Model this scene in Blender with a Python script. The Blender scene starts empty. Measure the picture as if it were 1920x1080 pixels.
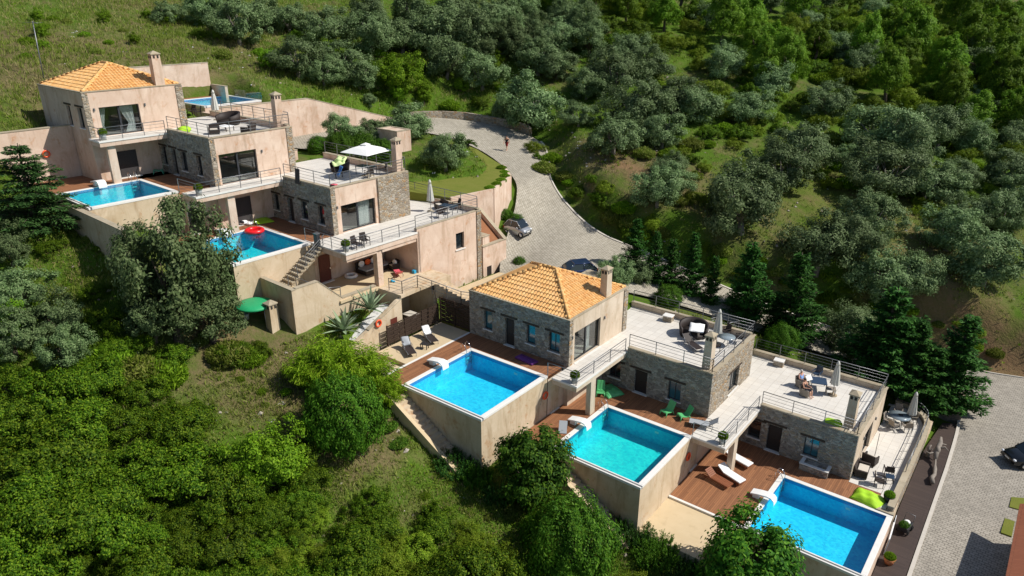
import bpy, bmesh, math, random
import numpy as np
from mathutils import Vector, Matrix
SC=bpy.context.scene; COL=SC.collection
R=math.radians
# ---------------------------------------------------------------- camera
cam=bpy.data.objects.new('camera',bpy.data.cameras.new('camera')); COL.objects.link(cam)
cam.location=(24.844,-38.283,24.248)
_p,_y=R(21.82),R(-38.02)
_f=Vector((math.sin(_y)*math.cos(_p),math.cos(_y)*math.cos(_p),-math.sin(_p)))
cam.rotation_euler=_f.to_track_quat('-Z','Y').to_euler()
cam.data.sensor_width=36; cam.data.lens=1351.445/1920*36; cam.data.clip_end=6000; cam.data.clip_start=.5
SC.camera=cam
# ---------------------------------------------------------------- light
SUN=Vector((.82,.50,1.0)).normalized()
w=bpy.data.worlds.new('World'); SC.world=w; w.use_nodes=True
nt=w.node_tree; bg=nt.nodes['Background']; sky=nt.nodes.new('ShaderNodeTexSky'); sky.sky_type='NISHITA'; sky.sun_disc=False
sky.sun_elevation=math.asin(SUN.z); sky.sun_rotation=math.atan2(SUN.x,SUN.y); sky.altitude=100; sky.air_density=1; sky.dust_density=.6
nt.links.new(sky.outputs[0],bg.inputs[0]); bg.inputs[1].default_value=.088
sl=bpy.data.lights.new('sun','SUN'); sl.energy=5.0; sl.angle=R(.53); sl.color=(1,.955,.88)
so=bpy.data.objects.new('sun',sl); COL.objects.link(so); so.rotation_euler=(-SUN).to_track_quat('-Z','Y').to_euler(); so.location=(60,40,80)
SC.view_settings.view_transform='Standard'; SC.view_settings.look='None'; SC.view_settings.exposure=.12; SC.view_settings.gamma=1
SC.cycles.max_bounces=8; SC.cycles.transparent_max_bounces=12; SC.cycles.caustics_reflective=False; SC.cycles.caustics_refractive=False
SC.cycles.sample_clamp_indirect=6
# ---------------------------------------------------------------- material helpers
M={}
class NT:
    def __init__(s,name,rough=.8,spec=.3):
        s.m=bpy.data.materials.new(name); s.m.use_nodes=True; s.t=s.m.node_tree; s.b=s.t.nodes['Principled BSDF']
        s.b.inputs['Roughness'].default_value=rough; s.b.inputs['Specular IOR Level'].default_value=spec
        M[name]=s.m
    def n(s,ty,**k):
        o=s.t.nodes.new('ShaderNode'+ty)
        for a,v in k.items(): setattr(o,a,v)
        return o
    def l(s,a,b): s.t.links.new(a,b)
    def set(s,sock,v):
        if isinstance(v,(int,float)): sock.default_value=v
        elif isinstance(v,tuple): sock.default_value=v+(1,) if len(v)==3 and sock.type=='RGBA' else v
        else: s.l(v,sock)
    def pos(s,sc=(1,1,1),obj=False):
        g=s.n('TexCoord').outputs['Object'] if obj else s.n('NewGeometry').outputs['Position']
        mp=s.n('Mapping'); s.l(g,mp.inputs[0]); mp.inputs['Scale'].default_value=sc; return mp.outputs[0]
    def noise(s,v,scale,detail=4,rough=.55,dist=0):
        o=s.n('TexNoise'); s.l(v,o.inputs['Vector']); o.inputs['Scale'].default_value=scale; o.inputs['Detail'].default_value=detail; o.inputs['Roughness'].default_value=rough; o.inputs['Distortion'].default_value=dist
        return o.outputs['Fac']
    def vor(s,v,scale,feature='F1',rand=1):
        o=s.n('TexVoronoi',feature=feature); s.l(v,o.inputs['Vector']); o.inputs['Scale'].default_value=scale; o.inputs['Randomness'].default_value=rand; return o
    def ramp(s,f,stops,interp='LINEAR'):
        o=s.n('ValToRGB'); s.l(f,o.inputs[0]); e=o.color_ramp.elements; o.color_ramp.interpolation=interp
        while len(e)<len(stops): e.new(.5)
        for i,(p,c) in enumerate(stops): e[i].position=p; e[i].color=(c,c,c,1) if isinstance(c,(int,float)) else (*c,1)
        return o.outputs[0]
    def mix(s,f,a,b,mode='MIX'):
        o=s.n('Mix',data_type='RGBA',blend_type=mode); s.set(o.inputs[0],f); s.set(o.inputs[6],a); s.set(o.inputs[7],b); return o.outputs[2]
    def math(s,op,a,b=0.0,c=None):
        o=s.n('Math',operation=op); s.set(o.inputs[0],a); s.set(o.inputs[1],b)
        if c is not None: s.set(o.inputs[2],c)
        return o.outputs[0]
    def col(s,v): s.set(s.b.inputs['Base Color'],v)
    def bump(s,h,strength=.4,dist=.03):
        o=s.n('Bump'); s.l(h,o.inputs['Height']); o.inputs['Strength'].default_value=strength; o.inputs['Distance'].default_value=dist; s.l(o.outputs[0],s.b.inputs['Normal'])
def simple(name,c,rough=.6,spec=.3,metal=0,var=.0,scale=6):
    k=NT(name,rough,spec); k.b.inputs['Metallic'].default_value=metal
    if var:
        f=k.noise(k.pos(),scale,3); k.col(k.mix(f,tuple(x*(1-var) for x in c),tuple(min(1,x*(1+var)) for x in c)))
    else: k.col(tuple(c))
    return M[name]
def plaster(name,base,pale,stain,amt=1.0):
    k=NT(name,.9,.15); p=k.pos()
    blotch=k.ramp(k.noise(p,.5,6,.65,.6),[(.36,0),(.66,1)])
    c=k.mix(blotch,base,pale)
    st=k.noise(k.pos((1.1,1.1,.30)),.9,6,.68,.8)
    c=k.mix(k.math('MULTIPLY',k.ramp(st,[(.5,0),(.74,1)]),.55*amt),c,stain)
    st2=k.noise(k.pos((2.6,2.6,.16)),1.1,4,.6,.3)
    c=k.mix(k.math('MULTIPLY',k.ramp(st2,[(.58,0),(.78,1)]),.32*amt),c,tuple(x*.6 for x in stain))
    sp=k.noise(p,1.3,7,.72,.4); c=k.mix(k.math('MULTIPLY',k.ramp(sp,[(.56,0),(.72,1)]),.75*amt),c,tuple(x*y for x,y in zip(base,(.82,.60,.45))))
    fine=k.noise(p,7,4,.7); c=k.mix(k.math('MULTIPLY',fine,.22),c,stain)
    k.col(c); k.bump(k.math('ADD',k.noise(p,14,3),k.math('MULTIPLY',sp,.6)),.2,.02)
plaster('plaster_pink',(.60,.445,.345),(.72,.58,.475),(.36,.23,.14),1.35)
plaster('plaster_beige',(.54,.44,.33),(.66,.56,.45),(.34,.26,.17),1.15)
plaster('plaster_wall',(.53,.42,.285),(.64,.53,.39),(.33,.23,.13),1.45)
plaster('cap_concrete',(.37,.31,.22),(.45,.39,.29),(.20,.17,.12),1.0)
def stone(name,cols,mort,sc=3.4):
    k=NT(name,.9,.2); p=k.pos((1,1,1.55))
    wv=k.n('TexNoise'); k.l(p,wv.inputs['Vector']); wv.inputs['Scale'].default_value=2.2
    va=k.n('VectorMath',operation='MULTIPLY_ADD'); k.l(wv.outputs['Color'],va.inputs[0]); va.inputs[1].default_value=(.22,.22,.22); k.l(p,va.inputs[2])
    v=k.vor(va.outputs[0],sc); e=k.vor(va.outputs[0],sc,'DISTANCE_TO_EDGE')
    sp=k.n('SeparateColor'); k.l(v.outputs['Color'],sp.inputs[0])
    n=len(cols); c=k.ramp(sp.outputs[0],[(i/n,cc) for i,cc in enumerate(cols)],'CONSTANT')
    c=k.mix(k.math('MULTIPLY',k.noise(k.pos(),9,4,.7),.75),c,tuple(x*.5 for x in cols[0]))
    m=k.ramp(e.outputs['Distance'],[(.0,1),(.035,1),(.075,0)])
    c=k.mix(m,c,mort); k.col(c)
    h=k.math('ADD',k.ramp(e.outputs['Distance'],[(0,0),(.14,1)]),k.math('MULTIPLY',k.noise(k.pos(),12,3),.35)); k.bump(h,.9,.06)
stone('stone_facade',[(.28,.25,.215),(.38,.34,.29),(.48,.44,.38),(.23,.205,.18),(.42,.33,.22),(.35,.32,.28),(.55,.50,.43),(.33,.28,.22)],(.42,.38,.32))
stone('stone_warm',[(.34,.28,.21),(.45,.38,.29),(.29,.24,.19),(.46,.27,.12),(.50,.44,.36),(.37,.33,.27),(.42,.30,.18),(.52,.47,.4)],(.42,.37,.29))
stone('stone_low',[(.22,.20,.17),(.30,.27,.22),(.17,.15,.13),(.26,.22,.17)],(.2,.18,.15),2.6)
# terracotta
k=NT('terracotta',.75,.25); p=k.pos()
c=k.ramp(k.noise(k.pos((1,1,2)),4.5,2,.5),[(.3,(.60,.30,.095)),(.5,(.71,.42,.155)),(.68,(.79,.52,.235))])
v=k.vor(k.pos((1,1,1)),3.2); sp=k.n('SeparateColor'); k.l(v.outputs['Color'],sp.inputs[0])
c=k.mix(k.math('MULTIPLY',sp.outputs[0],.28),c,(.50,.20,.065)); c=k.mix(k.math('MULTIPLY',k.ramp(k.noise(p,.9,5,.7),[(.5,0),(.75,1)]),.5),c,(.72,.47,.24)); k.col(c); k.bump(k.noise(p,20,2),.15,.01)
# floors
k=NT('terrace_tile',.55,.35); p=k.pos(obj=True)
b=k.n('TexBrick',offset=0); k.l(p,b.inputs['Vector']); b.inputs['Scale'].default_value=1; b.inputs['Brick Width'].default_value=.6; b.inputs['Row Height'].default_value=.6; b.inputs['Mortar Size'].default_value=.010
for i,cc in enumerate([(.62,.585,.53),(.675,.64,.58),(.42,.38,.33)]): b.inputs[i+1].default_value=(*cc,1)
c=k.mix(k.math('MULTIPLY',k.ramp(k.noise(p,.6,5,.6),[(.45,0),(.8,1)]),.3),b.outputs['Color'],(.48,.42,.34)); k.col(c)
k=NT('patio_concrete',.85,.2); p=k.pos(); c=k.mix(k.noise(p,.9,6,.65),(.50,.385,.23),(.62,.50,.33)); k.col(k.mix(k.math('MULTIPLY',k.ramp(k.noise(p,2.5,5),[(.55,0),(.8,1)]),.4),c,(.36,.27,.16)))
def deck(name,c1,c2,gap,along='y'):
    k=NT(name,.6,.3); mp=k.pos(obj=True)
    if along=='y':
        q=k.n('Mapping'); q.inputs['Rotation'].default_value=(0,0,math.pi/2); k.l(mp,q.inputs[0]); mp=q.outputs[0]
    b=k.n('TexBrick',offset=.37,offset_frequency=3); k.l(mp,b.inputs['Vector']); b.inputs['Scale'].default_value=1; b.inputs['Brick Width'].default_value=2.6; b.inputs['Row Height'].default_value=.125; b.inputs['Mortar Size'].default_value=.007; b.inputs['Bias'].default_value=0
    b.inputs[1].default_value=(*c1,1); b.inputs[2].default_value=(*c2,1); b.inputs[3].default_value=(*gap,1)
    g=k.noise(k.pos((6,1.2,1) if along=='y' else (1.2,6,1),obj=True),3,4,.6)
    c=k.mix(k.math('MULTIPLY',g,.55),b.outputs['Color'],tuple(x*.55 for x in c1)); k.col(c); k.bump(b.outputs['Fac'],-.3,.01)
deck('deck_wood',(.37,.168,.078),(.22,.095,.047),(.045,.022,.012),'y')
deck('walkway_wood',(.075,.052,.043),(.055,.038,.032),(.02,.015,.012),'x')
deck('roof_boards',(.38,.135,.07),(.32,.11,.058),(.12,.045,.025),'x')
def pavers(name,bw,rh,c1,c2,mo,ms,rot=0):
    k=NT(name,.85,.2); mp=k.pos()
    q=k.n('Mapping'); q.inputs['Rotation'].default_value=(0,0,rot); k.l(mp,q.inputs[0])
    nz=k.n('TexNoise'); k.l(mp,nz.inputs['Vector']); nz.inputs['Scale'].default_value=1.4
    va=k.n('VectorMath',operation='MULTIPLY_ADD'); k.l(nz.outputs['Color'],va.inputs[0]); va.inputs[1].default_value=(.12,.12,0); k.l(q.outputs[0],va.inputs[2])
    b=k.n('TexBrick',offset=.5); k.l(va.outputs[0],b.inputs['Vector']); b.inputs['Scale'].default_value=1; b.inputs['Brick Width'].default_value=bw; b.inputs['Row Height'].default_value=rh; b.inputs['Mortar Size'].default_value=ms; b.inputs['Mortar Smooth'].default_value=.4
    b.inputs[1].default_value=(*c1,1); b.inputs[2].default_value=(*c2,1); b.inputs[3].default_value=(*mo,1)
    c=k.mix(k.math('MULTIPLY',k.ramp(k.noise(mp,.22,6,.65),[(.4,0),(.72,1)]),.55),b.outputs['Color'],tuple(x*.62 for x in c1)); 
    c=k.mix(k.math('MULTIPLY',k.ramp(k.noise(mp,2.6,5,.7),[(.45,0),(.75,1)]),.5),c,tuple(x*1.25 for x in c2))
    k.col(c); k.bump(b.outputs['Fac'],-.5,.02)
pavers('paver_lower',.30,.215,(.30,.272,.228),(.38,.345,.292),(.13,.115,.095),.024,R(3))
pavers('paver_upper',.34,.26,(.33,.30,.24),(.41,.375,.31),(.17,.148,.11),.028,R(30))
# ground
k=NT('ground',1,.1); p=k.pos()
at=k.n('Attribute',attribute_name='dry'); 
big=k.noise(p,.09,6,.6); mid=k.noise(p,.55,6,.68); fin=k.noise(p,5,4,.7)
gr=k.mix(mid,(.040,.095,.006),(.115,.20,.016)); gr=k.mix(k.math('MULTIPLY',fin,.55),gr,(.055,.085,.015))
dr=k.mix(mid,(.105,.078,.038),(.20,.155,.082)); dr=k.mix(k.math('MULTIPLY',k.ramp(fin,[(.38,0),(.62,1)]),.7),dr,(.085,.10,.025))
f=k.math('ADD',k.math('ADD',k.math('MULTIPLY',big,1.5),k.math('MULTIPLY',mid,.9)),at.outputs['Fac']); f=k.ramp(k.math('SUBTRACT',f,.75),[(.42,0),(.78,1)])
c=k.mix(f,gr,dr); at2=k.n('Attribute',attribute_name='earth'); c=k.mix(k.math('MULTIPLY',at2.outputs['Fac'],k.ramp(mid,[(.3,.4),(.6,1)])),c,k.mix(fin,(.25,.145,.075),(.19,.12,.07)))
k.col(c); k.bump(k.math('ADD',mid,k.math('MULTIPLY',fin,.5)),.9,.22)
k=NT('lawn_grass',1,.1); p=k.pos(); c=k.mix(k.noise(p,.8,6,.65),(.12,.165,.018),(.25,.23,.06)); k.col(k.mix(k.math('MULTIPLY',k.noise(p,12,3),.5),c,(.06,.09,.015))); k.bump(k.noise(p,18,3),.6,.05)
k=NT('red_soil',1,.1); p=k.pos(); k.col(k.mix(k.noise(p,2.5,6,.7),(.20,.085,.04),(.34,.16,.085))); k.bump(k.noise(p,9,3),.6,.05)
k=NT('white_gravel',.9,.2); v=k.vor(k.pos(),5); sp=k.n('SeparateColor'); k.l(v.outputs['Color'],sp.inputs[0]); k.col(k.ramp(sp.outputs[0],[(0,(.45,.45,.45)),(.4,(.75,.74,.72)),(1,(.82,.82,.8))])); k.bump(v.outputs['Distance'],-1,.12)
# pool
k=NT('pool_tile_caustic',.35,.4); p=k.pos()
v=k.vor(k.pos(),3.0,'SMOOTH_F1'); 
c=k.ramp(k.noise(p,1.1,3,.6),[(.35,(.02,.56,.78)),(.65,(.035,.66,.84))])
caustic_cells=k.vor(k.pos(),6.5); sp=k.n('SeparateColor'); k.l(caustic_cells.outputs['Color'],sp.inputs[0]); c=k.mix(k.math('MULTIPLY',k.math('POWER',sp.outputs[0],1.4),.75),c,(.01,.40,.68)); k.col(c)  # light and dark cells paint the look of caustic dapples into the tile colour
def water(name,tint):
    k=NT(name); t=k.t; t.nodes.remove(k.b); out=t.nodes['Material Output']
    p=k.pos(); h=k.math('ADD',k.noise(p,2.6,3,.55,.4),k.math('MULTIPLY',k.noise(p,7,2,.5),.35))
    bp=k.n('Bump'); k.l(h,bp.inputs['Height']); bp.inputs['Strength'].default_value=.55; bp.inputs['Distance'].default_value=.06
    tr=k.n('BsdfTransparent'); tr.inputs[0].default_value=(*tint,1)
    gl=k.n('BsdfGlossy'); gl.inputs['Roughness'].default_value=.04; k.l(bp.outputs[0],gl.inputs['Normal'])
    lw=k.n('LayerWeight'); k.l(bp.outputs[0],lw.inputs['Normal']); fr=k.math('MULTIPLY_ADD',k.math('POWER',lw.outputs['Facing'],5.0),.9,.03)
    mx=k.n('MixShader'); k.l(fr,mx.inputs[0]); k.l(tr.outputs[0],mx.inputs[1]); k.l(gl.outputs[0],mx.inputs[2]); k.l(mx.outputs[0],out.inputs['Surface'])
water('water_blue',(.82,.98,1.0)); water('water_green',(.72,1.0,.84)); water('water_teal',(.74,1.0,.90))
def glass(name,tint,base=.0):
    k=NT(name); t=k.t; t.nodes.remove(k.b); out=t.nodes['Material Output']
    tr=k.n('BsdfTransparent'); tr.inputs[0].default_value=(*tint,1)
    gl=k.n('BsdfGlossy'); gl.inputs['Roughness'].default_value=.01
    lw=k.n('LayerWeight'); fr=k.math('MULTIPLY_ADD',k.math('POWER',lw.outputs['Facing'],5.0),.85,.04+base)
    mx=k.n('MixShader'); k.l(fr,mx.inputs[0]); k.l(tr.outputs[0],mx.inputs[1]); k.l(gl.outputs[0],mx.inputs[2]); k.l(mx.outputs[0],out.inputs['Surface'])
glass('clear_glass',(.82,.88,.88),.03); glass('shop_glass',(.80,.84,.84),.05)
k=NT('dark_glass',.06,.9); k.col((.012,.018,.022))
simple('sky_glass',(.03,.12,.15),.08,.9)
simple('pool_band',(.02,.22,.50),.3,.5,0,.25,9)
simple('coping_white',(.72,.70,.66),.55,.35,0,.10,3)
simple('gutter_grey',(.16,.17,.18),.6)
simple('kerb_stone',(.52,.48,.42),.8,.2,0,.15,4)
simple('frame_dark',(.028,.032,.038),.45,.4)
simple('rail_metal',(.20,.205,.215),.42,.5,.55,.1,9)
simple('chrome',(.62,.63,.65),.18,.5,1)
simple('dark_wood',(.045,.03,.022),.7,.2,0,.3,8)
simple('lintel_wood',(.055,.04,.03),.75,.2,0,.3,10)
simple('door_dark',(.03,.024,.022),.55,.3,0,.2,5)
simple('door_red',(.12,.03,.02),.5,.35,0,.2,5)
simple('slate_screen',(.05,.045,.045),.7,.2,0,.25,9)
simple('interior_dark',(.05,.045,.04),.9,.1)
simple('interior_pale',(.55,.5,.43),.8,.2)
simple('curtain',(.80,.80,.77),.85,.1)
simple('white_plastic',(.82,.82,.80),.35,.4)
simple('white_cloth',(.80,.80,.79),.9,.1,0,.05,9)
simple('grey_cloth',(.34,.36,.38),.85,.15,0,.1,20)
simple('umbrella_cream',(.55,.545,.50),.9,.1,0,.08,5)
simple('umbrella_white',(.83,.83,.80),.9,.1,0,.03,5)
simple('rattan_dark',(.035,.026,.023),.6,.3,0,.45,30)
simple('rattan_tan',(.26,.225,.185),.65,.25,0,.3,30)
simple('plastic_green',(.10,.44,.16),.4,.4,0,.08,4)
simple('plastic_teal',(.10,.37,.22),.45,.4,0,.08,4)
simple('lime_cloth',(.36,.62,.03),.7,.2,0,.12,7)
simple('pale_lime_cloth',(.62,.76,.36),.8,.2,0,.12,6)
simple('green_cover',(.02,.33,.13),.5,.35,0,.15,3)
simple('teak',(.24,.085,.04),.6,.3,0,.25,9)
simple('purple_mat',(.16,.04,.20),.5,.35,0,.4,11)
simple('orange_plastic',(.78,.10,.03),.45,.4)
simple('red_plastic',(.75,.015,.02),.3,.5)
simple('pink_plastic',(.75,.12,.16),.4,.4)
simple('blue_cloth',(.06,.16,.38),.85,.1,0,.2,9)
simple('blue_plastic',(.03,.33,.55),.4,.4)
simple('orange_cloth',(.72,.13,.04),.85,.1)
simple('black_plastic',(.02,.02,.022),.5,.4)
simple('table_glass',(.22,.27,.30),.08,.7)
simple('navy_glass',(.03,.05,.085),.12,.6)
simple('terracotta_pot',(.42,.16,.075),.8,.2,0,.2,8)
simple('zinc_pot',(.40,.43,.43),.5,.4,.1,.1,8)
simple('bark',(.10,.08,.06),.95,.1,0,.35,6)
simple('bark_grey',(.19,.17,.145),.95,.1,0,.35,6)
simple('driftwood',(.24,.21,.18),.9,.1,0,.3,7)
simple('rock',(.36,.32,.27),.95,.1,0,.3,4)
simple('skin',(.62,.34,.23),.6,.3); simple('hair_white',(.55,.52,.48),.8); simple('hair_dark',(.04,.025,.018),.7)
simple('shirt_blue',(.22,.38,.72),.9); simple('shirt_black',(.02,.02,.024),.9); simple('shorts_dark',(.03,.03,.04),.9); simple('shorts_red',(.25,.03,.03),.9); simple('shorts_beige',(.45,.37,.28),.9); simple('paper',(.78,.77,.73),.9,.1,0,.1,14)
def paint(name,c,metal=.4):
    k=NT(name,.28,.5); k.col(c); k.b.inputs['Metallic'].default_value=metal; k.b.inputs['Coat Weight'].default_value=.6; k.b.inputs['Coat Roughness'].default_value=.05
paint('paint_silver',(.46,.47,.48),.6); paint('paint_navy',(.012,.028,.085),.3); paint('paint_white',(.78,.79,.80),0); paint('paint_black',(.012,.014,.018),.2)
simple('tyre',(.018,.018,.018),.85,.2); simple('headlamp',(.75,.77,.8),.15,.6); simple('taillamp',(.45,.015,.015),.25,.5); simple('plate_white',(.7,.7,.68),.6)
# foliage
def foliage(name,c1,c2,c3,trans=.28,rough=.6):
    k=NT(name,rough,.12); t=k.t; out=t.nodes['Material Output']
    g=k.n('NewGeometry'); oi=k.n('ObjectInfo'); rnd=g.outputs['Random Per Island']
    c=k.ramp(rnd,[(0,c1),(.55,c2),(1,c3)])
    hs=k.n('HueSaturation'); k.l(c,hs.inputs['Color']); k.l(k.math('MULTIPLY_ADD',oi.outputs['Random'],.022,.488),hs.inputs['Hue']); k.l(k.math('MULTIPLY_ADD',oi.outputs['Random'],.65,.72),hs.inputs['Value'])
    c=k.mix(k.math('MULTIPLY',k.noise(k.pos(),.9,3,.6),.22),hs.outputs[0],c1)
    k.col(c); tl=k.n('BsdfTranslucent'); k.l(c,tl.inputs[0]); mx=k.n('MixShader'); mx.inputs[0].default_value=trans
    k.l(k.b.outputs[0],mx.inputs[1]); k.l(tl.outputs[0],mx.inputs[2]); k.l(mx.outputs[0],out.inputs['Surface'])
foliage('leaf_olive',(0.074,0.126,0.043),(0.156,0.234,0.089),(0.276,0.360,0.174),.28)
foliage('leaf_oak',(0.058,0.101,0.034),(0.130,0.195,0.072),(0.240,0.312,0.137),.3)
foliage('leaf_maquis',(.020,.058,.003),(.078,.155,.006),(.20,.285,.018),.35)
foliage('leaf_bright',(0.064,0.143,0.007),(0.154,0.292,0.011),(0.275,0.418,0.028),.4)
foliage('leaf_lime',(0.146,0.302,0.011),(0.280,0.504,0.022),(0.448,0.600,0.056),.45)
foliage('leaf_box',(.022,.066,.004),(.056,.138,.008),(.12,.22,.02),.28)
foliage('leaf_dark',(0.014,0.055,0.010),(0.036,0.118,0.017),(0.084,0.204,0.034),.28)
foliage('leaf_fir',(0.021,0.057,0.016),(0.046,0.115,0.028),(0.092,0.190,0.048),.22)
foliage('leaf_citrus',(0.018,0.067,0.006),(0.048,0.144,0.010),(0.144,0.276,0.023),.35)
foliage('leaf_pine',(.065,.15,.008),(.14,.26,.018),(.24,.355,.04),.38)
foliage('leaf_heath',(.088,.155,.008),(.165,.255,.014),(.28,.34,.03),.36)
foliage('leaf_grass',(.085,.14,.012),(.19,.25,.03),(.33,.34,.10),.38)
foliage('leaf_straw',(0.220,0.180,0.075),(0.340,0.280,0.130),(0.430,0.380,0.190),.3)
foliage('leaf_agave',(.13,.21,.12),(.25,.33,.20),(.48,.50,.30),.15)
foliage('leaf_flower',(0.600,0.600,0.550),(0.600,0.600,0.600),(0.600,0.600,0.600),.2)
# ---------------------------------------------------------------- mesh + object helpers
class MB:
    def __init__(s): s.v=[];s.f=[];s.mi=[];s.sm=[]
    def add(s,vs,fs,mi=0,smooth=False):
        o=len(s.v); s.v+= [tuple(q) for q in vs]
        for f in fs: s.f.append(tuple(i+o for i in f)); s.mi.append(mi); s.sm.append(smooth)
        return s
    def box(s,x0,x1,y0,y1,z0,z1,mi=0):
        s.hexa([(x0,y0,z0),(x1,y0,z0),(x1,y1,z0),(x0,y1,z0),(x0,y0,z1),(x1,y0,z1),(x1,y1,z1),(x0,y1,z1)],mi); return s
    def hexa(s,p,mi=0):
        s.add(p,[(3,2,1,0),(4,5,6,7),(0,1,5,4),(1,2,6,5),(2,3,7,6),(3,0,4,7)],mi); return s
    def prism(s,poly,z0,z1,mi=0):
        n=len(poly); z0s=z0 if hasattr(z0,'__len__') else [z0]*n; z1s=z1 if hasattr(z1,'__len__') else [z1]*n
        s.add([(x,y,z) for (x,y),z in zip(poly,z0s)]+[(x,y,z) for (x,y),z in zip(poly,z1s)],[tuple(range(n-1,-1,-1)),tuple(range(n,2*n))]+[(i,(i+1)%n,n+(i+1)%n,n+i) for i in range(n)],mi); return s
    def quad(s,a,b,c,d,mi=0): s.add([a,b,c,d],[(0,1,2,3)],mi); return s
    def tube(s,path,r,n=6,mi=0,smooth=True,cap=True):
        P=[Vector(p) for p in path]; rs=r if hasattr(r,'__len__') else [r]*len(P); vs=[];up=Vector((0,0,1)); prev=None
        for i,p in enumerate(P):
            d=(P[min(i+1,len(P)-1)]-P[max(i-1,0)]).normalized()
            a=d.cross(up if abs(d.z)<.95 else Vector((1,0,0))).normalized() if prev is None else (prev-d*prev.dot(d)).normalized()
            prev=a; b=d.cross(a)
            for k in range(n):
                t=2*math.pi*k/n; vs.append(p+(a*math.cos(t)+b*math.sin(t))*rs[i])
        fs=[(i*n+k,i*n+(k+1)%n,(i+1)*n+(k+1)%n,(i+1)*n+k) for i in range(len(P)-1) for k in range(n)]
        if cap: fs+=[tuple(range(n-1,-1,-1)),tuple((len(P)-1)*n+k for k in range(n))]
        s.add(vs,fs,mi,smooth); return s
    def lathe(s,prof,n=16,mi=0,c=(0,0),smooth=True):
        vs=[];
        for r,z in prof:
            for k in range(n): t=2*math.pi*k/n; vs.append((c[0]+r*math.cos(t),c[1]+r*math.sin(t),z))
        m=len(prof); fs=[(i*n+k,i*n+(k+1)%n,(i+1)*n+(k+1)%n,(i+1)*n+k) for i in range(m-1) for k in range(n)]
        if prof[0][0]>1e-4: fs.append(tuple(range(n-1,-1,-1)))
        if prof[-1][0]>1e-4: fs.append(tuple((m-1)*n+k for k in range(n)))
        s.add(vs,fs,mi,smooth); return s
    def torus(s,c,R_,r,n=20,m=8,mi=0,axis='z'):
        vs=[]
        for i in range(n):
            t=2*math.pi*i/n
            for j in range(m):
                q=2*math.pi*j/m; a=(R_+r*math.cos(q)); x,y,z=a*math.cos(t),a*math.sin(t),r*math.sin(q)
                if axis=='x': x,y,z=z,x,y
                if axis=='y': x,y,z=x,z,y
                vs.append((c[0]+x,c[1]+y,c[2]+z))
        s.add(vs,[(i*m+j,((i+1)%n)*m+j,((i+1)%n)*m+(j+1)%m,i*m+(j+1)%m) for i in range(n) for j in range(m)],mi,True); return s
    def ball(s,c,r,mi=0,n=12,m=8):
        rx,ry,rz=r if hasattr(r,'__len__') else (r,r,r); vs=[(c[0],c[1],c[2]-rz)]
        for i in range(1,m):
            a=-math.pi/2+math.pi*i/m
            for k in range(n): t=2*math.pi*k/n; vs.append((c[0]+rx*math.cos(a)*math.cos(t),c[1]+ry*math.cos(a)*math.sin(t),c[2]+rz*math.sin(a)))
        vs.append((c[0],c[1],c[2]+rz)); L=len(vs)-1
        fs=[(0,1+(k+1)%n,1+k) for k in range(n)]+[(1+i*n+k,1+i*n+(k+1)%n,1+(i+1)*n+(k+1)%n,1+(i+1)*n+k) for i in range(m-2) for k in range(n)]+[(L,1+(m-2)*n+k,1+(m-2)*n+(k+1)%n) for k in range(n)]
        s.add(vs,fs,mi,True); return s
    def xf(s,mat):
        s.v=[tuple(mat@Vector(q)) for q in s.v]; return s
    def build(s,name,mats,parent=None,loc=None,bevel=0,recalc=True):
        me=bpy.data.meshes.new(name); me.from_pydata(s.v,[],s.f); 
        ml=mats if isinstance(mats,(list,tuple)) else [mats]
        for m in ml: me.materials.append(M[m])
        me.polygons.foreach_set('material_index',s.mi); me.polygons.foreach_set('use_smooth',s.sm)
        if recalc:
          bm=bmesh.new(); bm.from_mesh(me); bmesh.ops.recalc_face_normals(bm,faces=bm.faces); bm.to_mesh(me); bm.free(); me.update()
        o=bpy.data.objects.new(name,me); COL.objects.link(o)
        if parent: o.parent=parent
        if loc: o.location=loc
        if bevel:
            b=o.modifiers.new('bevel','BEVEL'); b.width=bevel; b.segments=2; b.limit_method='ANGLE'
        return o
def tag(o,label=None,cat=None,group=None,kind=None):
    if label: o['label']=label
    if cat: o['category']=cat
    if group: o['group']=group
    if kind: o['kind']=kind
    return o
def thing(name,label,cat,frame,loc,rz=0,group=None):
    o=bpy.data.objects.new(name,None); COL.objects.link(o); o.empty_display_size=.3
    place(o,frame,loc,rz); return tag(o,label,cat,group)
def place(o,frame,loc,rz=0,s=1):
    if frame=='A':
        o.location=aw(*loc); o.rotation_euler=(0,0,rz+ATH)
    else:
        o.location=loc; o.rotation_euler=(0,0,rz)
    o.scale=(s,s,s) if not hasattr(s,'__len__') else s
    return o
def copy_tree(o,parent=None):
    c=o.copy(); COL.objects.link(c)
    if parent: c.parent=parent
    for ch in list(o.children): copy_tree(ch,c)
    return c
def again(proto,used,label,frame,loc,rz=0,group=None,s=1):
    """first call places the prototype itself, later calls a copy of it and its parts"""
    o=proto if not used else copy_tree(proto); used.append(1)
    place(o,frame,loc,rz,s); o['label']=label
    if group: o['group']=group
    return o
import numpy as np, math
AX,AY,AZ,ATH=-28.49,-8.42,10.37,math.radians(-2.26)
_c,_s=math.cos(ATH),math.sin(ATH)
def aw(x,y,z=0.0):
    return (AX+_c*x-_s*y, AY+_s*x+_c*y, AZ+z)
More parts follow.
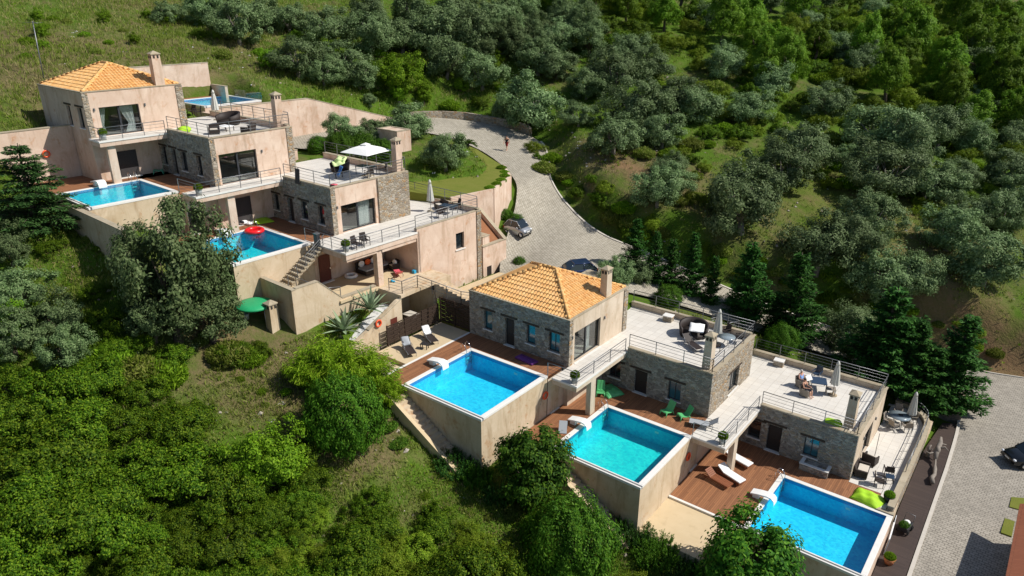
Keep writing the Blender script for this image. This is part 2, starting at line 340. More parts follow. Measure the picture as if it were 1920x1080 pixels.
CTRL=[
# hill behind and beside the road
(-45.2,40.3,15.1),(-49.9,27.7,15.4),(-47.5,16.9,14.6),(-64.8,18.5,20.2),(-61,2.5,19.4),(-58.9,-8.6,19.2),(-82.7,-1.8,24),
(-81,25,25),(-69.8,46.4,24.2),(-52.5,66.3,23.9),(-39.5,89.2,23.7),(-23.7,114,23.5),(-8.6,132,23),
(-21,38,10.4),(-22.7,57.8,14.2),(-19.8,79,16.8),(-11.3,29.9,7.6),(-7.4,28,5.2),(0,31.2,3.2),(8.5,32.9,1.4),(6.2,58.8,6.6),(10.4,83.7,10.2),
(17.2,36,.2),(22.7,39,-1.8),(19,71,5.8),(24.4,36.5,-4),(30,38,-4.5),(40,40,-4),(-30,40,11.5),(-36,44,13),
(-46,8,15),(-47,-3,15.2),(-52,-12,16.5),(-45,-19,14.2),(-43,-24,12.5),(-53,-22,16),(-60,-25,17.5),(-75,-30,20),(-100,-20,28),(-110,20,34),(-95,70,34),
(-75,100,36),(-50,130,34),(-20,150,26),(14,140,19),(22,110,14.5),(34,120,10),(60,110,8),(50,160,12),(60,60,-1),(80,200,13),(30,250,17),(60,330,30),(-60,300,50),(160,300,34),(160,120,8),(-200,150,70),(-200,-60,50),(160,-60,-25),(0,-110,-16),
# road side
(-41,22,11),(-38,36,11),(-43.5,6,14.6),
# behind the villas
(-3,9.5,1.2),(4,16.5,-.9),(11,19.5,-3.8),(16,21,-5.4),(19.5,23.5,-6.9),(-12,8,1.0),(-25,12,7.8),(-22,16,7.9),
# right of the drive
(29,5,-8.2),(29,-12,-9),(40,10,-9),(60,20,-9),(30,24,-7.3),(60,-30,-13),
]
for _x in (-70,-52,-38,-28,-18,-8,2,12,22,34):
    for _y in (-70,-45,-30,-21,-15):
        _z=-.37*_x-3+.12*(_y+10)
        if _x<-45: _z=13.6+(-.12)*(_x+45)+.16*(_y+10)
        if _y==-15 and _x<-15: continue
        if _y==-21 and _x<-30: continue
        CTRL.append((_x,_y,_z))
CTRL+=[(-6.6,-10.4,-1.5),(-3.1,-10.4,-3.5),(1,-8,-4.2),(4,-6.7,-5.0),(7,-6.7,-7.2),(10,-6,-6.9),(14,-6,-7.6),(18,-3,-8.6),
 (-28,-19.2,8.5),(-24,-19.4,7.0),(-23,-14.5,4.6),(-20,-13.6,3.0),(-16,-11,2.2),(-13,-9,.9),(-34,-19.8,9.3),(-38,-20,10.4)]
_P=np.array(CTRL,float)
def _fit():
    n=len(_P); X=_P[:,:2]
    K=np.sqrt(((X[:,None]-X[None])**2).sum(-1))
    Q=np.concatenate([np.ones((n,1)),X],1)
    M=np.block([[K-np.eye(n)*1.5,Q],[Q.T,np.zeros((3,3))]])
    return np.linalg.solve(M,np.concatenate([_P[:,2],np.zeros(3)]))
_W=_fit()
ROAD=[((23.1,-20,-9.6),(33,-20,-9.6)),((23.05,-8,-8.7),(33,-8,-8.7)),((22.95,3,-8.0),(34,3,-8.0)),((22.9,11,-7.65),(36,11,-7.65)),((22.85,17,-7.5),(38,17,-7.5)),((22.6,23,-7.4),(40,23,-7.3)),((21.9,27,-7.2),(30,34,-7.1)),
((18,26.4,-6.5),(22,33.5,-7.1)),((14,25,-5.6),(14,31,-5.7)),((8,22,-3.9),(8,28,-3.9)),((2,18.5,-1.6),(2,25,-1.6)),((-3.5,12.9,.9),(-5,23,.8)),((-9.3,8.7,1.5),(-11,22,2.3)),((-14.0,9.6,1.0),(-16,23.5,4)),((-18.8,18.2,5.1),(-20,26,5.8)),((-22.6,22.4,6.5),(-22.5,29,7.2)),((-29,25,8),(-27,33,8.4)),((-34,24,9.3),(-34,33.5,9.4)),((-36.5,20,10.2),(-40.6,28,10.4)),((-34.5,12,10.7),(-40.8,16,10.8)),((-34,7,10.75),(-40.9,7,10.75)),((-33.6,4.9,10.7),(-41,3,10.7))]
def _rs(n=8):
    out=[]
    R=[(np.array(a,float),np.array(b,float)) for a,b in ROAD]
    for i in range(len(R)-1):
        p0=R[max(i-1,0)];p1=R[i];p2=R[i+1];p3=R[min(i+2,len(R)-1)]
        for k in range(n):
            t=k/n
            out.append(tuple(.5*((2*b)+(c-a)*t+(2*a-5*b+4*c-d)*t*t+(3*b-a-3*c+d)*t**3) for a,b,c,d in zip(p0,p1,p2,p3)))
    out.append(R[-1]); return out
ROADS=_rs()
_L=np.array([a for a,b in ROADS]);_R=np.array([b for a,b in ROADS])
# flat levels: (frame, x0,x1,y0,y1, level): ground is pushed under it
FLATS=[('B',-13.5,-.2,-9.2,8.2,-.5),('B',-.5,9,-5.3,12.6,-3.7),('B',8.5,21.2,-1,16.5,-6.9),('B',8.7,14,-4.9,0,-7.0),('B',17,21.2,-1,20.6,-6.9),
 ('A',-13,-.9,-9.3,8,-.5),('A',-1,8.8,-4,13,-4.1),('A',8.3,12.9,-2,17.7,-7.6),('A',12.5,17,9,20,-9.7),('B',-14.2,-9.4,3.2,9,.75),('A',-13,0,0,8,-.4),('A',-22.3,-13,7.8,14.5,2.0),('A',-18.9,-8.8,-5.3,2.9,2.5),('A',-13.2,0,7,8.8,-.6),('A',-13.1,2,7.6,13,.2),
 ('B',-18,-12.6,-4,2,2.6),('B',-16.2,-12.6,-3.6,.6,-.2),
 ('B',-7.4,-.5,-9,-2.1,-2.4),('B',2.2,8.7,-5.1,1.9,-5.6),('B',14,20.9,-.7,6.1,-8.8),('A',-7.2,-1.1,-9.1,-2.7,-2.4),('A',1.6,8.4,-3.9,2.4,-6),('A',-21.9,-15.7,8.1,14.1,2.0)]
def smooth(d,w): 
    t=np.clip(d/w,0,1); return t*t*(3-2*t)
def height(x,y,detail=True):
    x=np.asarray(x,float);y=np.asarray(y,float);sh=x.shape
    X=np.stack([x.ravel(),y.ravel()],1); z=np.empty(len(X))
    for i in range(0,len(X),20000):
        q=X[i:i+20000]
        K=np.sqrt(((q[:,None]-_P[None,:,:2])**2).sum(-1))
        z[i:i+20000]=K@_W[:-3]+_W[-3]+q@_W[-2:]
    if detail:
        a,b=X[:,0],X[:,1]
        z+=.22*np.sin(a*.55+1.3*np.sin(b*.31))*np.sin(b*.47+.9*np.sin(a*.27))+.09*np.sin(a*1.3+b*.9)*np.sin(b*1.7-a*.6)
    # road
    m=np.full(len(X),1e9); rz=np.zeros(len(X))
    sel=(X[:,0]>-60)&(X[:,0]<50)&(X[:,1]>-35)&(X[:,1]<60)
    q=X[sel]
    if len(q):
        bd=np.full(len(q),1e9);bz=np.zeros(len(q))
        for k in range(0,len(_L),1):
            A=_L[k,:2];B=_R[k,:2];d=B-A;t=np.clip(((q-A)@d)/(d@d),0,1)
            dd=np.hypot(*(q-(A+t[:,None]*d)).T)
            u=dd<bd; bd[u]=dd[u]; bz[u]=(_L[k,2]+t*(_R[k,2]-_L[k,2]))[u]
        w=1-smooth(bd-.9,3.2); z[sel]=z[sel]*(1-w)+(bz-.32)*w
    for f,x0,x1,y0,y1,l in FLATS:
        if f=='A':
            dx,dy=X[:,0]-AX,X[:,1]-AY; lx,ly=_c*dx+_s*dy,-_s*dx+_c*dy; lv=AZ+l
        else: lx,ly=X[:,0],X[:,1]; lv=l
        d=np.hypot(np.maximum(np.maximum(x0-lx,lx-x1),0),np.maximum(np.maximum(y0-ly,ly-y1),0))
        w=1-smooth(d,1.6); z=np.where((w>0)&(z>lv),z*(1-w)+lv*w,z)
    return z.reshape(sh)
# ---------------------------------------------------------------- ground, drive, walkway
def gridax(lo,hi,a,b,fine,coarse):
    out=list(np.arange(a,b,fine)); s=coarse; x=a-fine; L=[]; st=fine
    while x>lo: L.append(x); st=min(st*1.18,coarse); x-=st
    U=[]; x=b; st=fine
    while x<hi: U.append(x); st=min(st*1.18,coarse); x+=st
    return np.array(L[::-1]+out+U)
gx=gridax(-210,170,-58,34,.75,5); gy=gridax(-110,380,-26,42,.75,5)
GX,GY=np.meshgrid(gx,gy); GZ=height(GX,GY)
nx,ny=len(gx),len(gy)
me=bpy.data.meshes.new('ground')
idx=np.arange(nx*ny).reshape(ny,nx); q=np.stack([idx[:-1,:-1],idx[:-1,1:],idx[1:,1:],idx[1:,:-1]],-1).reshape(-1,4)
me.vertices.add(nx*ny); me.vertices.foreach_set('co',np.stack([GX,GY,GZ],-1).ravel().astype(np.float32))
me.loops.add(q.size); me.loops.foreach_set('vertex_index',q.ravel().astype(np.int32)); me.polygons.add(len(q)); me.polygons.foreach_set('loop_start',np.arange(0,q.size,4,dtype=np.int32)); me.polygons.foreach_set('loop_total',np.full(len(q),4,np.int32)); me.polygons.foreach_set('use_smooth',np.ones(len(q),bool)); me.update(calc_edges=True)
def bump2(cx,cy,rx,ry,rot=0):
    a,b=GX-cx,GY-cy; c,s=math.cos(rot),math.sin(rot); u,v=(c*a+s*b)/rx,(-s*a+c*b)/ry
    return np.clip(1.25-np.sqrt(u*u+v*v),0,1)
dry=.28*bump2(20,45,35,22)+.35*bump2(-11,33,14,6)+.4*bump2(-17,-15,8,5)+.08*bump2(-8,-14,12,5,-.35)+.3*bump2(-55,-8,14,16)+.25*bump2(-60,15,20,10)+.3*bump2(-8,-14,9,3,-.3)+.25*bump2(27,36,12,4)+.15*bump2(-24,-17,8,4)+.9*bump2(50,230,60,60)-.12*bump2(12,50,34,24)-.1*bump2(-12,45,18,16)+.25*bump2(-64,-14,16,12)-.25*bump2(-48,30,18,12)-.3*bump2(-35,-40,30,18)
earth=.9*bump2(-11.5,29.5,6,1.8,-.25)+.8*bump2(24,36,9,2.2)+.5*bump2(-17.7,-16,3,1.5)+.5*bump2(-3,29.5,5,1.5)+.3*bump2(6,44,10,10)
for nm,arr in (('dry',dry),('earth',earth)):
    a=me.attributes.new(nm,'FLOAT','POINT'); a.data.foreach_set('value',np.clip(arr,-1,1).ravel().astype(np.float32))
me.materials.append(M['ground']); o=bpy.data.objects.new('ground',me); COL.objects.link(o); tag(o,'grassy terraced hillside with dry patches under the olive trees','hillside',kind='structure')
def ribbon(name,secs,mat,n,dz=0,label=None):
    mb=MB()
    for i,(a,b) in enumerate(secs):
        a=np.array(a);b=np.array(b)
        for k in range(n+1): p=a+(b-a)*k/n; mb.v.append((p[0],p[1],p[2]+dz))
    for i in range(len(secs)-1):
        for k in range(n): mb.f.append((i*(n+1)+k,i*(n+1)+k+1,(i+1)*(n+1)+k+1,(i+1)*(n+1)+k)); mb.mi.append(0); mb.sm.append(True)
    return tag(mb.build(name,mat),label,'road',kind='structure')
SPL=8*8
ribbon('road',ROADS[:SPL+1],'paver_lower',10,0,'grey block paved drive at the lower right')
ribbon('road',ROADS[SPL:],'paver_upper',10,0,'cobbled drive and parking curving up between villas and hill')
def kerb(secs,side,name,label,i0,i1):
    mb=MB(); pts=[]
    for a,b in secs[i0:i1]:
        a=np.array(a);b=np.array(b); d=(b-a)/np.linalg.norm((b-a)[:2]); 
        p=a if side=='L' else b; o=-d if side=='L' else d; pts.append((p,p+o*.22))
    vs=[]
    for p,q in pts: vs+=[(p[0],p[1],p[2]-.6),(p[0],p[1],p[2]+.09),(q[0],q[1],q[2]+.09),(q[0],q[1],q[2]-.6)]
    fs=[(4*i+k,4*i+(k+1)%4,4*i+4+(k+1)%4,4*i+4+k) for i in range(len(pts)-1) for k in range(4)]
    mb.add(vs,fs); return tag(mb.build(name,'kerb_stone'),label,'kerb')
kerb(ROADS,'R','kerb','pale kerb along the outer uphill side of the cobbled drive',52,16*8)
kerb(ROADS,'L','kerb','pale kerb between the dark boardwalk and the block paved drive',8,42)
# dark boardwalk beside the last pool
mb=MB(); S=[((21.05,-14),(22.75,-14),-9.0),((21.05,-5),(22.72,-5),-8.45),((21.06,3),(22.68,3),-7.93),((20.98,11),(22.64,11),-7.58),((21.0,17),(22.6,17),-7.44),((21.45,22.3),(22.4,22.9),-7.38)]
for (a,b,z) in S: mb.v+=[(a[0],a[1],z),(b[0],b[1],z),(b[0],b[1],z-.35),(a[0],a[1],z-.35)]
for i in range(len(S)-1):
    for k in range(4): mb.f.append((4*i+k,4*i+(k+1)%4,4*i+4+(k+1)%4,4*i+4+k)); mb.mi.append(0); mb.sm.append(False)
mb.f+=[(0,1,2,3),(20,21,22,23)]; mb.mi+=[0,0]; mb.sm+=[False,False]
tag(mb.build('boardwalk','walkway_wood'),'dark brown plank boardwalk','path',kind='structure')

tag(MB().prism([(-14.4,3.0),(-9.3,3.0),(-9.3,9.0),(-14.2,9.8)],.3,[1.15,1.45,1.5,1.02]).build('path','patio_concrete'),'pale concrete yard between stone villa and tall wall','path',kind='structure')
# ---------------------------------------------------------------- villas
def FY(Y): return lambda u,v,d:(u,Y+d,v)          # wall facing -y
def FX(X): return lambda u,v,d:(X-d,u,v)          # wall facing +x
def wallq(mb,P,U0,U1,V0,V1,holes,th=.3,mi=0):
    us=sorted({U0,U1}|{h[i] for h in holes for i in (0,1)}); vs=sorted({V0,V1}|{h[i] for h in holes for i in (2,3)})
    us=[u for u in us if U0<=u<=U1]; vs=[v for v in vs if V0<=v<=V1]
    sol=lambda i,j: 0<=i<len(us)-1 and 0<=j<len(vs)-1 and not any(h[0]<=(us[i]+us[i+1])/2<=h[1] and h[2]<=(vs[j]+vs[j+1])/2<=h[3] for h in holes)
    for i in range(len(us)-1):
        for j in range(len(vs)-1):
            if not sol(i,j): continue
            a,b,c,d=us[i],us[i+1],vs[j],vs[j+1]
            mb.quad(P(a,c,0),P(b,c,0),P(b,d,0),P(a,d,0),mi); mb.quad(P(a,c,th),P(b,c,th),P(b,d,th),P(a,d,th),mi)
            if not sol(i-1,j): mb.quad(P(a,c,0),P(a,d,0),P(a,d,th),P(a,c,th),mi)
            if not sol(i+1,j): mb.quad(P(b,c,0),P(b,d,0),P(b,d,th),P(b,c,th),mi)
            if not sol(i,j-1): mb.quad(P(a,c,0),P(b,c,0),P(b,c,th),P(a,c,th),mi)
            if not sol(i,j+1): mb.quad(P(a,d,0),P(b,d,0),P(b,d,th),P(a,d,th),mi)
def pbox(mb,P,u0,u1,v0,v1,d0,d1,mi=0):
    mb.hexa([P(u0,v0,d0),P(u1,v0,d0),P(u1,v0,d1),P(u0,v0,d1),P(u0,v1,d0),P(u1,v1,d0),P(u1,v1,d1),P(u0,v1,d1)],mi)
def window(par,P,u0,u1,v0,v1,lint=True,sill=True,mull=1,pane='dark_glass',lm='lintel_wood',shutter=False):
    f=MB(); w_=.055; d0,d1=.19,.25
    pbox(f,P,u0,u1,v0,v0+w_,d0,d1); pbox(f,P,u0,u1,v1-w_,v1,d0,d1); pbox(f,P,u0,u0+w_,v0+w_,v1-w_,d0,d1); pbox(f,P,u1-w_,u1,v0+w_,v1-w_,d0,d1)
    for k in range(mull):
        c=u0+(u1-u0)*(k+1)/(mull+1); pbox(f,P,c-.03,c+.03,v0+w_,v1-w_,d0,d1)
    fo=f.build('window','frame_dark',par)
    g=MB(); pbox(g,P,u0+w_,u1-w_,v0+w_,v1-w_,.215,.225); g.build('pane',pane,fo)
    if lint: g=MB(); pbox(g,P,u0-.34,u1+.34,v1+.04,v1+.19,-.035,.12); g.build('lintel',lm,fo)
    if sill: g=MB(); pbox(g,P,u0-.09,u1+.09,v0-.075,v0-.005,-.09,.18); g.build('sill','coping_white',fo)
    return fo
def door(par,P,u0,u1,v1,lint=True,mat='door_dark',v0=0,name='door'):
    f=MB(); pbox(f,P,u0,u1,v0+.03,v1,.2,.26); 
    pbox(f,P,u0+.12,u1-.12,v0+.25,v0+.95,.185,.2); pbox(f,P,u0+.12,u1-.12,v0+1.1,v1-.2,.185,.2)
    fo=f.build(name,mat,par)
    g=MB(); pbox(g,P,u1-.12,u1-.07,v0+1.0,v0+1.12,.13,.18); g.build('handle','chrome',fo)
    if lint: g=MB(); pbox(g,P,u0-.38,u1+.3,v1+.05,v1+.20,-.035,.12); g.build('lintel','lintel_wood',fo)
    g=MB(); pbox(g,P,u0-.08,u1+.08,v0+.0,v0+.05,-.1,.26); g.build('threshold','coping_white',fo)
    return fo
def slider(par,P,u0,u1,v0,v1,curtains=()):
    f=MB(); w_=.075
    for a,b,c,d in ((u0,u1,v0,v0+w_),(u0,u1,v1-w_,v1),(u0,u0+w_,v0+w_,v1-w_),(u1-w_,u1,v0+w_,v1-w_)): pbox(f,P,a,b,c,d,.17,.27)
    m=(u0+u1)/2; pbox(f,P,m-.075,m+.075,v0+w_,v1-w_,.165,.28)
    fo=f.build('sliding_door','frame_dark',par)
    for a,b in ((u0+w_,m-.075),(m+.075,u1-w_)):
        g=MB(); pbox(g,P,a,b,v0+w_,v1-w_,.215,.225); g.build('pane','shop_glass',fo)
    for (a,b,tie) in curtains:
        g=MB(); n=28
        for i in range(n+1):
            u=a+(b-a)*i/n; dd=.55+.06*math.sin(i*1.9)
            for j in range(7):
                v=v1-.1-(v1-v0-.15)*j/6; uu=u
                if tie: sq=max(0,1-abs(j-4)/4)*.55; uu=(a if tie<0 else b)+(u-(a if tie<0 else b))*(1-sq)
                g.v.append(P(uu,v,dd))
        for i in range(n):
            for j in range(6): g.f.append((i*7+j,i*7+j+1,(i+1)*7+j+1,(i+1)*7+j)); g.mi.append(0); g.sm.append(True)
        g.build('curtain','curtain',fo)
    return fo
def railing(par,runs,h=1.0,bars=3,step=1.9,toe=.12,name='railing'):
    mb=MB()
    for pts in runs:
        for a,b in zip(pts[:-1],pts[1:]):
            a=Vector(a);b=Vector(b);L=(b-a).length;n=max(1,round(L/step))
            mb.tube([a+Vector((0,0,h)),b+Vector((0,0,h))],.028,6)
            for k in range(bars): z=toe+(h-toe)*(k+.5)/(bars+.35); mb.tube([a+Vector((0,0,z)),b+Vector((0,0,z))],.013,5)
            for k in range(n+1):
                p=a+(b-a)*k/n; mb.box(p.x-.022,p.x+.022,p.y-.022,p.y+.022,p.z-.12,p.z+h)
    return mb.build(name,'rail_metal',par)
def chimney(par,x0,x1,y0,y1,z0,z1,mat):
    b=MB(); t=.04
    b.hexa([(x0,y0,z0),(x1,y0,z0),(x1,y1,z0),(x0,y1,z0),(x0+t,y0+t,z1),(x1-t,y0+t,z1),(x1-t,y1-t,z1),(x0+t,y1-t,z1)])
    o=b.build('chimney',mat,par)
    c=MB(); c.box(x0-.03,x1+.03,y0-.03,y1+.03,z1,z1+.07); zz=z1+.07; cx,cy=(x0+x1)/2,(y0+y1)/2
    c.add([(x0-.03,y0-.03,zz),(x1+.03,y0-.03,zz),(x1+.03,y1+.03,zz),(x0-.03,y1+.03,zz),(cx,cy,zz+.24)],[(0,1,4),(1,2,4),(2,3,4),(3,0,4)]); c.build('cap','cap_concrete',o)
    v=MB()
    for k in (.3,.7):
        u=x0+(x1-x0)*k; v.box(u-.075,u+.075,y0+.03-.012,y0+.12,z1-.30,z1-.07); u=y0+(y1-y0)*k; v.box(x1-.12,x1-.03+.012,u-.075,u+.075,z1-.30,z1-.07)
    v.build('vent','interior_dark',o); return o
TILE={}
def tile_roof(par,W,D,z,rise,key):
    if key not in TILE:
        mb=MB(); x0,x1,y0,y1=-W+.16,-.16,.16,D-.16; hy=(y1-y0)/2; ra,rb=x0+hy,x1-hy
        if ra>rb: ra=rb=(x0+x1)/2
        ym=(y0+y1)/2; tw=.27; course=.42
        faces=[(Vector((x0,y0,z)),Vector((x1,y0,z)),Vector((ra,ym,z+rise)),Vector((rb,ym,z+rise))),(Vector((x1,y0,z)),Vector((x1,y1,z)),Vector((rb,ym,z+rise)),Vector((rb,ym,z+rise))),
               (Vector((x1,y1,z)),Vector((x0,y1,z)),Vector((rb,ym,z+rise)),Vector((ra,ym,z+rise))),(Vector((x0,y1,z)),Vector((x0,y0,z)),Vector((ra,ym,z+rise)),Vector((ra,ym,z+rise)))]
        for A,B,Ct,Dt in faces:
            u=(B-A).normalized(); L=(B-A).length; mid=(Ct+Dt)/2; up=(mid-A)-u*(mid-A).dot(u); S=up.length; up=up/S; nrm=u.cross(up).normalized()
            if nrm.z<0: nrm=-nrm
            tl=(Ct-A).dot(u); tr=(Dt-A).dot(u); nt_=int(L/tw); nc=max(1,round(S/course)); K=6
            for c in range(nc):
                s0,s1=S*c/nc,S*(c+1)/nc+.03; 
                for i in range(nt_+1):
                    a=i*tw; mid_=a+tw/2; lo=tl*(s0/S); hi=L+(tr-L)*(s0/S)
                    if mid_<lo+.02 or mid_>hi-.02: continue
                    j0=.012*math.sin(i*12.9+c*78.2); row=[]
                    for s_,lift in ((s0,.075),(s1,.02)):
                        for k in range(K+1):
                            f=k/K; prof=abs(math.sin(math.pi*f))**.8*.085 if True else 0
                            row.append(A+u*(a+tw*f)+up*(s_+j0)+nrm*(lift+prof-.02))
                    row=[p for p in row]; vs=row+[row[k]-nrm*.05 for k in range(K+1)]
                    fs=[(k,k+1,K+2+k,K+1+k) for k in range(K)]+[(2*(K+1)+k,2*(K+1)+k+1,k+1,k) for k in range(K)]
                    mb.add(vs,fs,0,False)
            mb.quad(A,B,Dt,Ct,0)
        o=mb.build('roof','terracotta',par)
        rg=MB()
        for a,b in (((x0,y0,z),(ra,ym,z+rise)),((x1,y0,z),(rb,ym,z+rise)),((x1,y1,z),(rb,ym,z+rise)),((x0,y1,z),(ra,ym,z+rise)),((ra,ym,z+rise),(rb,ym,z+rise))):
            a=Vector(a)+Vector((0,0,.09));b=Vector(b)+Vector((0,0,.09)); n=max(1,round((b-a).length/.42))
            for k in range(n): rg.tube([a+(b-a)*k/n,a+(b-a)*(k+1.12)/n if k<n-1 else b],[.135,.11],8)
        r2=rg.build('ridge_tile','terracotta',o); TILE[key]=(o,r2)
    else:
        o=TILE[key][0].copy(); COL.objects.link(o); o.parent=par; r=TILE[key][1].copy(); COL.objects.link(r); r.parent=o
    return o
def lamp(par,P,u,v):
    g=MB(); pbox(g,P,u-.05,u+.05,v-.11,v+.11,-.10,-.0); g.build('wall_lamp','rail_metal',par)
# retained plain blocks are one 'wall' part of the villa or pool they carry
def villa(label,frame,loc,W,D,top,front,side,wins,doors,sidehole,roof,base,wallmat,bmat,side_kind,pier=True,curt=(),chim=None,side_stone=None,fl=True,cut=None):
    t=thing('villa_house',label,'house',frame,loc,0,'stone and plaster villas stepping down the slope')
    holes=[(a,b,c,d) for a,b,c,d,*_ in wins]+[(a,b,0,d) for a,b,d in doors]
    mb=MB(); b0=base if front!='stone_facade' else -.05
    if cut: wallq(mb,FY(0),cut,0,b0,top-.06,holes,.3); wallq(mb,FY(0),-W,cut,b0,top-.55,holes,.3)
    else: wallq(mb,FY(0),-W,0,b0,top,holes,.32)
    mb.build('front_wall',front,t)
    mb=MB(); wallq(mb,FX(0),.32,D,-.05,top-(.06 if cut else 0),[sidehole] if sidehole else [],.3); mb.build('side_wall',side,t)
    mb=MB(); tb=top-(.6 if cut else 0); mb.box(-W,-.32,D-.3,D,-.05,tb); mb.box(-W,-W+.3,.32,D-.3,-.05,tb); mb.build('back_wall',wallmat,t)
    if base<-.1:
        mb=MB(); mb.box(-W,0,.001 if front=='stone_facade' else .32,D,base,-.052); mb.build('basement_wall',bmat,t)
    mb=MB(); mb.box(-W+.3,-.32,.32,D-.3,-.05,.02); mb.build('room_floor','interior_pale',t)
    mb=MB(); mb.box(-W+.31,-.33,D*.62,D*.62+.1,.02,top-.6); mb.build('room_wall','interior_pale' if fl else 'interior_dark',t)
    if pier:
        mb=MB(); mb.box(-.01,.035,-.02,.42,-.05,top-.065); mb.build('stone_pier','stone_warm',t); mb=MB(); mb.box(-.01,.07,D-.55,D+.03,-.05 if base>-.2 else base,top-.065); mb.build('stone_pier','stone_warm',t)
    if side_stone:
        mb=MB(); mb.box(-.01,.13,side_stone[0],side_stone[1],-.05,top-.065); mb.build('stone_cladding','stone_warm',t)
    for a in wins:
        k=dict(pane='sky_glass') if len(a)>4 else {}
        window(t,FY(0),*a[:4],mull=0 if (a[1]-a[0])<.9 else 1,**k)
    for a,b,d in doors: door(t,FY(0),a,b,d)
    if sidehole:
        if side_kind=='slider':
            slider(t,FX(0),*sidehole,curtains=curt); lamp(t,FX(0),sidehole[0]-.36,2.2); lamp(t,FX(0),sidehole[1]+.5,2.2)
            mb=MB(); pbox(mb,FX(0),sidehole[0]-.05,sidehole[1]+.05,-.02,.03,-.15,.17); mb.build('threshold','coping_white',t)
        else: window(t,FX(0),*sidehole,lint=True,mull=1)
    if roof=='tile':
        mb=MB(); mb.box(-W-.03,.05,-.05,.16,top,top+.07); mb.box(-W-.03,.05,D-.16,D+.05,top,top+.07); mb.box(-W-.03,-W+.16,.16,D-.16,top,top+.07); mb.box(-.16,.05,.16,D-.16,top,top+.07); mb.build('parapet_cap','cap_concrete',t)
        tile_roof(t,W,D,top-.02,1.75,'hip')
        mb=MB(); mb.box(-W+.1,-.1,.1,D-.1,top-.25,top-.1); mb.build('roof_slab','interior_dark',t)
    if chim: chimney(t,*chim,wallmat)
    return t
# --- lower row -------------------------------------------------------------
V4=villa('tiled roof villa of the lower row with grey stone front','B',(0,0,0),9.27,8.05,3.56,'stone_facade','plaster_beige',
 [(-7.80,-7.0,.80,2.34,1),(-3.76,-2.96,.80,2.28,1),(-1.76,-.80,.80,2.28,1)],[(-5.77,-4.88,2.30)],(.69,4.17,.05,2.42),'tile',-3.6,'plaster_beige','plaster_beige','slider',curt=[(2.6,3.5,1)],chim=(-.72,-.12,5.05,5.8,3.2,5.75))
HB=3.2
V5=villa('flat roofed stone villa in the middle of the lower row','B',(8.725,4.79,-HB),9.2,7.85,HB+.35,'stone_facade','stone_warm',
 [(-8.15,-7.15,.65,1.98),(-3.2,-2.2,.45,1.92,1)],[(-5.95,-4.9,1.95)],(3.45,5.3,.25,1.95),None,-3.6,'plaster_beige','plaster_beige','window',pier=False,cut=-6.65,chim=(-.98,-.38,.30,1.05,HB+.3,HB+2.8))
V6=villa('lowest flat roofed stone villa at the right end','B',(17.81,8.35,-2*HB),9.1,8.3,HB+.35,'stone_facade','plaster_beige',
 [(-7.3,-6.4,.65,2.1),(-3.3,-2.3,.70,2.16,1)],[(-5.88,-4.88,2.2)],(2.6,5.0,.05,2.3),None,-1.2,'plaster_beige','plaster_beige','slider',pier=False,cut=-6.65,chim=(-1.18,-.55,.72,1.45,HB+.3,HB+2.75))
# --- upper row
HA=3.518
V1=villa('topmost pink plaster villa with tiled roof at upper left','A',(-8.85,-5.25,HA),9.27,8.05,3.56,'plaster_pink','plaster_pink',
 [(-3.8,-3.0,.72,2.33),(-1.55,-.62,.72,2.33)],[],(1.05,4.2,.05,2.32),'tile',-HA,'plaster_pink','plaster_pink','slider',curt=[(1.15,1.75,-1),(2.7,3.9,1)],chim=(-.72,-.05,5.95,6.75,3.2,6.1))
V2=villa('upper row villa with pink side wall and white umbrella terrace','A',(0,0,0),9.2,7.45,HA+.35,'stone_facade','plaster_pink',
 [(-8.5,-7.7,.7,2.25),(-5.15,-4.2,.6,2.2),(-2.5,-1.75,.6,2.22)],[(-6.7,-5.95,2.25)],(.6,3.9,.05,2.45),None,-HA,'plaster_pink','plaster_pink','slider',chim=(-1.35,-.7,6.6,7.3,HA+.3,HA+2.9),cut=-6.9)
V3=villa('upper row villa with wide stone panel beside its glass door','A',(8.434,4.81,-HA),9.2,7.95,HA+.35,'stone_facade','plaster_pink',
 [(-8.2,-7.45,.7,2.1),(-4.2,-3.35,.65,2.15),(-1.9,-1.08,.65,2.2)],[(-6.1,-5.35,2.1)],(.85,4.3,.05,2.25),None,-.9,'plaster_pink','plaster_pink','slider',curt=[(2.7,4.1,0)],side_stone=(4.62,7.98),chim=(-1.0,-.35,7.15,7.85,HA+.3,HA+2.9),cut=-6.4)
# --- roof terraces: floor, parapet and railings belong to the villa below
def terrace(t,floor_rects,z,par_boxes,rails,capm='cap_concrete',pm='plaster_beige'):
    mb=MB()
    for x0,x1,y0,y1 in floor_rects: mb.box(x0,x1,y0,y1,z-.2,z)
    mb.build('terrace_floor','terrace_tile',t)
    if par_boxes:
        mb=MB(); cp=MB()
        for x0,x1,y0,y1,zt,*zb in par_boxes:
            mb.box(x0,x1,y0,y1,z-.19 if not zb else zb[0],zt-.06); cp.box(x0-.03,x1+.03,y0-.03,y1+.03,zt-.06,zt)
        mb.build('parapet',pm,t); cp.build('parapet_cap',capm,t)
    for r_ in rails: railing(t,[r_])
h=HB
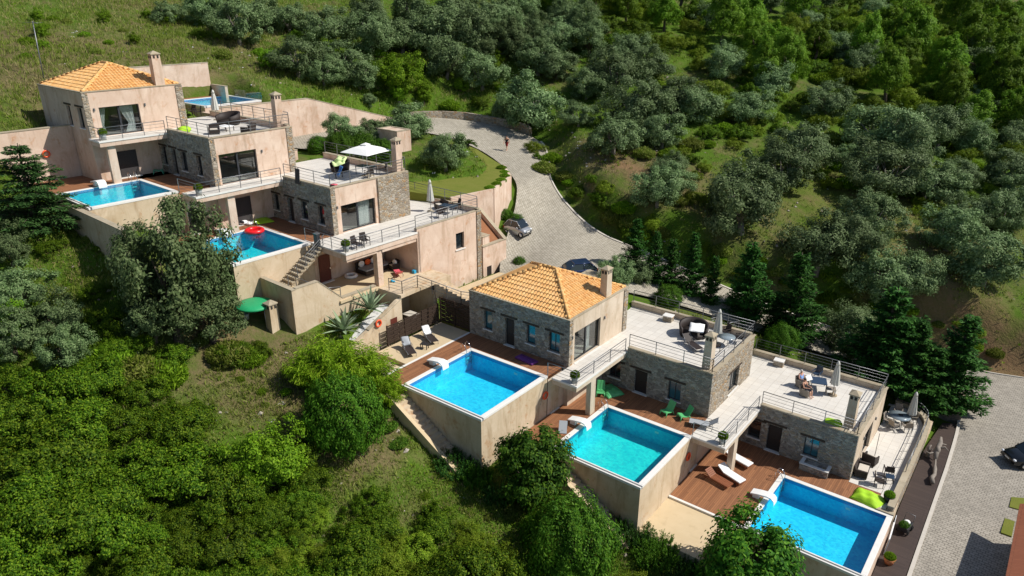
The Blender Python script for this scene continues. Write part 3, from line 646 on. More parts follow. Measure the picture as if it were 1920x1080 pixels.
# V5 roof terrace (local origin = V5 corner)
terrace(V5,[(-10.6,-.3,3.3,7.6),(-6.65,-.3,.3,3.3),(-8.72,-6.65,0,3.3)],h,[(-6.62,.02,-.03,.3,h+.35,h+.25),(-.3,.03,.3,7.9,h+.35,h+.25),(-10.6,-.3,7.6,7.9,h+.45,-2)],[[(-6.6,.12,h+.35),(-.12,.12,h+.35),(-.12,7.75,h+.35)],[(-10.5,7.75,h+.45),(-.12,7.75,h+.45)]])
terrace(V6,[(-10.6,-.3,3.6,7.95),(-6.65,-.3,.3,3.6),(-9.08,-6.65,0,3.6)],h,[(-6.62,.02,-.03,.3,h+.35,h+.25),(-.3,.03,.3,8.3,h+.35,h+.25),(-10.2,-.3,7.95,8.3,h+.45,-2)],[[(-6.6,.12,h+.35),(-.12,.12,h+.35),(-.12,8.15,h+.35)],[(-10.1,8.15,h+.45),(-.12,8.15,h+.45)]])
mb=MB(); mb.box(-.74,-.62,1.9,7.2,h-.0,h+.05); mb.box(-.45,-.33,1.9,7.2,h,h+.05); mb.build('step_edge','coping_white',V6)
h=HA
terrace(V2,[(-6.9,-.3,.3,7.15),(-8.85,-6.9,0,7.15),(-13,-8.85,2.9,7.15)],h,[(-6.88,.02,-.03,.3,h+.35,h+.25),(-.3,.03,.3,7.5,h+.35,h+.25),(-13,-.3,7.15,7.5,h+.5,-1)],[[(-6.8,.12,h+.35),(-.12,.12,h+.35),(-.12,7.35,h+.35)],[(-12.9,7.35,h+.5),(-.12,7.35,h+.5)]],pm='plaster_pink')
terrace(V3,[(-8.43,-.3,2.7,7.65),(-6.4,-.3,.3,2.7),(-8.43,-6.4,0,2.7),(-11.4,-8.43,2.7,7.65)],h,[(-6.38,.02,-.03,.3,h+.35,h+.25),(-.3,.03,.3,8.0,h+.35,h+.25),(-11.4,-.3,7.65,8.0,h+.5,-1)],[[(-6.3,.12,h+.35),(-.12,.12,h+.35),(-.12,7.85,h+.35)],[(-11.3,7.85,h+.5),(-.12,7.85,h+.5)]],pm='plaster_pink')
# --- balconies beside the glass doors
def balcony(t,x1,y0,y1,colxy,colz,wm,rails,beam=True,slabz=0):
    mb=MB(); mb.box(0.001,x1,y0,y1,-.06,0.006); f=mb.build('balcony','terrace_tile',t)
    e=MB(); e.box(x1,x1+.07,y0-.07,y1,-.12,.012); e.box(-.02,x1,y0-.07,y0,-.12,.012); e.build('edge','coping_white',f)
    s=MB(); s.box(.02,x1+.02,y0-.02,y1,-.46,-.12); s.box(.002,x1-.01,y0+.01,y1,-.13,-.061); s.build('slab',wm,f)
    if colxy:
        c=MB(); cx,cy=colxy; c.box(cx,cx+.38,cy,cy+.62,colz,-.46); c.build('column',wm,f)
    r=railing(f,rails); return f
balcony(V4,1.98,-1.98,4.78,(1.62,-.10),-HB,'plaster_beige',[[(-.45,-1.9,0),(1.9,-1.9,0),(1.9,4.75,0)]])
balcony(V5,2.42,-2.78,3.55,(2.0,-.8),-HB,'plaster_beige',[[(.1,-2.7,0),(2.33,-2.7,0),(2.33,3.5,0)]])
balcony(V1,1.9,-.10,5.25,(1.30,.45),-HA,'plaster_pink',[[(.05,.0,0),(1.82,.0,0),(1.82,5.2,0)]])
balcony(V2,1.95,-2.65,4.8,(1.4,-.12),-HA,'plaster_pink',[[(-.9,-2.55,0),(1.87,-2.55,0),(1.87,4.75,0)]])
# villa 3: wide terrace over an open lower storey
f=MB(); f.box(.001,4.25,-2.15,4.9,-.06,.006); f.box(.001,4.1,4.9,12.3,-.06,.006); f.box(-6,.001,7.98,12.3,-.06,.006); fo=f.build('terrace_floor','terrace_tile',V3)
s=MB(); s.box(4.25,4.33,-2.22,4.9,-.12,.012); s.box(-.9,4.25,-2.22,-2.15,-.12,.012); s.build('edge','coping_white',fo)
s=MB(); s.box(.02,4.27,-2.17,4.88,-.52,-.12); s.box(.002,4.24,-2.1,4.9,-.125,-.061); s.build('slab','plaster_pink',fo)
railing(fo,[[(-.85,-2.1,0),(4.18,-2.1,0),(4.18,4.85,0)]]); railing(fo,[[(4.12,4.9,.3),(4.12,12.2,.3)]]); railing(fo,[[(4.05,12.25,.45),(-5.9,12.25,.45)]])
mb=MB(); zb=-11.2
wallq(mb,FX(4.27),4.88,12.3,zb,.24,[(9.3,10.3,-2.68,-1.22)],.3); mb.build('lower_wall','plaster_pink',V3)
mb=MB(); mb.box(.2,3.97,4.88,5.15,-HA,-.061); mb.box(3.97,4.27,4.93,5.15,-HA,-.0); mb.box(-6,4.0,12.0,12.3,zb,.4); mb.box(-3.2,-.0,-2.1,8,-HA,-.9) ; mb.build('inner_wall','plaster_pink',V3)
mb=MB(); mb.box(4.0,4.3,4.86,12.33,.24,.3); mb.box(-6,4.3,11.98,12.33,.4,.46); mb.build('parapet_cap','cap_concrete',V3)
mb=MB(); mb.box(4.2,4.36,11.9,12.42,zb,.235); mb.build('stone_pier','stone_warm',V3)
window(V3,FX(4.27),9.3,10.3,-2.68,-1.22,lint=False,mull=0)
mb=MB(); mb.box(3.6,4.12,.8,1.3,-HA,-.52); mb.build('column','plaster_pink',V3)
mb=MB(); mb.box(3.72,4.2,1.3,4.9,-.8,-.52); mb.box(3.72,4.2,-2.1,.8,-.72,-.52); mb.build('beam','plaster_pink',V3)
door(V3,FX(.28),-1.75,-.7,-1.25,lint=False,mat='door_red',v0=-HA)
mb=MB(); mb.box(0.001,4.27,-3.0,4.88,-HA-.2,-HA); mb.build('patio_floor','patio_concrete',V3)
# doors under the balconies
door(V1,FX(.27),1.65,3.25,-HA+2.2,lint=False,mat='slate_screen',v0=-HA); door(V2,FX(.27),1.15,2.78,-HA+2.25,lint=False,mat='slate_screen',v0=-HA)
def under(t,y0,y1,dz,dy,dw,wm,x=-.39,step=True):
    mb=MB(); wallq(mb,FX(x),y0,0,-dz,-.06,[(dy,dy+dw,-dz,-dz+2.15)],.3); mb.box(x-.6,x-.5,dy-.2,dy+dw+.2,-dz,-.5); mb.build('under_wall',wm,t); 
    door(t,FX(x),dy,dy+dw,-dz+2.13,lint=False,v0=-dz)
under(V4,-1.95,0,HB,-1.55,.95,'plaster_beige'); under(V5,-2.75,0,HB,-2.3,.95,'plaster_beige',x=.02); under(V2,-2.6,0,HA,-2.5,1.3,'plaster_pink',x=-.2)
# ---------------------------------------------------------------- pools, decks, walls
def pool(label,frame,loc,W,L,wallb,wat,wm,slit=True,ladder=True,spout=1,depth=1.5,wallx=None,group='turquoise pools in front of the villas'):
    """origin = outer front left corner of the coping, x right, y back"""
    t=thing('swimming_pool',label,'pool',frame,loc,0,group)
    c=.34; z=.02
    mb=MB(); mb.box(0,W,L-c,L,-.16,z); mb.box(0,c,c,L-c,-.16,z); mb.box(W-c,W,c,L-c,-.16,z); mb.box(0,W,0,.12,-.16,z); mb.box(0,W,.24,c,-.16,z); mb.build('coping','coping_white',t,bevel=.015)
    mb=MB(); mb.box(.0,W,.12,.24,-.16,-.07); mb.build('overflow_gutter','gutter_grey',t)
    b=MB(); x0,x1,y0,y1=c,W-c,c,L-c
    b.quad((x0,y0,-depth),(x1,y0,-depth),(x1,y1,-depth),(x0,y1,-depth)); 
    for a,d in (((x0,y0),(x1,y0)),((x1,y0),(x1,y1)),((x1,y1),(x0,y1)),((x0,y1),(x0,y0))): b.quad((*a,-depth),(*d,-depth),(*d,-.03),(*a,-.03))
    b.build('basin','pool_tile_caustic',t)
    
    wl=MB(); wl.box(x0,x1,y1-.006,y1+.01,-.26,-.04); wl.box(x0-.01,x0+.006,y0,y1-.006,-.26,-.04); wl.box(x1-.006,x1+.01,y0,y1-.006,-.26,-.04); wl.build('waterline_band','pool_band',t)
    m=MB(); m.quad((x0,y0,-.06),(x1,y0,-.06),(x1,y1,-.06),(x0,y1,-.06)); m.build('water',wat,t,recalc=False)
    m=MB(); zb=wallb; e=.03
    m.box(e,W-e,e,c-.02,zb,-.161); m.box(e,W-e,L-c+.02,L-e,zb,-.161); m.box(e,c-.02,c-.02,L-c+.02,zb,-.161); m.box(W-c+.02,W-e,c-.02,L-c+.02,zb,-.161); m.box(e+.1,W-e-.1,e+.1,L-e-.1,zb,-depth-.05); m.build('outer_wall',wm,t)
    if ladder:
        l=MB(); lx,ly=c-.1,L-.95
        for dy in (0,.48):
            l.tube([(lx-.35,ly+dy,-.0),(lx-.36,ly+dy,.55),(lx-.2,ly+dy,.72),(lx+.0,ly+dy,.62),(lx+.18,ly+dy,.3),(lx+.2,ly+dy,-1.0)],.024,6)
        for k in range(3): l.box(lx+.14,lx+.24,ly,ly+.48,-.25-.28*k,-.22-.28*k)
        l.build('ladder','chrome',t)
    if spout:
        s=MB(); sy=L*.5-.05; wdt=.62; prof=[(-.75,.30),(-.2,.42),(.35,.50),(.62,.46),(.80,.30),(.84,.05)]
        vs=[];
        for x,zz in prof:
            for dy,dz in ((-wdt/2,-.05),(-wdt/2,.05),(wdt/2,.05),(wdt/2,-.05)): vs.append((x,sy+dy,zz+dz))
        n=len(prof); fs=[(4*i+k,4*i+(k+1)%4,4*i+4+(k+1)%4,4*i+4+k) for i in range(n-1) for k in range(4)]+[(0,1,2,3),(4*n-4,4*n-3,4*n-2,4*n-1)]
        s.add(vs,fs,0,False); s.box(-.62,-.2,sy-.2,sy+.2,.0,.36); s.build('waterfall_spout','white_plastic',t,bevel=.02)
    s=MB(); s.box(W*.62,W*.62+.28,L-c-.012,L-c+.01,-.62,-.48); s.build('pool_light','coping_white',t)
    return t
def slab(name,label,cat,frame,rects,z0,z1,mat,loc=(0,0,0)):
    x=min(r[0] for r in rects); y=min(r[2] for r in rects); mb=MB()
    for r in rects: mb.box(r[0]-x,r[1]-x,r[2]-y,r[3]-y,z0-z1,0)
    o=mb.build(name,mat); place(o,frame,(x,y,z1)); return tag(o,label,cat)
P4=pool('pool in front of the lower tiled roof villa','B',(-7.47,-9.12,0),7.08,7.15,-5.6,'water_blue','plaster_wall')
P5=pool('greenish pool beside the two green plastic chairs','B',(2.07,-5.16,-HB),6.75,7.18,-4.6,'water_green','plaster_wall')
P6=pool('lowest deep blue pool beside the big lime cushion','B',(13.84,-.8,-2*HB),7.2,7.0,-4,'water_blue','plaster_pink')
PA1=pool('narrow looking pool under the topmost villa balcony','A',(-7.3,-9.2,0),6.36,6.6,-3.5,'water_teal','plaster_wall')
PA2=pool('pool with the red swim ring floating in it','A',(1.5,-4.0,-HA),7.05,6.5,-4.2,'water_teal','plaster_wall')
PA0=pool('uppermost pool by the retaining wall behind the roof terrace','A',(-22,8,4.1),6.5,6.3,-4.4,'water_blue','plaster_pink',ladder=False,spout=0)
g=MB(); g.box(1.2,6.5,6.36,6.385,.02,.75); g.build('glass_screen','clear_glass',PA0)
# decks
slab('wooden_deck','red brown timber deck around the first lower pool, house shadow across it','deck','B',[(-9.2,-7.47,-9.1,-1.97),(-9.2,-.39,-1.97,-.002)],-.3,0,'deck_wood')
slab('wooden_deck','timber deck under the balcony beside the greenish pool','deck','B',[(-.38,2.07,-5.1,2.02),(-.38,8.72,2.02,4.785)],-HB-.3,-HB,'deck_wood')
slab('wooden_deck','broad timber deck carrying wooden sun loungers','deck','B',[(8.82,13.84,-.7,6.2),(8.82,17.8,6.2,8.345),(17.8,20.9,6.2,8.1)],-2*HB-.3,-2*HB,'deck_wood')
slab('wooden_deck','timber deck of the narrow looking pool below the fir tree','deck','A',[(-12.6,-8.86,-9.2,-5.26),(-8.84,-7.3,-9.2,-.002),(-8.84,-.95,-2.6,-.002)],-.3,0,'deck_wood')
slab('wooden_deck','timber deck with green inflatable by the red ring pool','deck','A',[(-.9,1.5,-4,4.8),(1.5,8.43,2.5,4.8)],-HA-.3,-HA,'deck_wood')
slab('wooden_deck','small timber deck strip behind the uppermost pool','deck','A',[(-23.49,-22.01,7.8,13.19)],3.7,4.1,'deck_wood')
# patios
slab('patio','beige concrete patio with two grey mesh loungers','patio','B',[(-12.45,-9.42,-6.8,0)],-.3,0,'patio_concrete')
slab('kerb_strip','white stone strip between the beige patio and the timber deck','kerb','B',[(-9.41,-9.21,-9.1,-.01)],-.28,.012,'coping_white')
slab('patio','empty tan concrete patio below the wooden loungers','patio','B',[(8.79,13.86,-5.0,-.9)],-7.2,-6.52,'patio_concrete')
slab('kerb_strip','white stone strip along the front edge of the broad lounger deck','kerb','B',[(8.82,13.84,-.9,-.71)],-6.7,-6.385,'coping_white')
slab('side_terrace','pale tiled terrace beside the lowest villa wall','terrace','B',[(17.82,20.25,8.12,20.9)],-6.75,-6.4,'terrace_tile')
# base blocks under decks
def block(name,label,frame,boxes,mat,cap=None,cat='wall'):
    x=min(b[0] for b in boxes); y=min(b[2] for b in boxes); z=min(b[4] for b in boxes); mb=MB()
    for b in boxes: mb.box(b[0]-x,b[1]-x,b[2]-y,b[3]-y,b[4]-z,b[5]-z)
    t=thing('retaining_wall',label,cat,frame,(x,y,z)); mb.build('wall_body',mat,t)
    if cap:
        c=MB()
        for b in cap: c.box(b[0]-x,b[1]-x,b[2]-y,b[3]-y,b[4]-z,b[5]-z)
        c.build('wall_cap','cap_concrete',t)
    return t
block('retaining_wall','plaster base wall under the patio and deck of the first lower pool','B',[(-12.5,-7.5,-9.08,-.05,-4,-.31),(-7.5,-.40,-1.95,-.05,-4,-.31)],'plaster_wall')
block('retaining_wall','plaster base wall under the deck of the greenish pool','B',[(-.39,2.07,-5.08,4.7,-7,-HB-.31),(2.07,8.72,2.05,4.7,-7,-HB-.31)],'plaster_wall')
block('retaining_wall','plaster base wall under the broad lounger deck','B',[(8.8,13.85,-.68,8.3,-10,-6.72),(13.85,20.95,6.25,8.3,-10,-6.72),(17.85,20.9,8.3,20.9,-10,-6.76)],'plaster_wall')
block('retaining_wall','plaster base wall under the fir tree deck','A',[(-12.55,-7.28,-9.18,-5.3,-4,-.31),(-8.8,-7.28,-5.3,-.05,-4,-.31),(-7.3,-.96,-2.58,-.05,-4,-.31)],'plaster_wall')
block('retaining_wall','plaster base wall under the red ring pool deck','A',[(-.95,1.5,-3.98,4.75,-8,-HA-.31),(1.5,8.42,2.52,4.75,-8,-HA-.31)],'plaster_wall')
block('retaining_wall','tall plaster wall left of the topmost villa, half in shadow','A',[(-12.75,-12.4,-16,-5.27,-.6,4.2)],'plaster_pink',[(-12.78,-12.36,-16,-5.27,4.2,4.27)])
block('retaining_wall','plaster wall rising behind the uppermost pool','A',[(-23.8,-23.5,3.5,13.2,2.5,7.5)],'plaster_pink',[(-23.83,-23.47,3.5,13.23,7.5,7.57)])
block('retaining_wall','low brown wall stub at the end of the uppermost pool','A',[(-23.5,-20.6,13.2,13.5,2.6,5.2)],'plaster_beige',[(-23.5,-20.57,13.17,13.53,5.2,5.26)])
block('retaining_wall','long plaster wall base behind the uppermost pool terrace','A',[(-15.5,-13.0,7.6,7.9,0,3.6)],'plaster_pink')
# sloping long wall behind upper parking
t=thing('retaining_wall','long pink boundary wall sloping down behind the upper parking','wall','A',(-13.1,7.9,0))
mb=MB(); mb.hexa([(0,0,-.5),(.35,0,-.5),(.35,10.2,-.5),(0,10.2,-.5),(0,0,4.15),(.35,0,4.15),(.35,10.2,4.1),(0,10.2,4.1)]); mb.hexa([(0,10.2,-.5),(.35,10.2,-.5),(1.4,21,-1.2),(1.05,21,-1.2),(0,10.2,4.1),(.35,10.2,4.1),(1.4,21,.9),(1.05,21,.9)]); mb.build('wall_body','plaster_pink',t)
mb=MB(); mb.hexa([(-.03,0,4.15),(.38,0,4.15),(.38,10.2,4.1),(-.03,10.2,4.1),(-.03,0,4.22),(.38,0,4.22),(.38,10.2,4.17),(-.03,10.2,4.17)]); mb.hexa([(-.03,10.2,4.1),(.38,10.2,4.1),(1.43,21,.9),(1.02,21,.9),(-.03,10.2,4.17),(.38,10.2,4.17),(1.43,21,.97),(1.02,21,.97)]); mb.build('wall_cap','cap_concrete',t)
# curved stone wall at the end of the drive
t=thing('stone_wall','low curved stone wall at the far end of the cobbled drive','wall','B',(-40,27.2,10)); mb=MB()
pts=[(-1.6,-3.2,.3),(-.9,.2,.25),(.3,2.6,.1),(2.2,4.6,-.1),(4.6,6.0,-.45),(7.2,6.8,-.75),(9.4,7.0,-1.05),(11.2,6.6,-1.4)]
for a,b in zip(pts[:-1],pts[1:]):
    d=Vector((b[0]-a[0],b[1]-a[1])).normalized(); nn=(-d.y*.42,d.x*.42)
    mb.hexa([(a[0],a[1],a[2]-2),(b[0],b[1],b[2]-2),(b[0]+nn[0],b[1]+nn[1],b[2]-2),(a[0]+nn[0],a[1]+nn[1],a[2]-2),(a[0],a[1],a[2]+.95),(b[0],b[1],b[2]+.95),(b[0]+nn[0],b[1]+nn[1],b[2]+.95),(a[0]+nn[0],a[1]+nn[1],a[2]+.95)])
mb.build('wall_body','stone_warm',t)
# wall sloping along the front of the fir tree pool
t=thing('retaining_wall','shaded retaining wall running on beyond the front of the narrow looking pool','wall','A',(-3.2,-9.8,0))
mb=MB(); mb.hexa([(0,0,-4),(9,.0,-6),(9,.38,-6),(0,.38,-4),(0,0,-.12),(9,0,-.2),(9,.38,-.2),(0,.38,-.12)]); mb.build('wall_body','plaster_wall',t)
mb=MB(); mb.hexa([(0,-.03,-.12),(9,-.03,-.2),(9,.41,-.2),(0,.41,-.12),(0,-.03,-.05),(9,-.03,-.13),(9,.41,-.13),(0,.41,-.05)]); mb.build('wall_cap','cap_concrete',t)
# --- curved wall of the lowest side terrace
t=thing('terrace_wall','curved stone parapet wall with railing round the lowest side terrace','wall','B',(20.3,8,-6.4))
path=[(.28,-1.6),(.3,3),(.3,8),(.26,10.4)]+[(.26-2.6+2.6*math.cos(a),10.4+2.6*math.sin(a)) for a in [R(d) for d in range(12,100,11)]]
def strip(mb,path,w0,w1,z0,z1,mi=0):
    n=len(path); L=[];Rr=[]
    for i,(x,y) in enumerate(path):
        a=path[max(i-1,0)];b=path[min(i+1,n-1)]; d=Vector((b[0]-a[0],b[1]-a[1])).normalized(); nn=Vector((d.y,-d.x)); L.append((x+nn.x*w0,y+nn.y*w0)); Rr.append((x+nn.x*w1,y+nn.y*w1))
    for i in range(n-1): mb.hexa([(*L[i],z0),(*Rr[i],z0),(*Rr[i+1],z0),(*L[i+1],z0),(*L[i],z1),(*Rr[i],z1),(*Rr[i+1],z1),(*L[i+1],z1)],mi)
mb=MB(); strip(mb,path,0,.34,-4,.38); mb.build('wall_body','stone_warm',t)
mb=MB(); strip(mb,path,-.03,.38,.38,.45); mb.build('wall_cap','cap_concrete',t)
railing(t,[[(x+.12,y,.45) for x,y in path[1:]]],h=.72,bars=2,step=1.3,toe=.05)
mb=MB(); strip(mb,[(x-.05,y) for x,y in path],-.34,-.02,-.0,.07); strip(mb,[(x-.36,y) for x,y in path],-.32,-.03,-.0,.035); mb.build('step_edge','terrace_tile',t)
mb=MB(); mb.box(-.3,.75,-1.9,-1.6,-4,.1); mb.build('end_pier','cap_concrete',t)
# outside stairs along the pool walls
def stairs(name,label,frame,loc,dirx,n,w,tread,rise,mat,kerbm=None,solid=True,rail=None,rz=0):
    t=thing(name,label,'stairs',frame,loc,rz)
    mb=MB()
    for k in range(n): mb.box(k*tread,(k+1)*tread,0,w,-(k+1)*rise-(1.2 if solid else .06)+.0,-(k+1)*rise+rise*.0)
    mb.build('step',mat,t)
    if kerbm:
        c=MB(); c.hexa([(-.3,-.28,-.8),(n*tread,-.28,-n*rise-.8),(n*tread,0,-n*rise-.8),(-.3,0,-.8),(-.3,-.28,.22),(n*tread,-.28,-n*rise+.15),(n*tread,0,-n*rise+.15),(-.3,0,.22)]); c.build('side_kerb',kerbm,t)
    return t
stairs('garden_stairs','concrete steps descending along the front wall of the first lower pool','B',(-7.2,-10.2,-.3),1,19,1.05,.34,.2,'plaster_wall','patio_concrete')
stairs('garden_stairs','shaded concrete steps along the front wall of the greenish pool','B',(3.2,-6.15,-3.6),1,17,.9,.36,.215,'plaster_wall','patio_concrete')
# open stair from the red ring pool deck
t=thing('timber_stairs','open stair with thick timber treads beside the red ring pool','stairs','A',(8.65,2.75,-HA))
n=11; mb=MB()
for k in range(n): mb.box(.02,1.25,-.31*k-.36,-.31*k,-.215*k-.23,-.215*k-.11)
mb.build('step','cap_concrete',t); mb=MB()
mb.hexa([(.35,-3.5,-2.75),(.95,-3.5,-2.75),(.95,0,-.6),(.35,0,-.6),(.35,-3.5,-2.5),(.95,-3.5,-2.5),(.95,0,-.25),(.35,0,-.25)]); mb.build('stringer','plaster_wall',t)
mb=MB()
for off in (0.95,.72,.5,.28): mb.tube([(1.2,.1,off-.1),(1.2,-3.45,off-2.45)],.024 if off>.9 else .014,6)
for k in range(5): y=-.05-.83*k; z=-.69*.84*k-.1; mb.box(1.18,1.22,y-.02,y+.02,z-.25,z+.92)
mb.build('railing','rail_metal',t)
block('retaining_wall','plaster wall block enclosing the landing below the timber stair','A',[(8.6,12.55,-2.1,-1.8,-9.5,-5.05),(12.25,12.55,-1.8,.1,-9.5,-5.0)],'plaster_wall',[(8.6,12.58,-2.13,-1.77,-5.05,-4.98),(12.22,12.58,-1.77,.1,-5.0,-4.93)])
slab('stair_landing','small concrete landing at the foot of the timber stair','landing','A',[(8.6,12.25,-1.8,-.1)],-7.3,-6.0,'patio_concrete')
t=thing('retaining_wall','lit plaster wall with sloping top in front of the covered patio','wall','A',(12.25,.1,-9.5))
mb=MB(); mb.hexa([(0,0,0),(.3,0,0),(.3,2,0),(0,2,0),(0,0,4.5),(.3,0,4.5),(.3,2,2.6),(0,2,2.6)]); mb.box(0,.3,2,5.2,0,2.6); mb.build('wall_body','plaster_wall',t)
mb=MB(); mb.hexa([(-.03,0,4.5),(.33,0,4.5),(.33,2,2.6),(-.03,2,2.6),(-.03,0,4.57),(.33,0,4.57),(.33,2,2.67),(-.03,2,2.67)]); mb.box(-.03,.33,2,5.2,2.6,2.67); mb.build('wall_cap','cap_concrete',t)
mb=thing('railing_run','short handrail on the landing beside the timber stair','railing','A',(10.2,-.2,-6)); railing(mb,[[(0,0,0),(2,.9,-.7),(2,2.4,-1.0)]],h=.9,bars=2)
# --- planter wall, bar room and fence left of the lower row
t=thing('retaining_wall','cream planter wall with sloping top below the agaves','wall','B',(-13.4,-6.9,-1))
mb=MB(); mb.hexa([(0,0,-1),(.32,0,-1),(.32,3.0,-1),(0,3.0,-1),(0,0,2.6),(.32,0,2.6),(.32,3.0,4.0),(0,3.0,4.0)]); wallq(mb,lambda u,v,d:(.32-d,u,v),3.0,3.4,0,4.0,[],.32); mb.hexa([(0,-2.2,-1),(.32,-2.2,-1),(.32,0,-1),(0,0,-1),(0,-2.2,1.8),(.32,-2.2,1.8),(.32,0,2.6),(0,0,2.6)]); mb.build('wall_body','plaster_wall',t)
mb=MB(); mb.hexa([(-.03,0,2.6),(.35,0,2.6),(.35,3.4,4.0),(-.03,3.4,4.0),(-.03,0,2.67),(.35,0,2.67),(.35,3.4,4.07),(-.03,3.4,4.07)]); mb.build('wall_cap','cap_concrete',t)
mb=MB(); mb.box(.3,.33,2.15,2.85,1.0,2.75); mb.build('door','door_red',t)
t=thing('stair_block','plaster block with a shaded bar niche under the patio steps','wall','B',(-13.4,-3.5,0))
mb=MB(); mb.box(-3.6,-.02,0,.3,-1,3.05); mb.box(-3.6,-2.6,.3,5.5,-1,3.05); mb.box(-3.6,.32,0,5.6,3.05,3.3); mb.box(-2.6,.3,3.6,3.9,-1,3.05); mb.hexa([(.0,3.6,2.6),(.32,3.6,2.6),(.32,5.6,2.2),(0,5.6,2.2),(.0,3.6,3.05),(.32,3.6,3.05),(.32,5.6,3.05),(0,5.6,3.05)]); mb.build('wall_body','plaster_wall',t)
railing(t,[[(-1.2,.2,3.3),(.1,.35,3.3),(.1,2.0,3.3),(3.2,3.6,2.2),(4.0,4.6,1.9)]],h=1.0,bars=3,step=1.2)
mb=MB(); mb.box(-2.58,-.2,.5,1.5,0,.05) ; mb.build('niche_floor','patio_concrete',t)
t=thing('outdoor_counter','grey bar counter in the shaded niche behind the slatted fence','counter','B',(-14.3,-2.3,0)); mb=MB(); mb.box(0,1.3,0,.8,0,.98); mb.build('cabinet','interior_dark',t); mb=MB(); mb.box(-.05,1.35,-.05,.85,.98,1.04); mb.build('worktop','kerb_stone',t)
st=stairs('patio_steps','concrete steps leading from the covered patio to the parking','B',(-13.0,.15,3.3),1,9,1.3,.36,.17,'plaster_wall',rz=R(24))
def slat_fence(label,frame,loc,L,H_,rz,n):
    t=thing('slat_fence',label,'fence',frame,loc,rz); 
    for i in range(n):
        x0=L*i/n; x1=L*(i+1)/n; mb=MB()
        k=0; z=.12
        while z<H_:
            for j in range(3): a=x0+.08+(x1-x0-.14)*j/3; mb.box(a,a+(x1-x0-.14)/3,(-.02 if (k+j)%2 else .012),(-.012+.02 if (k+j)%2 else .032),z,min(z+.15,H_))
            z+=.175; k+=1
        mb.build('panel','dark_wood',t)
    for i in range(n+1): mb=MB(); x=L*i/n; mb.box(x-.045,x+.045,-.05,.05,0,H_+.05); mb.build('post','dark_wood',t)
    return t
slat_fence('brown woven slat fence behind the two grey loungers','B',(-12.55,-5.6,0),5.5,1.62,R(90),3)
slat_fence('taller dark slat fence end between patio and stone villa','B',(-12.5,.12,0),3.1,2.15,0,2)
# agave bed
o=slab('gravel_bed','white stone gravel under the two big agaves','gravel','B',[(-14.9,-13.41,-7.7,-3.55)],-.6,1.2,'white_gravel'); o['kind']='stuff'
o.rotation_euler=(R(22),0,0); o.location.z=.8
# glass canopy over a light well
t=thing('glass_canopy','small glass roof on a metal frame above the bamboo','canopy','B',(-19.6,-9.2,.6)); mb=MB()
for x in (0,1.8,3.5):
    mb.box(x-.03,x+.03,0,1.7,.82,.9)
    for y in (0,1.7): mb.box(x-.03,x+.03,y-.03,y+.03,-1.5,.82)
for y in (0,1.7): mb.box(0,3.5,y-.03,y+.03,.83,.89)
mb.build('frame','rail_metal',t); mb=MB(); mb.box(0,3.5,.0,1.7,.905,.925); mb.build('pane','clear_glass',t)
# plinth block with planters beside villa 3
t=thing('annex_wall','low plaster annex with red soil planter beside the tall villa wall','annex','A',(8.6,17.46,-12))
mb=MB(); mb.box(3.85,4.15,0,2.9,0,5.2); mb.hexa([(0,2.9,0),(4.15,2.9,0),(4.15,3.2,0),(0,3.2,0),(0,2.9,8.3),(4.15,2.9,5.2),(4.15,3.2,5.2),(0,3.2,8.3)]); mb.box(2.6,3.85,.3,1.2,0,6.0); mb.build('wall_body','plaster_pink',t)
mb=MB(); mb.box(3.8,4.2,0,2.9,5.2,5.28); mb.hexa([(0,2.85,8.3),(4.2,2.85,5.2),(4.2,3.25,5.2),(0,3.25,8.3),(0,2.85,8.38),(4.2,2.85,5.28),(4.2,3.25,5.28),(0,3.25,8.38)]); mb.box(2.55,3.9,.25,1.25,6.0,6.06); mb.build('wall_cap','cap_concrete',t)
mb=MB(); mb.hexa([(0,0,4),(3.85,0,4),(3.85,2.9,4),(0,2.9,4),(0,0,7.9),(3.85,0,5.0),(3.85,2.9,5.0),(0,2.9,7.9)]); mb.build('planter_soil','red_soil',t)
mb=MB(); mb.box(4.12,4.17,.5,1.1,.5,3.2); mb.build('door','door_dark',t)
# lawn mound
lawn=[(-36.3,20.6),(-33.8,25.3),(-29.5,24.6),(-23.4,21.7),(-20.0,18.6),(-18.0,13.4),(-19.0,8.6),(-24.2,7.2),(-29.5,8.2),(-33.2,11.5)]
lz=[9.3,8.7,8.25,7.65,7.5,7.5,7.5,7.7,8.3,9.2]
mb=MB(); mb.prism(lawn,[4.0]*10,lz); tag(mb.build('lawn','lawn_grass'),'trimmed green lawn mound inside the bend of the drive','lawn',kind='structure')
t=thing('retaining_wall','curved plaster retaining wall under the lawn edge','wall','B',(0,0,0)); mb=MB(); seq=[(a,b) for a,b in zip(lawn[3:7],lz[3:7])]
cu=[]
for i in range(len(seq)-1):
    (p,z0),(q,z1)=seq[i],seq[i+1]
    for k in range(4): f=k/4; cu.append((p[0]+(q[0]-p[0])*f,p[1]+(q[1]-p[1])*f,z0+(z1-z0)*f))
cu.append((*seq[-1][0],seq[-1][1]))
for a,b in zip(cu[:-1],cu[1:]):
    d=Vector((b[0]-a[0],b[1]-a[1])).normalized(); nn=(-d.y*.25,d.x*.25)
    mb.hexa([(a[0],a[1],1.5),(b[0],b[1],1.5),(b[0]+nn[0],b[1]+nn[1],1.5),(a[0]+nn[0],a[1]+nn[1],1.5),(a[0],a[1],a[2]+.06),(b[0],b[1],b[2]+.06),(b[0]+nn[0],b[1]+nn[1],b[2]+.06),(a[0]+nn[0],a[1]+nn[1],a[2]+.06)])
mb.build('wall_body','plaster_pink',t)
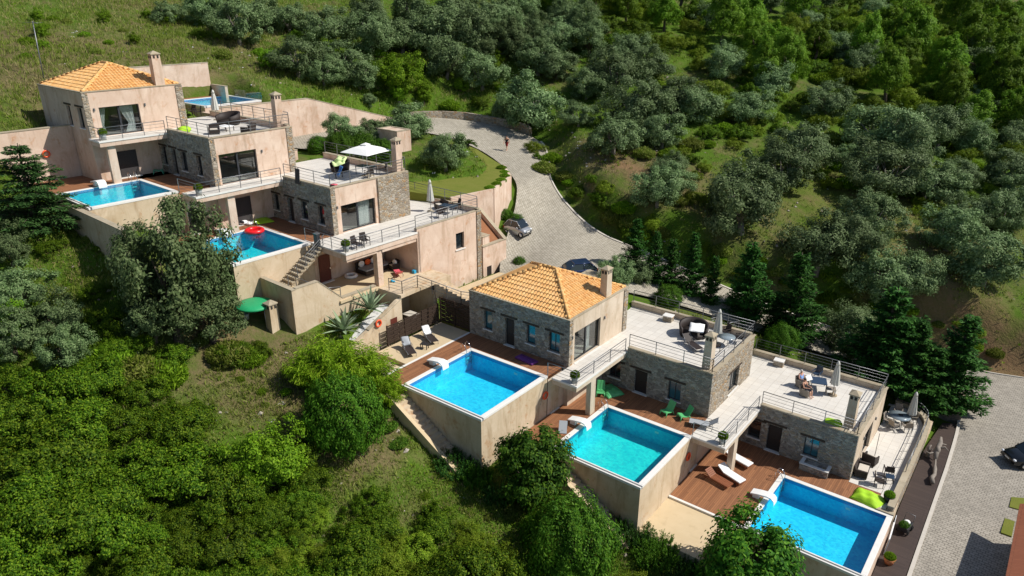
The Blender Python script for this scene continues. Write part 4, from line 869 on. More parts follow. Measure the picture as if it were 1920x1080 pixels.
block('planter_box','pink plaster planter block beside the rooftop olives','A',[(-4.2,-1.2,20.2,22.0,-.5,1.6)],'plaster_pink',[(-4.23,-3.95,20.17,22.03,1.6,1.66),(-1.45,-1.17,20.17,22.03,1.6,1.66),(-3.95,-1.45,20.17,20.4,1.6,1.66),(-3.95,-1.45,21.8,22.03,1.6,1.66)],cat='planter')
block('planter_box','square open planter at the near end of the upper parking','A',[(-6.6,-4.6,9.4,10.8,-.5,.75)],'plaster_pink',[(-6.63,-6.4,9.37,10.83,.75,.81),(-4.8,-4.57,9.37,10.83,.75,.81),(-6.4,-4.8,9.37,9.6,.75,.81),(-6.4,-4.8,10.6,10.83,.75,.81)],cat='planter')
# low stone edging at the junction by the conifers
block('stone_wall','low stone edging wall at the corner of the boardwalk and drive','B',[(20.2,22.5,23.4,23.8,-8,-6.6)],'stone_low',[(20.15,22.55,23.35,23.85,-6.6,-6.5)])
block('stone_wall','second low stone edging wall under the right hand conifers','B',[(18.5,22.3,25.6,26.0,-8,-6.2)],'stone_low',[(18.5,22.35,25.55,26.05,-6.2,-6.12)])
block('retaining_wall','low plaster wall beside the parked dark blue car','B',[(-6.4,-4.2,10.2,12.6,-1,2.2)],'plaster_beige',[(-6.43,-4.17,10.17,12.63,2.2,2.26)])
# gate steps with handrails behind the lower roof terraces
t=thing('entrance_steps','steps with handrails leading from the drive to the middle terrace','stairs','B',(4.9,13.2,-.6)); mb=MB()
for k in range(6): mb.box(0,1.5,.38*k,.38*k+.42,-1,-.02+.0-.1*k)
mb.build('step','cap_concrete',t); railing(t,[[(0,0,.1),(0,2.3,-.5)]],h=.95,bars=3,step=1.1); railing(t,[[(1.5,0,.1),(1.5,2.3,-.5)]],h=.95,bars=3,step=1.1)
# brown roofed hut at the lower right corner
t=thing('garden_hut','brown board roof of a hut at the lower right picture edge','hut','B',(27.35,.5,-8.0))
mb=MB(); mb.box(.5,6,.3,9.5,-.5,2.7); mb.build('wall','plaster_wall',t)
mb=MB(); mb.hexa([(-.15,-3.6,2.62),(3.2,-3.6,4.0),(3.2,10.2,4.0),(-.15,10.2,2.62),(-.15,-3.6,2.74),(3.2,-3.6,4.12),(3.2,10.2,4.12),(-.15,10.2,2.74)]); mb.hexa([(3.2,-3.6,4.0),(6.5,-3.6,2.62),(6.5,10.2,2.62),(3.2,10.2,4.0),(3.2,-3.6,4.12),(6.5,-3.6,2.74),(6.5,10.2,2.74),(3.2,10.2,4.12)]); mb.build('roof','roof_boards',t)
tag(MB().prism([(26.85,14.9),(29.5,16.4),(29.5,14.0),(26.85,13.6)],-8,-7.5).build('lawn','lawn_grass'),'small grass corner beside the parked black and white car','lawn',kind='structure')
tag(MB().prism([(26.7,10.4),(26.75,12.2),(27.3,12.2),(27.3,10.4)],-8,-7.58).build('lawn','lawn_grass'),'narrow dry grass bed beside the brown roof','lawn',kind='structure')
# ---------------------------------------------------------------- furniture and small things
def mk(name,label,cat,parts,group=None,bevel=None):
    """parts: (name, mesh builder, material[, bevel]) ; placed later"""
    t=thing(name,label,cat,'B',(0,0,-60),0,group)
    for p in parts: p[1].build(p[0],p[2],t,bevel=p[3] if len(p)>3 else 0)
    return t
U={}
def use(key,make,label,frame,loc,rz=0,group=None,s=1):
    if key not in U: U[key]=(make(),[])
    return again(U[key][0],U[key][1],label,frame,loc,R(rz),group,s)
def sheet(mb,prof,x0,x1,th=.03,nx=1,fn=None):
    """extruded bent sheet: prof = [(y,z)]"""
    n=len(prof); vs=[]
    for (y,z) in prof:
        for x in (x0,x1): vs.append((x,y,z)); 
    for (y,z) in prof:
        for x in (x0,x1): vs.append((x,y,z-th))
    fs=[(2*i,2*i+1,2*i+3,2*i+2) for i in range(n-1)]+[(2*n+2*i,2*n+2*i+2,2*n+2*i+3,2*n+2*i+1) for i in range(n-1)]
    fs+=[(2*i,2*i+2,2*n+2*i+2,2*n+2*i) for i in range(n-1)]+[(2*i+1,2*n+2*i+1,2*n+2*i+3,2*i+3) for i in range(n-1)]+[(0,2*n,2*n+1,1),(2*n-2,2*n-1,4*n-1,4*n-2)]
    mb.add(vs,fs,0,False); return mb
# low moulded plastic chair; faces -y
def plastic_chair(mat):
    def f():
        s=MB(); sheet(s,[(-.42,.33),(-.36,.38),(-.05,.31),(.12,.30),(.22,.36),(.36,.62),(.50,.92),(.53,.95)],-.30,.30,.035)
        L=[MB() for _ in range(4)]
        for i,(x,y,x2,y2,h) in enumerate(((-.27,-.36,-.31,-.44,.36),(.27,-.36,.31,-.44,.36),(-.27,.24,-.31,.38,.34),(.27,.24,.31,.38,.34))): L[i].tube([(x,y,h),(x2,y2,0)],[.055,.032],6)
        return mk('plastic_chair','','chair',[('seat_shell',s,mat)]+[('leg',l,mat) for l in L])
    return f
G='low green plastic garden chairs'
use('pcg',plastic_chair('plastic_green'),'left one of two green plastic chairs by the greenish pool','B',(6.25,3.45,-HB),-18,G)
use('pcg',plastic_chair('plastic_green'),'right one of two green plastic chairs, turned towards the mesh lounger','B',(7.45,3.65,-HB),-38,G)
use('pcg',plastic_chair('plastic_green'),'green plastic chair half hidden behind the balcony column','B',(1.05,2.9,-HB),30,G)
use('pct',plastic_chair('plastic_teal'),'teal green plastic chair alone on the shaded deck of the upper villas','A',(-8.0,-.75,0),-30,G)
# mesh sun lounger, head at +y
def mesh_lounger(mat,fm):
    def f():
        s=MB(); sheet(s,[(-1.0,.34),(-.2,.33),(.32,.33)],-.3,.3,.02); b=MB(); sheet(b,[(.33,.34),(.9,.78)],-.3,.3,.02)
        fr=MB()
        for x in (-.32,.32):
            fr.tube([(x,-1.0,.33),(x,.34,.32),(x,.95,.32)],.02); fr.tube([(x,.3,.34),(x,.93,.81)],.018); fr.tube([(x,-.2,.34),(x,.05,.56),(x,.38,.55),(x,.5,.47)],.016)
        L=[]
        for x in (-.32,.32):
            for y in (-.8,.6): m=MB(); m.tube([(x,y,.33),(x,y-.06,0)],.018); L.append(m)
        return mk('sun_lounger','','sun lounger',[('seat',s,mat),('backrest',b,mat),('frame',fr,fm)]+[('leg',l,fm) for l in L])
    return f
use('ml',mesh_lounger('grey_cloth','rail_metal'),'grey mesh lounger with raised back at the corner by the greenish pool','B',(9.0,3.5,-HB),-72)
use('ml2',mesh_lounger('rattan_dark','rail_metal'),'dark mesh lounger nearer the pool on the beige patio','B',(-10.6,-5.35,0),62)
use('ml2',mesh_lounger('rattan_dark','rail_metal'),'dark mesh lounger nearer the fence corner on the beige patio','B',(-10.75,-2.95,0),66)
use('ml2',mesh_lounger('rattan_dark','rail_metal'),'brown wheeled lounger on the middle roof terrace beside the chimney','B',(5.55,8.3,0),58)
def cloth_on(label,frame,loc,w,l,rx,rz,mat,seed,cat='towel',thick=.05):
    rnd=random.Random(seed); mb=MB(); n=8; m=6; ph=[rnd.uniform(0,6) for _ in range(4)]
    for i in range(n+1):
        for j in range(m+1):
            x=(j/m-.5)*w; y=(i/n-.5)*l; mb.v.append((x,y,thick*(1.2+math.sin(x*9+ph[0]+y*4)*.6+math.sin(y*11+ph[1])*.5)))
    for i in range(n):
        for j in range(m): a=i*(m+1)+j; mb.f.append((a,a+1,a+m+2,a+m+1)); mb.mi.append(0); mb.sm.append(True)
    for i in range(n+1):
        for j in range(m+1): x=(j/m-.5)*w; y=(i/n-.5)*l; mb.v.append((x,y,-.005))
    o=(n+1)*(m+1)
    for i in range(n): 
        for a,b in ((i*(m+1),(i+1)*(m+1)),(i*(m+1)+m,(i+1)*(m+1)+m)): mb.f.append((a,b,b+o,a+o)); mb.mi.append(0); mb.sm.append(True)
    for j in range(m):
        for a in (j,n*(m+1)+j): mb.f.append((a,a+1,a+1+o,a+o)); mb.mi.append(0); mb.sm.append(True)
    ob=mb.build('towel' if cat=='towel' else cat.replace(' ','_'),mat); place(ob,frame,loc,R(rz)); e=ob.rotation_euler; ob.rotation_mode='XYZ'
    ob.matrix_world=Matrix.Translation(ob.location)@Matrix.Rotation(e.z,4,'Z')@Matrix.Rotation(R(rx),4,'X'); return tag(ob,label,cat)
cloth_on('pale grey towel over the back of the lounger nearer the pool','B',(-11.22,-5.03,.60),.56,.75,37,62,'grey_cloth',1)
cloth_on('pinkish white towel over the back of the lounger by the fence','B',(-11.38,-2.68,.60),.56,.8,37,66,'white_cloth',2)
# timber sun loungers
def teak_lounger(up,cushion):
    def f():
        s=MB(); 
        for k in range(11): y=-1.0+k*.125; s.box(-.33,.33,y,y+.095,.30,.325)
        b=MB()
        for k in range(5):
            y=.38+k*.125; c,s_=math.cos(R(up)),math.sin(R(up)); y0=(k*.125);y1=y0+.095
            b.hexa([(-.33,.38+y0*c,.30+y0*s_),(.33,.38+y0*c,.30+y0*s_),(.33,.38+y1*c,.30+y1*s_),(-.33,.38+y1*c,.30+y1*s_)]+[(-.33,.38+y0*c,.325+y0*s_),(.33,.38+y0*c,.325+y0*s_),(.33,.38+y1*c,.325+y1*s_),(-.33,.38+y1*c,.325+y1*s_)])
        for x in (-.33,.29): c,s_=math.cos(R(up)),math.sin(R(up)); b.hexa([(x,.36,.25),(x+.04,.36,.25),(x+.04,.36+.64*c,.25+.64*s_),(x,.36+.64*c,.25+.64*s_),(x,.36,.30),(x+.04,.36,.30),(x+.04,.36+.64*c,.30+.64*s_),(x,.36+.64*c,.30+.64*s_)])
        fr=MB()
        for x in (-.36,.32): fr.box(x,x+.04,-1.0,1.0,.22,.30)
        fr.box(-.32,.32,-1.0,-.96,.22,.30)
        L=[]
        for x in (-.36,.31):
            for y in (-.85,.75): m=MB(); m.box(x,x+.05,y,y+.06,0,.22); L.append(m)
        P_=[('seat',s,'teak'),('backrest',b,'teak'),('frame',fr,'teak')]+[('leg',l,'teak') for l in L]
        if cushion:
            c=MB(); cu=[(-1.02,.43),(.35,.43)]+([(.35+.64*math.cos(R(up)),.43+.64*math.sin(R(up)))]); sheet(c,cu,-.34,.34,.10); P_.append(('cushion',c,'white_cloth',.03))
        return mk('wooden_lounger','','sun lounger',P_)
    return f
use('tk0',teak_lounger(38,False),'bare reddish slatted wooden lounger in the sun, no cushion','B',(10.75,2.55,-2*HB),78,'wooden sun loungers on the broad deck')
use('tk1',teak_lounger(30,True),'wooden lounger with white cushion right beside the bare slatted lounger','B',(11.3,3.45,-2*HB),72,'wooden sun loungers on the broad deck')
use('tk2',teak_lounger(20,True),'wooden lounger with white cushion behind the balcony column','B',(11.0,5.55,-2*HB),76,'wooden sun loungers on the broad deck')
# big barrel rattan sofa
def barrel(mat):
    def f():
        mb=MB(); n=22; r0,r1=.78,.90; vs=[]
        for i in range(n+1):
            a=R(-35+250*i/n); hh=.62+.28*math.sin(max(0,min(math.pi,math.pi*i/n)))
            for r,z in ((r0,.30),(r0,hh),(r1+.02,hh),(r1-.08,.06)): vs.append((r*math.cos(a),r*math.sin(a),z))
        fs=[(4*i+k,4*i+(k+1)%4,4*i+4+(k+1)%4,4*i+4+k) for i in range(n) for k in range(4)]+[(0,1,2,3),(4*n,4*n+1,4*n+2,4*n+3)]
        mb.add(vs,fs,0,True)
        b=MB(); b.lathe([(.74,.06),(.78,.30),(.0,.31)],20,0); 
        return mk('rattan_sofa','','garden sofa',[('backrest',mb,mat),('base',b,mat)])
    return f
G='dark round woven garden sofas'
use('bar',barrel('rattan_dark'),'large dark round woven sofa with white towels on the middle roof terrace','B',(4.75,10.25,0),25,G,1.25)
use('bar',barrel('rattan_dark'),'dark round woven sofa behind the closed umbrella of the top terrace','A',(-6.9,5.6,HA),10,G,1.2)
use('bar',barrel('rattan_dark'),'dark woven sofa under pale lime cushions beside the open white umbrella','A',(2.8,10.0,0),-5,G,1.0)
cloth_on('white towels heaped over the round woven sofa','B',(5.1,10.0,.86),1.1,1.3,6,20,'white_cloth',5)
cloth_on('pale lime cushions spread over the woven sofa','A',(2.85,9.9,.60),1.3,1.0,8,-30,'pale_lime_cloth',7,'cushion',.12)
cloth_on('second layer of pale lime cushions on the woven sofa backrest','A',(2.55,10.35,.82),1.0,.7,38,15,'pale_lime_cloth',9,'cushion',.13)
# dining / arm chair, faces -y
def armchair(mat,fm,w=.58):
    def f():
        h=w/2; s=MB(); s.box(-h+.04,h-.04,-.27,.25,.40,.46); b=MB(); b.hexa([(-h+.02,.24,.42),(h-.02,.24,.42),(h-.02,.29,.42),(-h+.02,.29,.42),(-h+.04,.36,.95),(h-.04,.36,.95),(h-.04,.41,.95),(-h+.04,.41,.95)])
        P_=[('seat',s,mat,.012),('backrest',b,mat,.012)]
        for x in (-1,1):
            a=MB(); a.box(x*h-.03,x*h+.03,-.26,.33,.62,.66); P_.append(('armrest',a,mat))
            for y in (-.26,.28): l=MB(); l.box(x*h-.02,x*h+.02,y,y+.04,0,.64); P_.append(('leg',l,fm))
        return mk('garden_chair','','chair',P_)
    return f
def wickerchair(mat):
    def f():
        b=MB(); b.box(-.33,.33,-.36,.28,.10,.42); bk=MB(); bk.hexa([(-.35,.22,.3),(.35,.22,.3),(.35,.34,.3),(-.35,.34,.3),(-.35,.32,.85),(.35,.32,.85),(.35,.42,.85),(-.35,.42,.85)]); P_=[('base',b,mat,.02),('backrest',bk,mat,.02)]
        for x in (-.36,.28): a=MB(); a.box(x,x+.08,-.36,.3,.1,.62); P_.append(('armrest',a,mat,.02))
        for x in (-.3,.3):
            for y in (-.32,.3): l=MB(); l.box(x-.025,x+.025,y-.025,y+.025,0,.1); P_.append(('leg',l,mat))
        c=MB(); c.box(-.27,.27,-.33,.2,.42,.50); P_.append(('cushion',c,'interior_pale',.02))
        return mk('wicker_armchair','','armchair',P_)
    return f
DK=lambda:armchair('rattan_dark','rattan_dark'); TN=lambda:armchair('rattan_tan','rail_metal')
G='dark garden chairs on the roof terraces'
use('dk',DK(),'dark chair at the railing end of the middle roof terrace','B',(6.7,11.75,0),-30,G)
use('dk',DK(),'dark chair between round glass table and corner railing, middle terrace','B',(8.0,11.2,0),-75,G)
use('dk',DK(),'dark chair in front of the round glass table beside the chimney','B',(7.15,8.75,0),160,G)
use('dk',DK(),'dark armchair by the step on the lowest side terrace, upper one','B',(19.75,10.55,-2*HB),200,G)
use('dk',DK(),'dark armchair by the step on the lowest side terrace, lower one','B',(19.55,8.95,-2*HB),100,G)
use('dk',DK(),'dark chair at the far corner rail of the top roof terrace','A',(-14.6,6.2,HA),20,G)
use('dk',DK(),'second dark chair at the far corner rail of the top roof terrace','A',(-13.7,6.3,HA),-20,G)
use('dk',DK(),'dark chair by the potted plant on the wide balcony, left one','A',(12.35,3.95,-HA),100,G)
use('dk',DK(),'dark chair by the potted plant on the wide balcony, right one','A',(12.2,4.85,-HA),80,G)
use('dk',DK(),'dark chair behind the blue towel under the open umbrella','A',(5.0,8.3,0),150,G)
use('dk',DK(),'dark chair beside the table under the open white umbrella','A',(6.9,9.9,0),-100,G)
use('dk',DK(),'dark chair by the chimney near the open white umbrella','A',(6.7,11.5,0),-30,G)
use('dk',DK(),'dark chair next to the wide terrace corner railing','A',(11.3,13.8,-HA),60,G)
use('dk',DK(),'dark chair at the far railing of the wide terrace','A',(10.4,16.6,-HA),-20,G)
G='light framed chairs at the round glass table'
for x,y,r,l in ((18.25,17.5,80,'left'),(18.75,17.0,150,'front'),(19.55,17.35,215,'front right'),(19.6,18.9,-60,'right'),(18.55,19.3,10,'rear')): use('tn',TN(),'woven metal chair at the round glass table of the lowest side terrace, '+l+' seat','B',(x,y,-2*HB),r,G)
use('wk',wickerchair('rattan_tan'),'tan wicker armchair with a seated person in a blue shirt','B',(12.5,13.35,-HB),65)
use('wk',wickerchair('rattan_tan'),'tan wicker armchair with a seated person in black','B',(13.15,12.2,-HB),80)
use('dk2',armchair('navy_glass','rail_metal'),'navy chair at the far side of the dark glass table','B',(13.0,15.4,-HB),-10)
use('wk2',wickerchair('rattan_dark'),'dark wicker sofa against the lowest villa wall','B',(18.25,9.6,-2*HB),95,None,(1.9,1.2,1))
use('wk2',wickerchair('rattan_dark'),'dark wicker seat with open lid beside the wall umbrella pole','B',(18.4,11.2,-2*HB),170,None,(1.3,1.1,1.1))
use('wk2',wickerchair('rattan_dark'),'dark wicker sofa under the closed umbrella of the wide terrace','A',(9.4,15.7,-HA),-15,None,(1.9,1,1))
use('wk2',wickerchair('rattan_dark'),'low dark wicker seat by the lime cushion on the top terrace','A',(-3.3,2.3,HA),60,None,(1.2,1.1,.9))
use('wk2',wickerchair('rattan_dark'),'dark wicker bench beside the white table of the top terrace','A',(-1.6,4.4,HA),-60,None,(1.7,1.1,.9))
def rtable(r,top,h=.73):
    def f():
        a=MB(); a.lathe([(0,h-.02),(r,h-.02),(r,h),(0,h)],28); L=[]
        for k in range(4): t_=R(45+90*k); m=MB(); m.tube([(r*.25*math.cos(t_),r*.25*math.sin(t_),h-.03),(r*.3*math.cos(t_),r*.3*math.sin(t_),.35),(r*.7*math.cos(t_),r*.7*math.sin(t_),0)],.018); L.append(m)
        return mk('round_table','','table',[('tabletop',a,top)]+[('leg',m,'rail_metal') for m in L])
    return f
def stable(w,d,h,top,lm):
    def f():
        a=MB(); a.box(-w/2,w/2,-d/2,d/2,h-.035,h); P_=[('tabletop',a,top,.008)]
        for x in (-1,1):
            for y in (-1,1): l=MB(); l.box(x*(w/2-.06)-.025,x*(w/2-.06)+.025,y*(d/2-.06)-.025,y*(d/2-.06)+.025,0,h-.035); P_.append(('leg',l,lm))
        return mk('garden_table','','table',P_)
    return f
use('rt',rtable(.62,'table_glass'),'round glass table beside the chimney of the middle roof terrace','B',(7.45,10.2,0))
use('rt2',rtable(.78,'table_glass'),'round glass table on the lowest side terrace','B',(18.85,18.15,-2*HB))
use('st',stable(1.15,1.15,.68,'navy_glass','rattan_tan'),'square dark glass table in front of the two seated people','B',(13.55,13.85,-HB),20)
use('st2',stable(.6,.45,.42,'black_plastic','black_plastic'),'small black side table between the two dark patio loungers','B',(-10.1,-4.2,0),20)
use('st3',stable(1.7,.95,.72,'navy_glass','rail_metal'),'dark dining table under the open white umbrella','A',(5.7,10.6,0),10)
use('st4',stable(1.2,.9,.40,'white_cloth','rattan_dark'),'low white covered table on the top roof terrace','A',(-4.2,3.8,HA),10)
use('st5',stable(1.5,.9,.7,'navy_glass','rail_metal'),'dark table beside the closed umbrella on the wide terrace','A',(10.7,15.3,-HA),10)
use('st6',stable(.55,.55,.5,'navy_glass','rattan_dark'),'small table between the two dark armchairs by the step','B',(20.0,9.75,-2*HB),15)
use('st7',stable(.7,.6,.5,'rattan_tan','rattan_tan'),'small woven stool in front of the grey closed umbrella','B',(14.55,13.55,-HB),20)
# umbrellas
def closed_umbrella(mat,base=True):
    def f():
        p=MB(); p.tube([(0,0,.05),(0,0,2.75)],.024,8); c=MB(); n=32; vs=[]
        for j,(r,z) in enumerate(((.03,2.72),(.10,2.55),(.17,2.1),(.23,1.6),(.27,1.15),(.29,.95))):
            for k in range(n): a=2*math.pi*k/n; rr=r*(1+.28*math.sin(8*a+j*.2)); vs.append((rr*math.cos(a),rr*math.sin(a),z+.04*math.sin(8*a)*(j==5)))
        c.add(vs,[(j*n+k,j*n+(k+1)%n,(j+1)*n+(k+1)%n,(j+1)*n+k) for j in range(5) for k in range(n)],0,True)
        cp=MB(); cp.lathe([(.0,2.86),(.06,2.84),(.13,2.66),(.145,2.55),(.12,2.56)],16); P_=[('pole',p,'rail_metal'),('canopy',c,mat),('top_cap',cp,mat)]
        if base: b=MB(); b.lathe([(.32,0),(.32,.05),(.06,.09),(.05,.3),(0,.3)],18); P_.append(('base',b,'cap_concrete'))
        return mk('closed_umbrella','','umbrella',P_)
    return f
G='closed parasols on the terraces'
CU=lambda:closed_umbrella('umbrella_cream')
use('cu',CU(),'closed cream umbrella beside the chimney of the middle roof terrace','B',(6.75,10.0,0),0,G)
use('cu',CU(),'closed grey cream umbrella behind the two seated people','B',(14.75,13.5,-HB),10,G)
use('cu',CU(),'closed cream umbrella at the round table of the lowest side terrace','B',(19.55,18.6,-2*HB),20,G,1.0)
use('cu',CU(),'closed white umbrella on the top roof terrace near the upper pool','A',(-10.2,6.3,HA),0,G,.95)
use('cu',CU(),'closed cream umbrella on the wide terrace below the lawn','A',(9.1,14.7,-HA),15,G,1.0)
def open_umbrella():
    p=MB(); p.tube([(0,0,.05),(0,0,2.72)],.026,8); c=MB(); w_=1.5; n=8; vs=[];ring=[(-1,-1),(0,-1),(1,-1),(1,0),(1,1),(0,1),(-1,1),(-1,0)]
    for r,z in ((.14,2.62),(.55,2.42),(1.0,2.1)):
        for x,y in ring: s_=1 if abs(x*y)>.5 else .985; vs.append((x*w_*r*s_,y*w_*r*s_,z+(0 if abs(x*y)>.5 else .03)))
    for x,y in ring: vs.append((x*w_,y*w_,2.085 if abs(x*y)>.5 else 2.11))
    for x,y in ring: vs.append((x*w_*.14,y*w_*.14,2.60))
    c.add(vs,[(8*j+k,8*j+(k+1)%8,8*j+8+(k+1)%8,8*j+8+k) for j in range(2) for k in range(8)]+[(16+k,16+(k+1)%8,24+(k+1)%8,24+k) for k in range(8)]+[(24+k,24+(k+1)%8,32+(k+1)%8,32+k) for k in range(8)])
    v=MB(); v.add([(.32*x,.32*y,2.66) for x,y in ((-1,-1),(1,-1),(1,1),(-1,1))]+[(0,0,2.82)]+[(.30*x,.30*y,2.65) for x,y in ((-1,-1),(1,-1),(1,1),(-1,1))],[(0,1,4),(1,2,4),(2,3,4),(3,0,4),(5,6,7,8)])
    P_=[('pole',p,'white_plastic'),('canopy',c,'umbrella_white'),('top_cap',v,'umbrella_white')]
    for x,y in ((-1,-1),(1,-1),(1,1),(-1,1)): r=MB(); r.tube([(0,0,2.5),(x*1.46,y*1.46,2.06)],.012,5); P_.append(('rib',r,'rail_metal'))
    b=MB(); b.box(-.4,.4,-.4,.4,0,.08); P_.append(('base',b,'cap_concrete'))
    return mk('open_umbrella','','umbrella',P_)
use('ou',open_umbrella,'open square white umbrella over the table on the roof terrace','A',(6.25,10.3,0),8)
def pole_umb():
    p=MB(); p.tube([(0,0,0),(0,0,2.2)],.02,6); return mk('thin_pole','','pole',[('shaft',p,'black_plastic'),('foot',MB().lathe([(.2,0),(.2,.04),(0,.05)],12),'black_plastic')])
use('tp',pole_umb,'thin black pole standing by the open wicker seat','B',(18.55,11.9,-2*HB))
# blocks used as benches
def bench():
    a=MB(); a.box(-.36,.36,-.3,.3,0,.44); b=MB(); b.box(-.40,.40,-.34,.34,.44,.52); return mk('stone_bench','','bench',[('plinth',a,'stone_warm'),('seat',b,'coping_white',.01)])
G='small stone benches on the roof terraces'
use('bn',bench,'small stone block bench by the rear wall of the middle roof terrace','B',(1.95,11.6,0),5,G)
use('bn',bench,'small stone block bench by the rear wall of the lowest roof terrace','B',(9.95,15.75,-HB),5,G)
t=thing('stone_planter','stone trough bench under the window of the lowest villa','planter','B',(14.65,7.45,-2*HB)); mb=MB(); mb.box(0,1.9,0,.14,0,.5); mb.box(0,1.9,.76,.9,0,.5); mb.box(0,.14,.14,.76,0,.5); mb.box(1.76,1.9,.14,.76,0,.5); mb.box(.14,1.76,.14,.76,0,.4); mb.build('trough','stone_facade',t); mb=MB(); mb.box(-.03,1.93,-.03,.2,.5,.56); mb.box(1.7,1.93,.2,.89,.5,.56); mb.box(-.03,.2,.2,.89,.5,.56); mb.build('top_slab','coping_white',t)
# cushions / bean bags
def beanbag(mat):
    def f():
        mb=MB(); mb.ball((0,0,.2),(.62,.48,.26),0,22,12); rnd=random.Random(4)
        for i,v in enumerate(mb.v): x,y,z=v; s_=1+.10*math.sin(7*x+3*y)+.08*math.sin(9*y-5*x+2); mb.v[i]=(x*s_,y*s_,max(0.0,z*(1+.15*math.sin(6*x))))
        return mk('bean_bag','','bean bag',[('cushion',mb,mat)])
    return f
use('bb',beanbag('lime_cloth'),'lime green bean bag slumped at the front rail of the lowest roof terrace','B',(16.0,9.25,-HB),-20,'lime green bean bags')
use('bb',beanbag('lime_cloth'),'lime green bean bag at the front rail of the top roof terrace','A',(-5.9,1.0,HA),-10,'lime green bean bags',1.15)
def floorcushion(mat,w,l,h):
    def f():
        mb=MB(); n=14
        for i in range(n+1):
            for j in range(n+1):
                u,v=i/n*2-1,j/n*2-1; e=(1-abs(u)**4)*(1-abs(v)**4); mb.v.append((u*w/2*(1+.05*math.sin(3*v)),v*l/2*(1+.04*math.sin(4*u)),h*(.12+.75*e+.10*math.sin(8*u+3*v)*e+.08*math.sin(9*v-2*u)*e)))
        o=(n+1)**2
        for i in range(n+1):
            for j in range(n+1): u,v=i/n*2-1,j/n*2-1; mb.v.append((u*w/2*.96,v*l/2*.96,.0))
        for i in range(n):
            for j in range(n): a=i*(n+1)+j; mb.f+=[(a,a+1,a+n+2,a+n+1),(o+a,o+a+n+1,o+a+n+2,o+a+1)]; mb.mi+=[0,0]; mb.sm+=[True,True]
        for i in range(n):
            for a,b in ((i,i+1),(n*(n+1)+i,n*(n+1)+i+1),(i*(n+1),(i+1)*(n+1)),(i*(n+1)+n,(i+1)*(n+1)+n)): mb.f.append((a,b,b+o,a+o)); mb.mi.append(0); mb.sm.append(True)
        return mk('floor_cushion','','cushion',[('cover',mb,mat)])
    return f
use('fc',floorcushion('lime_cloth',1.9,1.5,.42),'big lime green floor cushion at the corner of the lowest pool','B',(19.35,6.95,-2*HB),-8)
use('fc2',floorcushion('plastic_green',1.7,1.5,.4),'large green floor cushion in the shade behind the balcony column','B',(1.4,3.7,-HB),-25)
use('fc3',floorcushion('lime_cloth',1.9,1.5,.22),'flat lime inflatable on the shaded deck by the red ring pool','A',(.35,3.4,-HA),-12)
t=thing('air_mattress','purple patterned air mattress lying in the house shadow','air mattress','B',(-2.85,-1.05,0.0),R(-6)); mb=MB()
for k in range(9): x=-.85+.19*k; mb.tube([(x,-.34,.07),(x,.34,.07)],.095,8)
mb.build('tube_mat','purple_mat',t)
t=thing('swim_ring','red inflatable ring boat floating in the upper pool','swim ring','A',(2.55,1.35,-HA+.0)); MB().torus((0,0,.06),.62,.17,28,10).build('ring','red_plastic',t); MB().lathe([(0,.0),(.55,.0),(.55,.04),(0,.04)],20).build('floor','red_plastic',t)
t=thing('swim_ring','white round ring lying on the covered patio','swim ring','A',(9.2,5.5,-2*HA)); MB().torus((0,0,.13),.42,.13,24,8).build('ring','white_plastic',t); MB().lathe([(0,.01),(.3,.01),(.3,.05),(0,.05)],18).build('floor','grey_cloth',t)
t=thing('float_pile','white and black folded float by the column of the red ring pool','pool float','A',(.0,1.85,-HA)); MB().ball((0,0,.17),(.5,.4,.18)).ball((.5,.25,.12),(.4,.3,.13)).build('float','white_cloth',t); MB().ball((.25,-.2,.28),(.3,.15,.09)).build('strap','black_plastic',t)
t=thing('swim_vest','orange swim float lying by the column of the red ring pool','pool float','A',(-.75,1.5,-HA)); MB().torus((0,0,.06),.22,.06,16,6).build('ring','orange_plastic',t)
t=thing('beach_ball','pink ball in the shaded corner by the stone villa','ball','A',(-.6,4.3,-HA)); MB().ball((0,0,.3),.3,0,18,12).build('ball','pink_plastic',t)
t=thing('small_slide','grey folded lounger tip by the dark tree at the greenish pool','folding chair','B',(1.6,-2.9,-HB),R(30)); mb=MB(); sheet(mb,[(-.35,.05),(.35,.62)],-.28,.28,.03); mb.build('backrest','grey_cloth',t); MB().tube([(-.28,.3,.58),(-.28,.42,0)],.02).tube([(.28,.3,.58),(.28,.42,0)],.02).build('leg_frame','rail_metal',t)
# lifebuoys on the pool walls
def buoy():
    a=MB(); a.torus((0,0,0),.25,.065,22,8,0,'x'); b=MB(); b.tube([(-.09,-.02,0),(.0,-.45,-.12),(.0,-.6,-.5)],.012); return mk('lifebuoy','','lifebuoy',[('ring',a,'orange_plastic'),('rope',b,'rail_metal')])
G='orange lifebuoys on the walls'
use('lb',buoy,'orange lifebuoy on the wall below the first lower balcony','B',(-.29,-2.35,-1.35),0,G); use('lb',buoy,'orange lifebuoy on the wall above the wooden loungers','B',(8.88,1.65,-HB-1.45),0,G)
use('lb',buoy,'orange lifebuoy at the end of the slatted fence by the bamboo','B',(-12.98,-6.0,1.9),0,G); use('lb',buoy,'red lifebuoy on the tall shaded wall above the fir tree','A',(-12.3,-7.6,2.2),0,G)
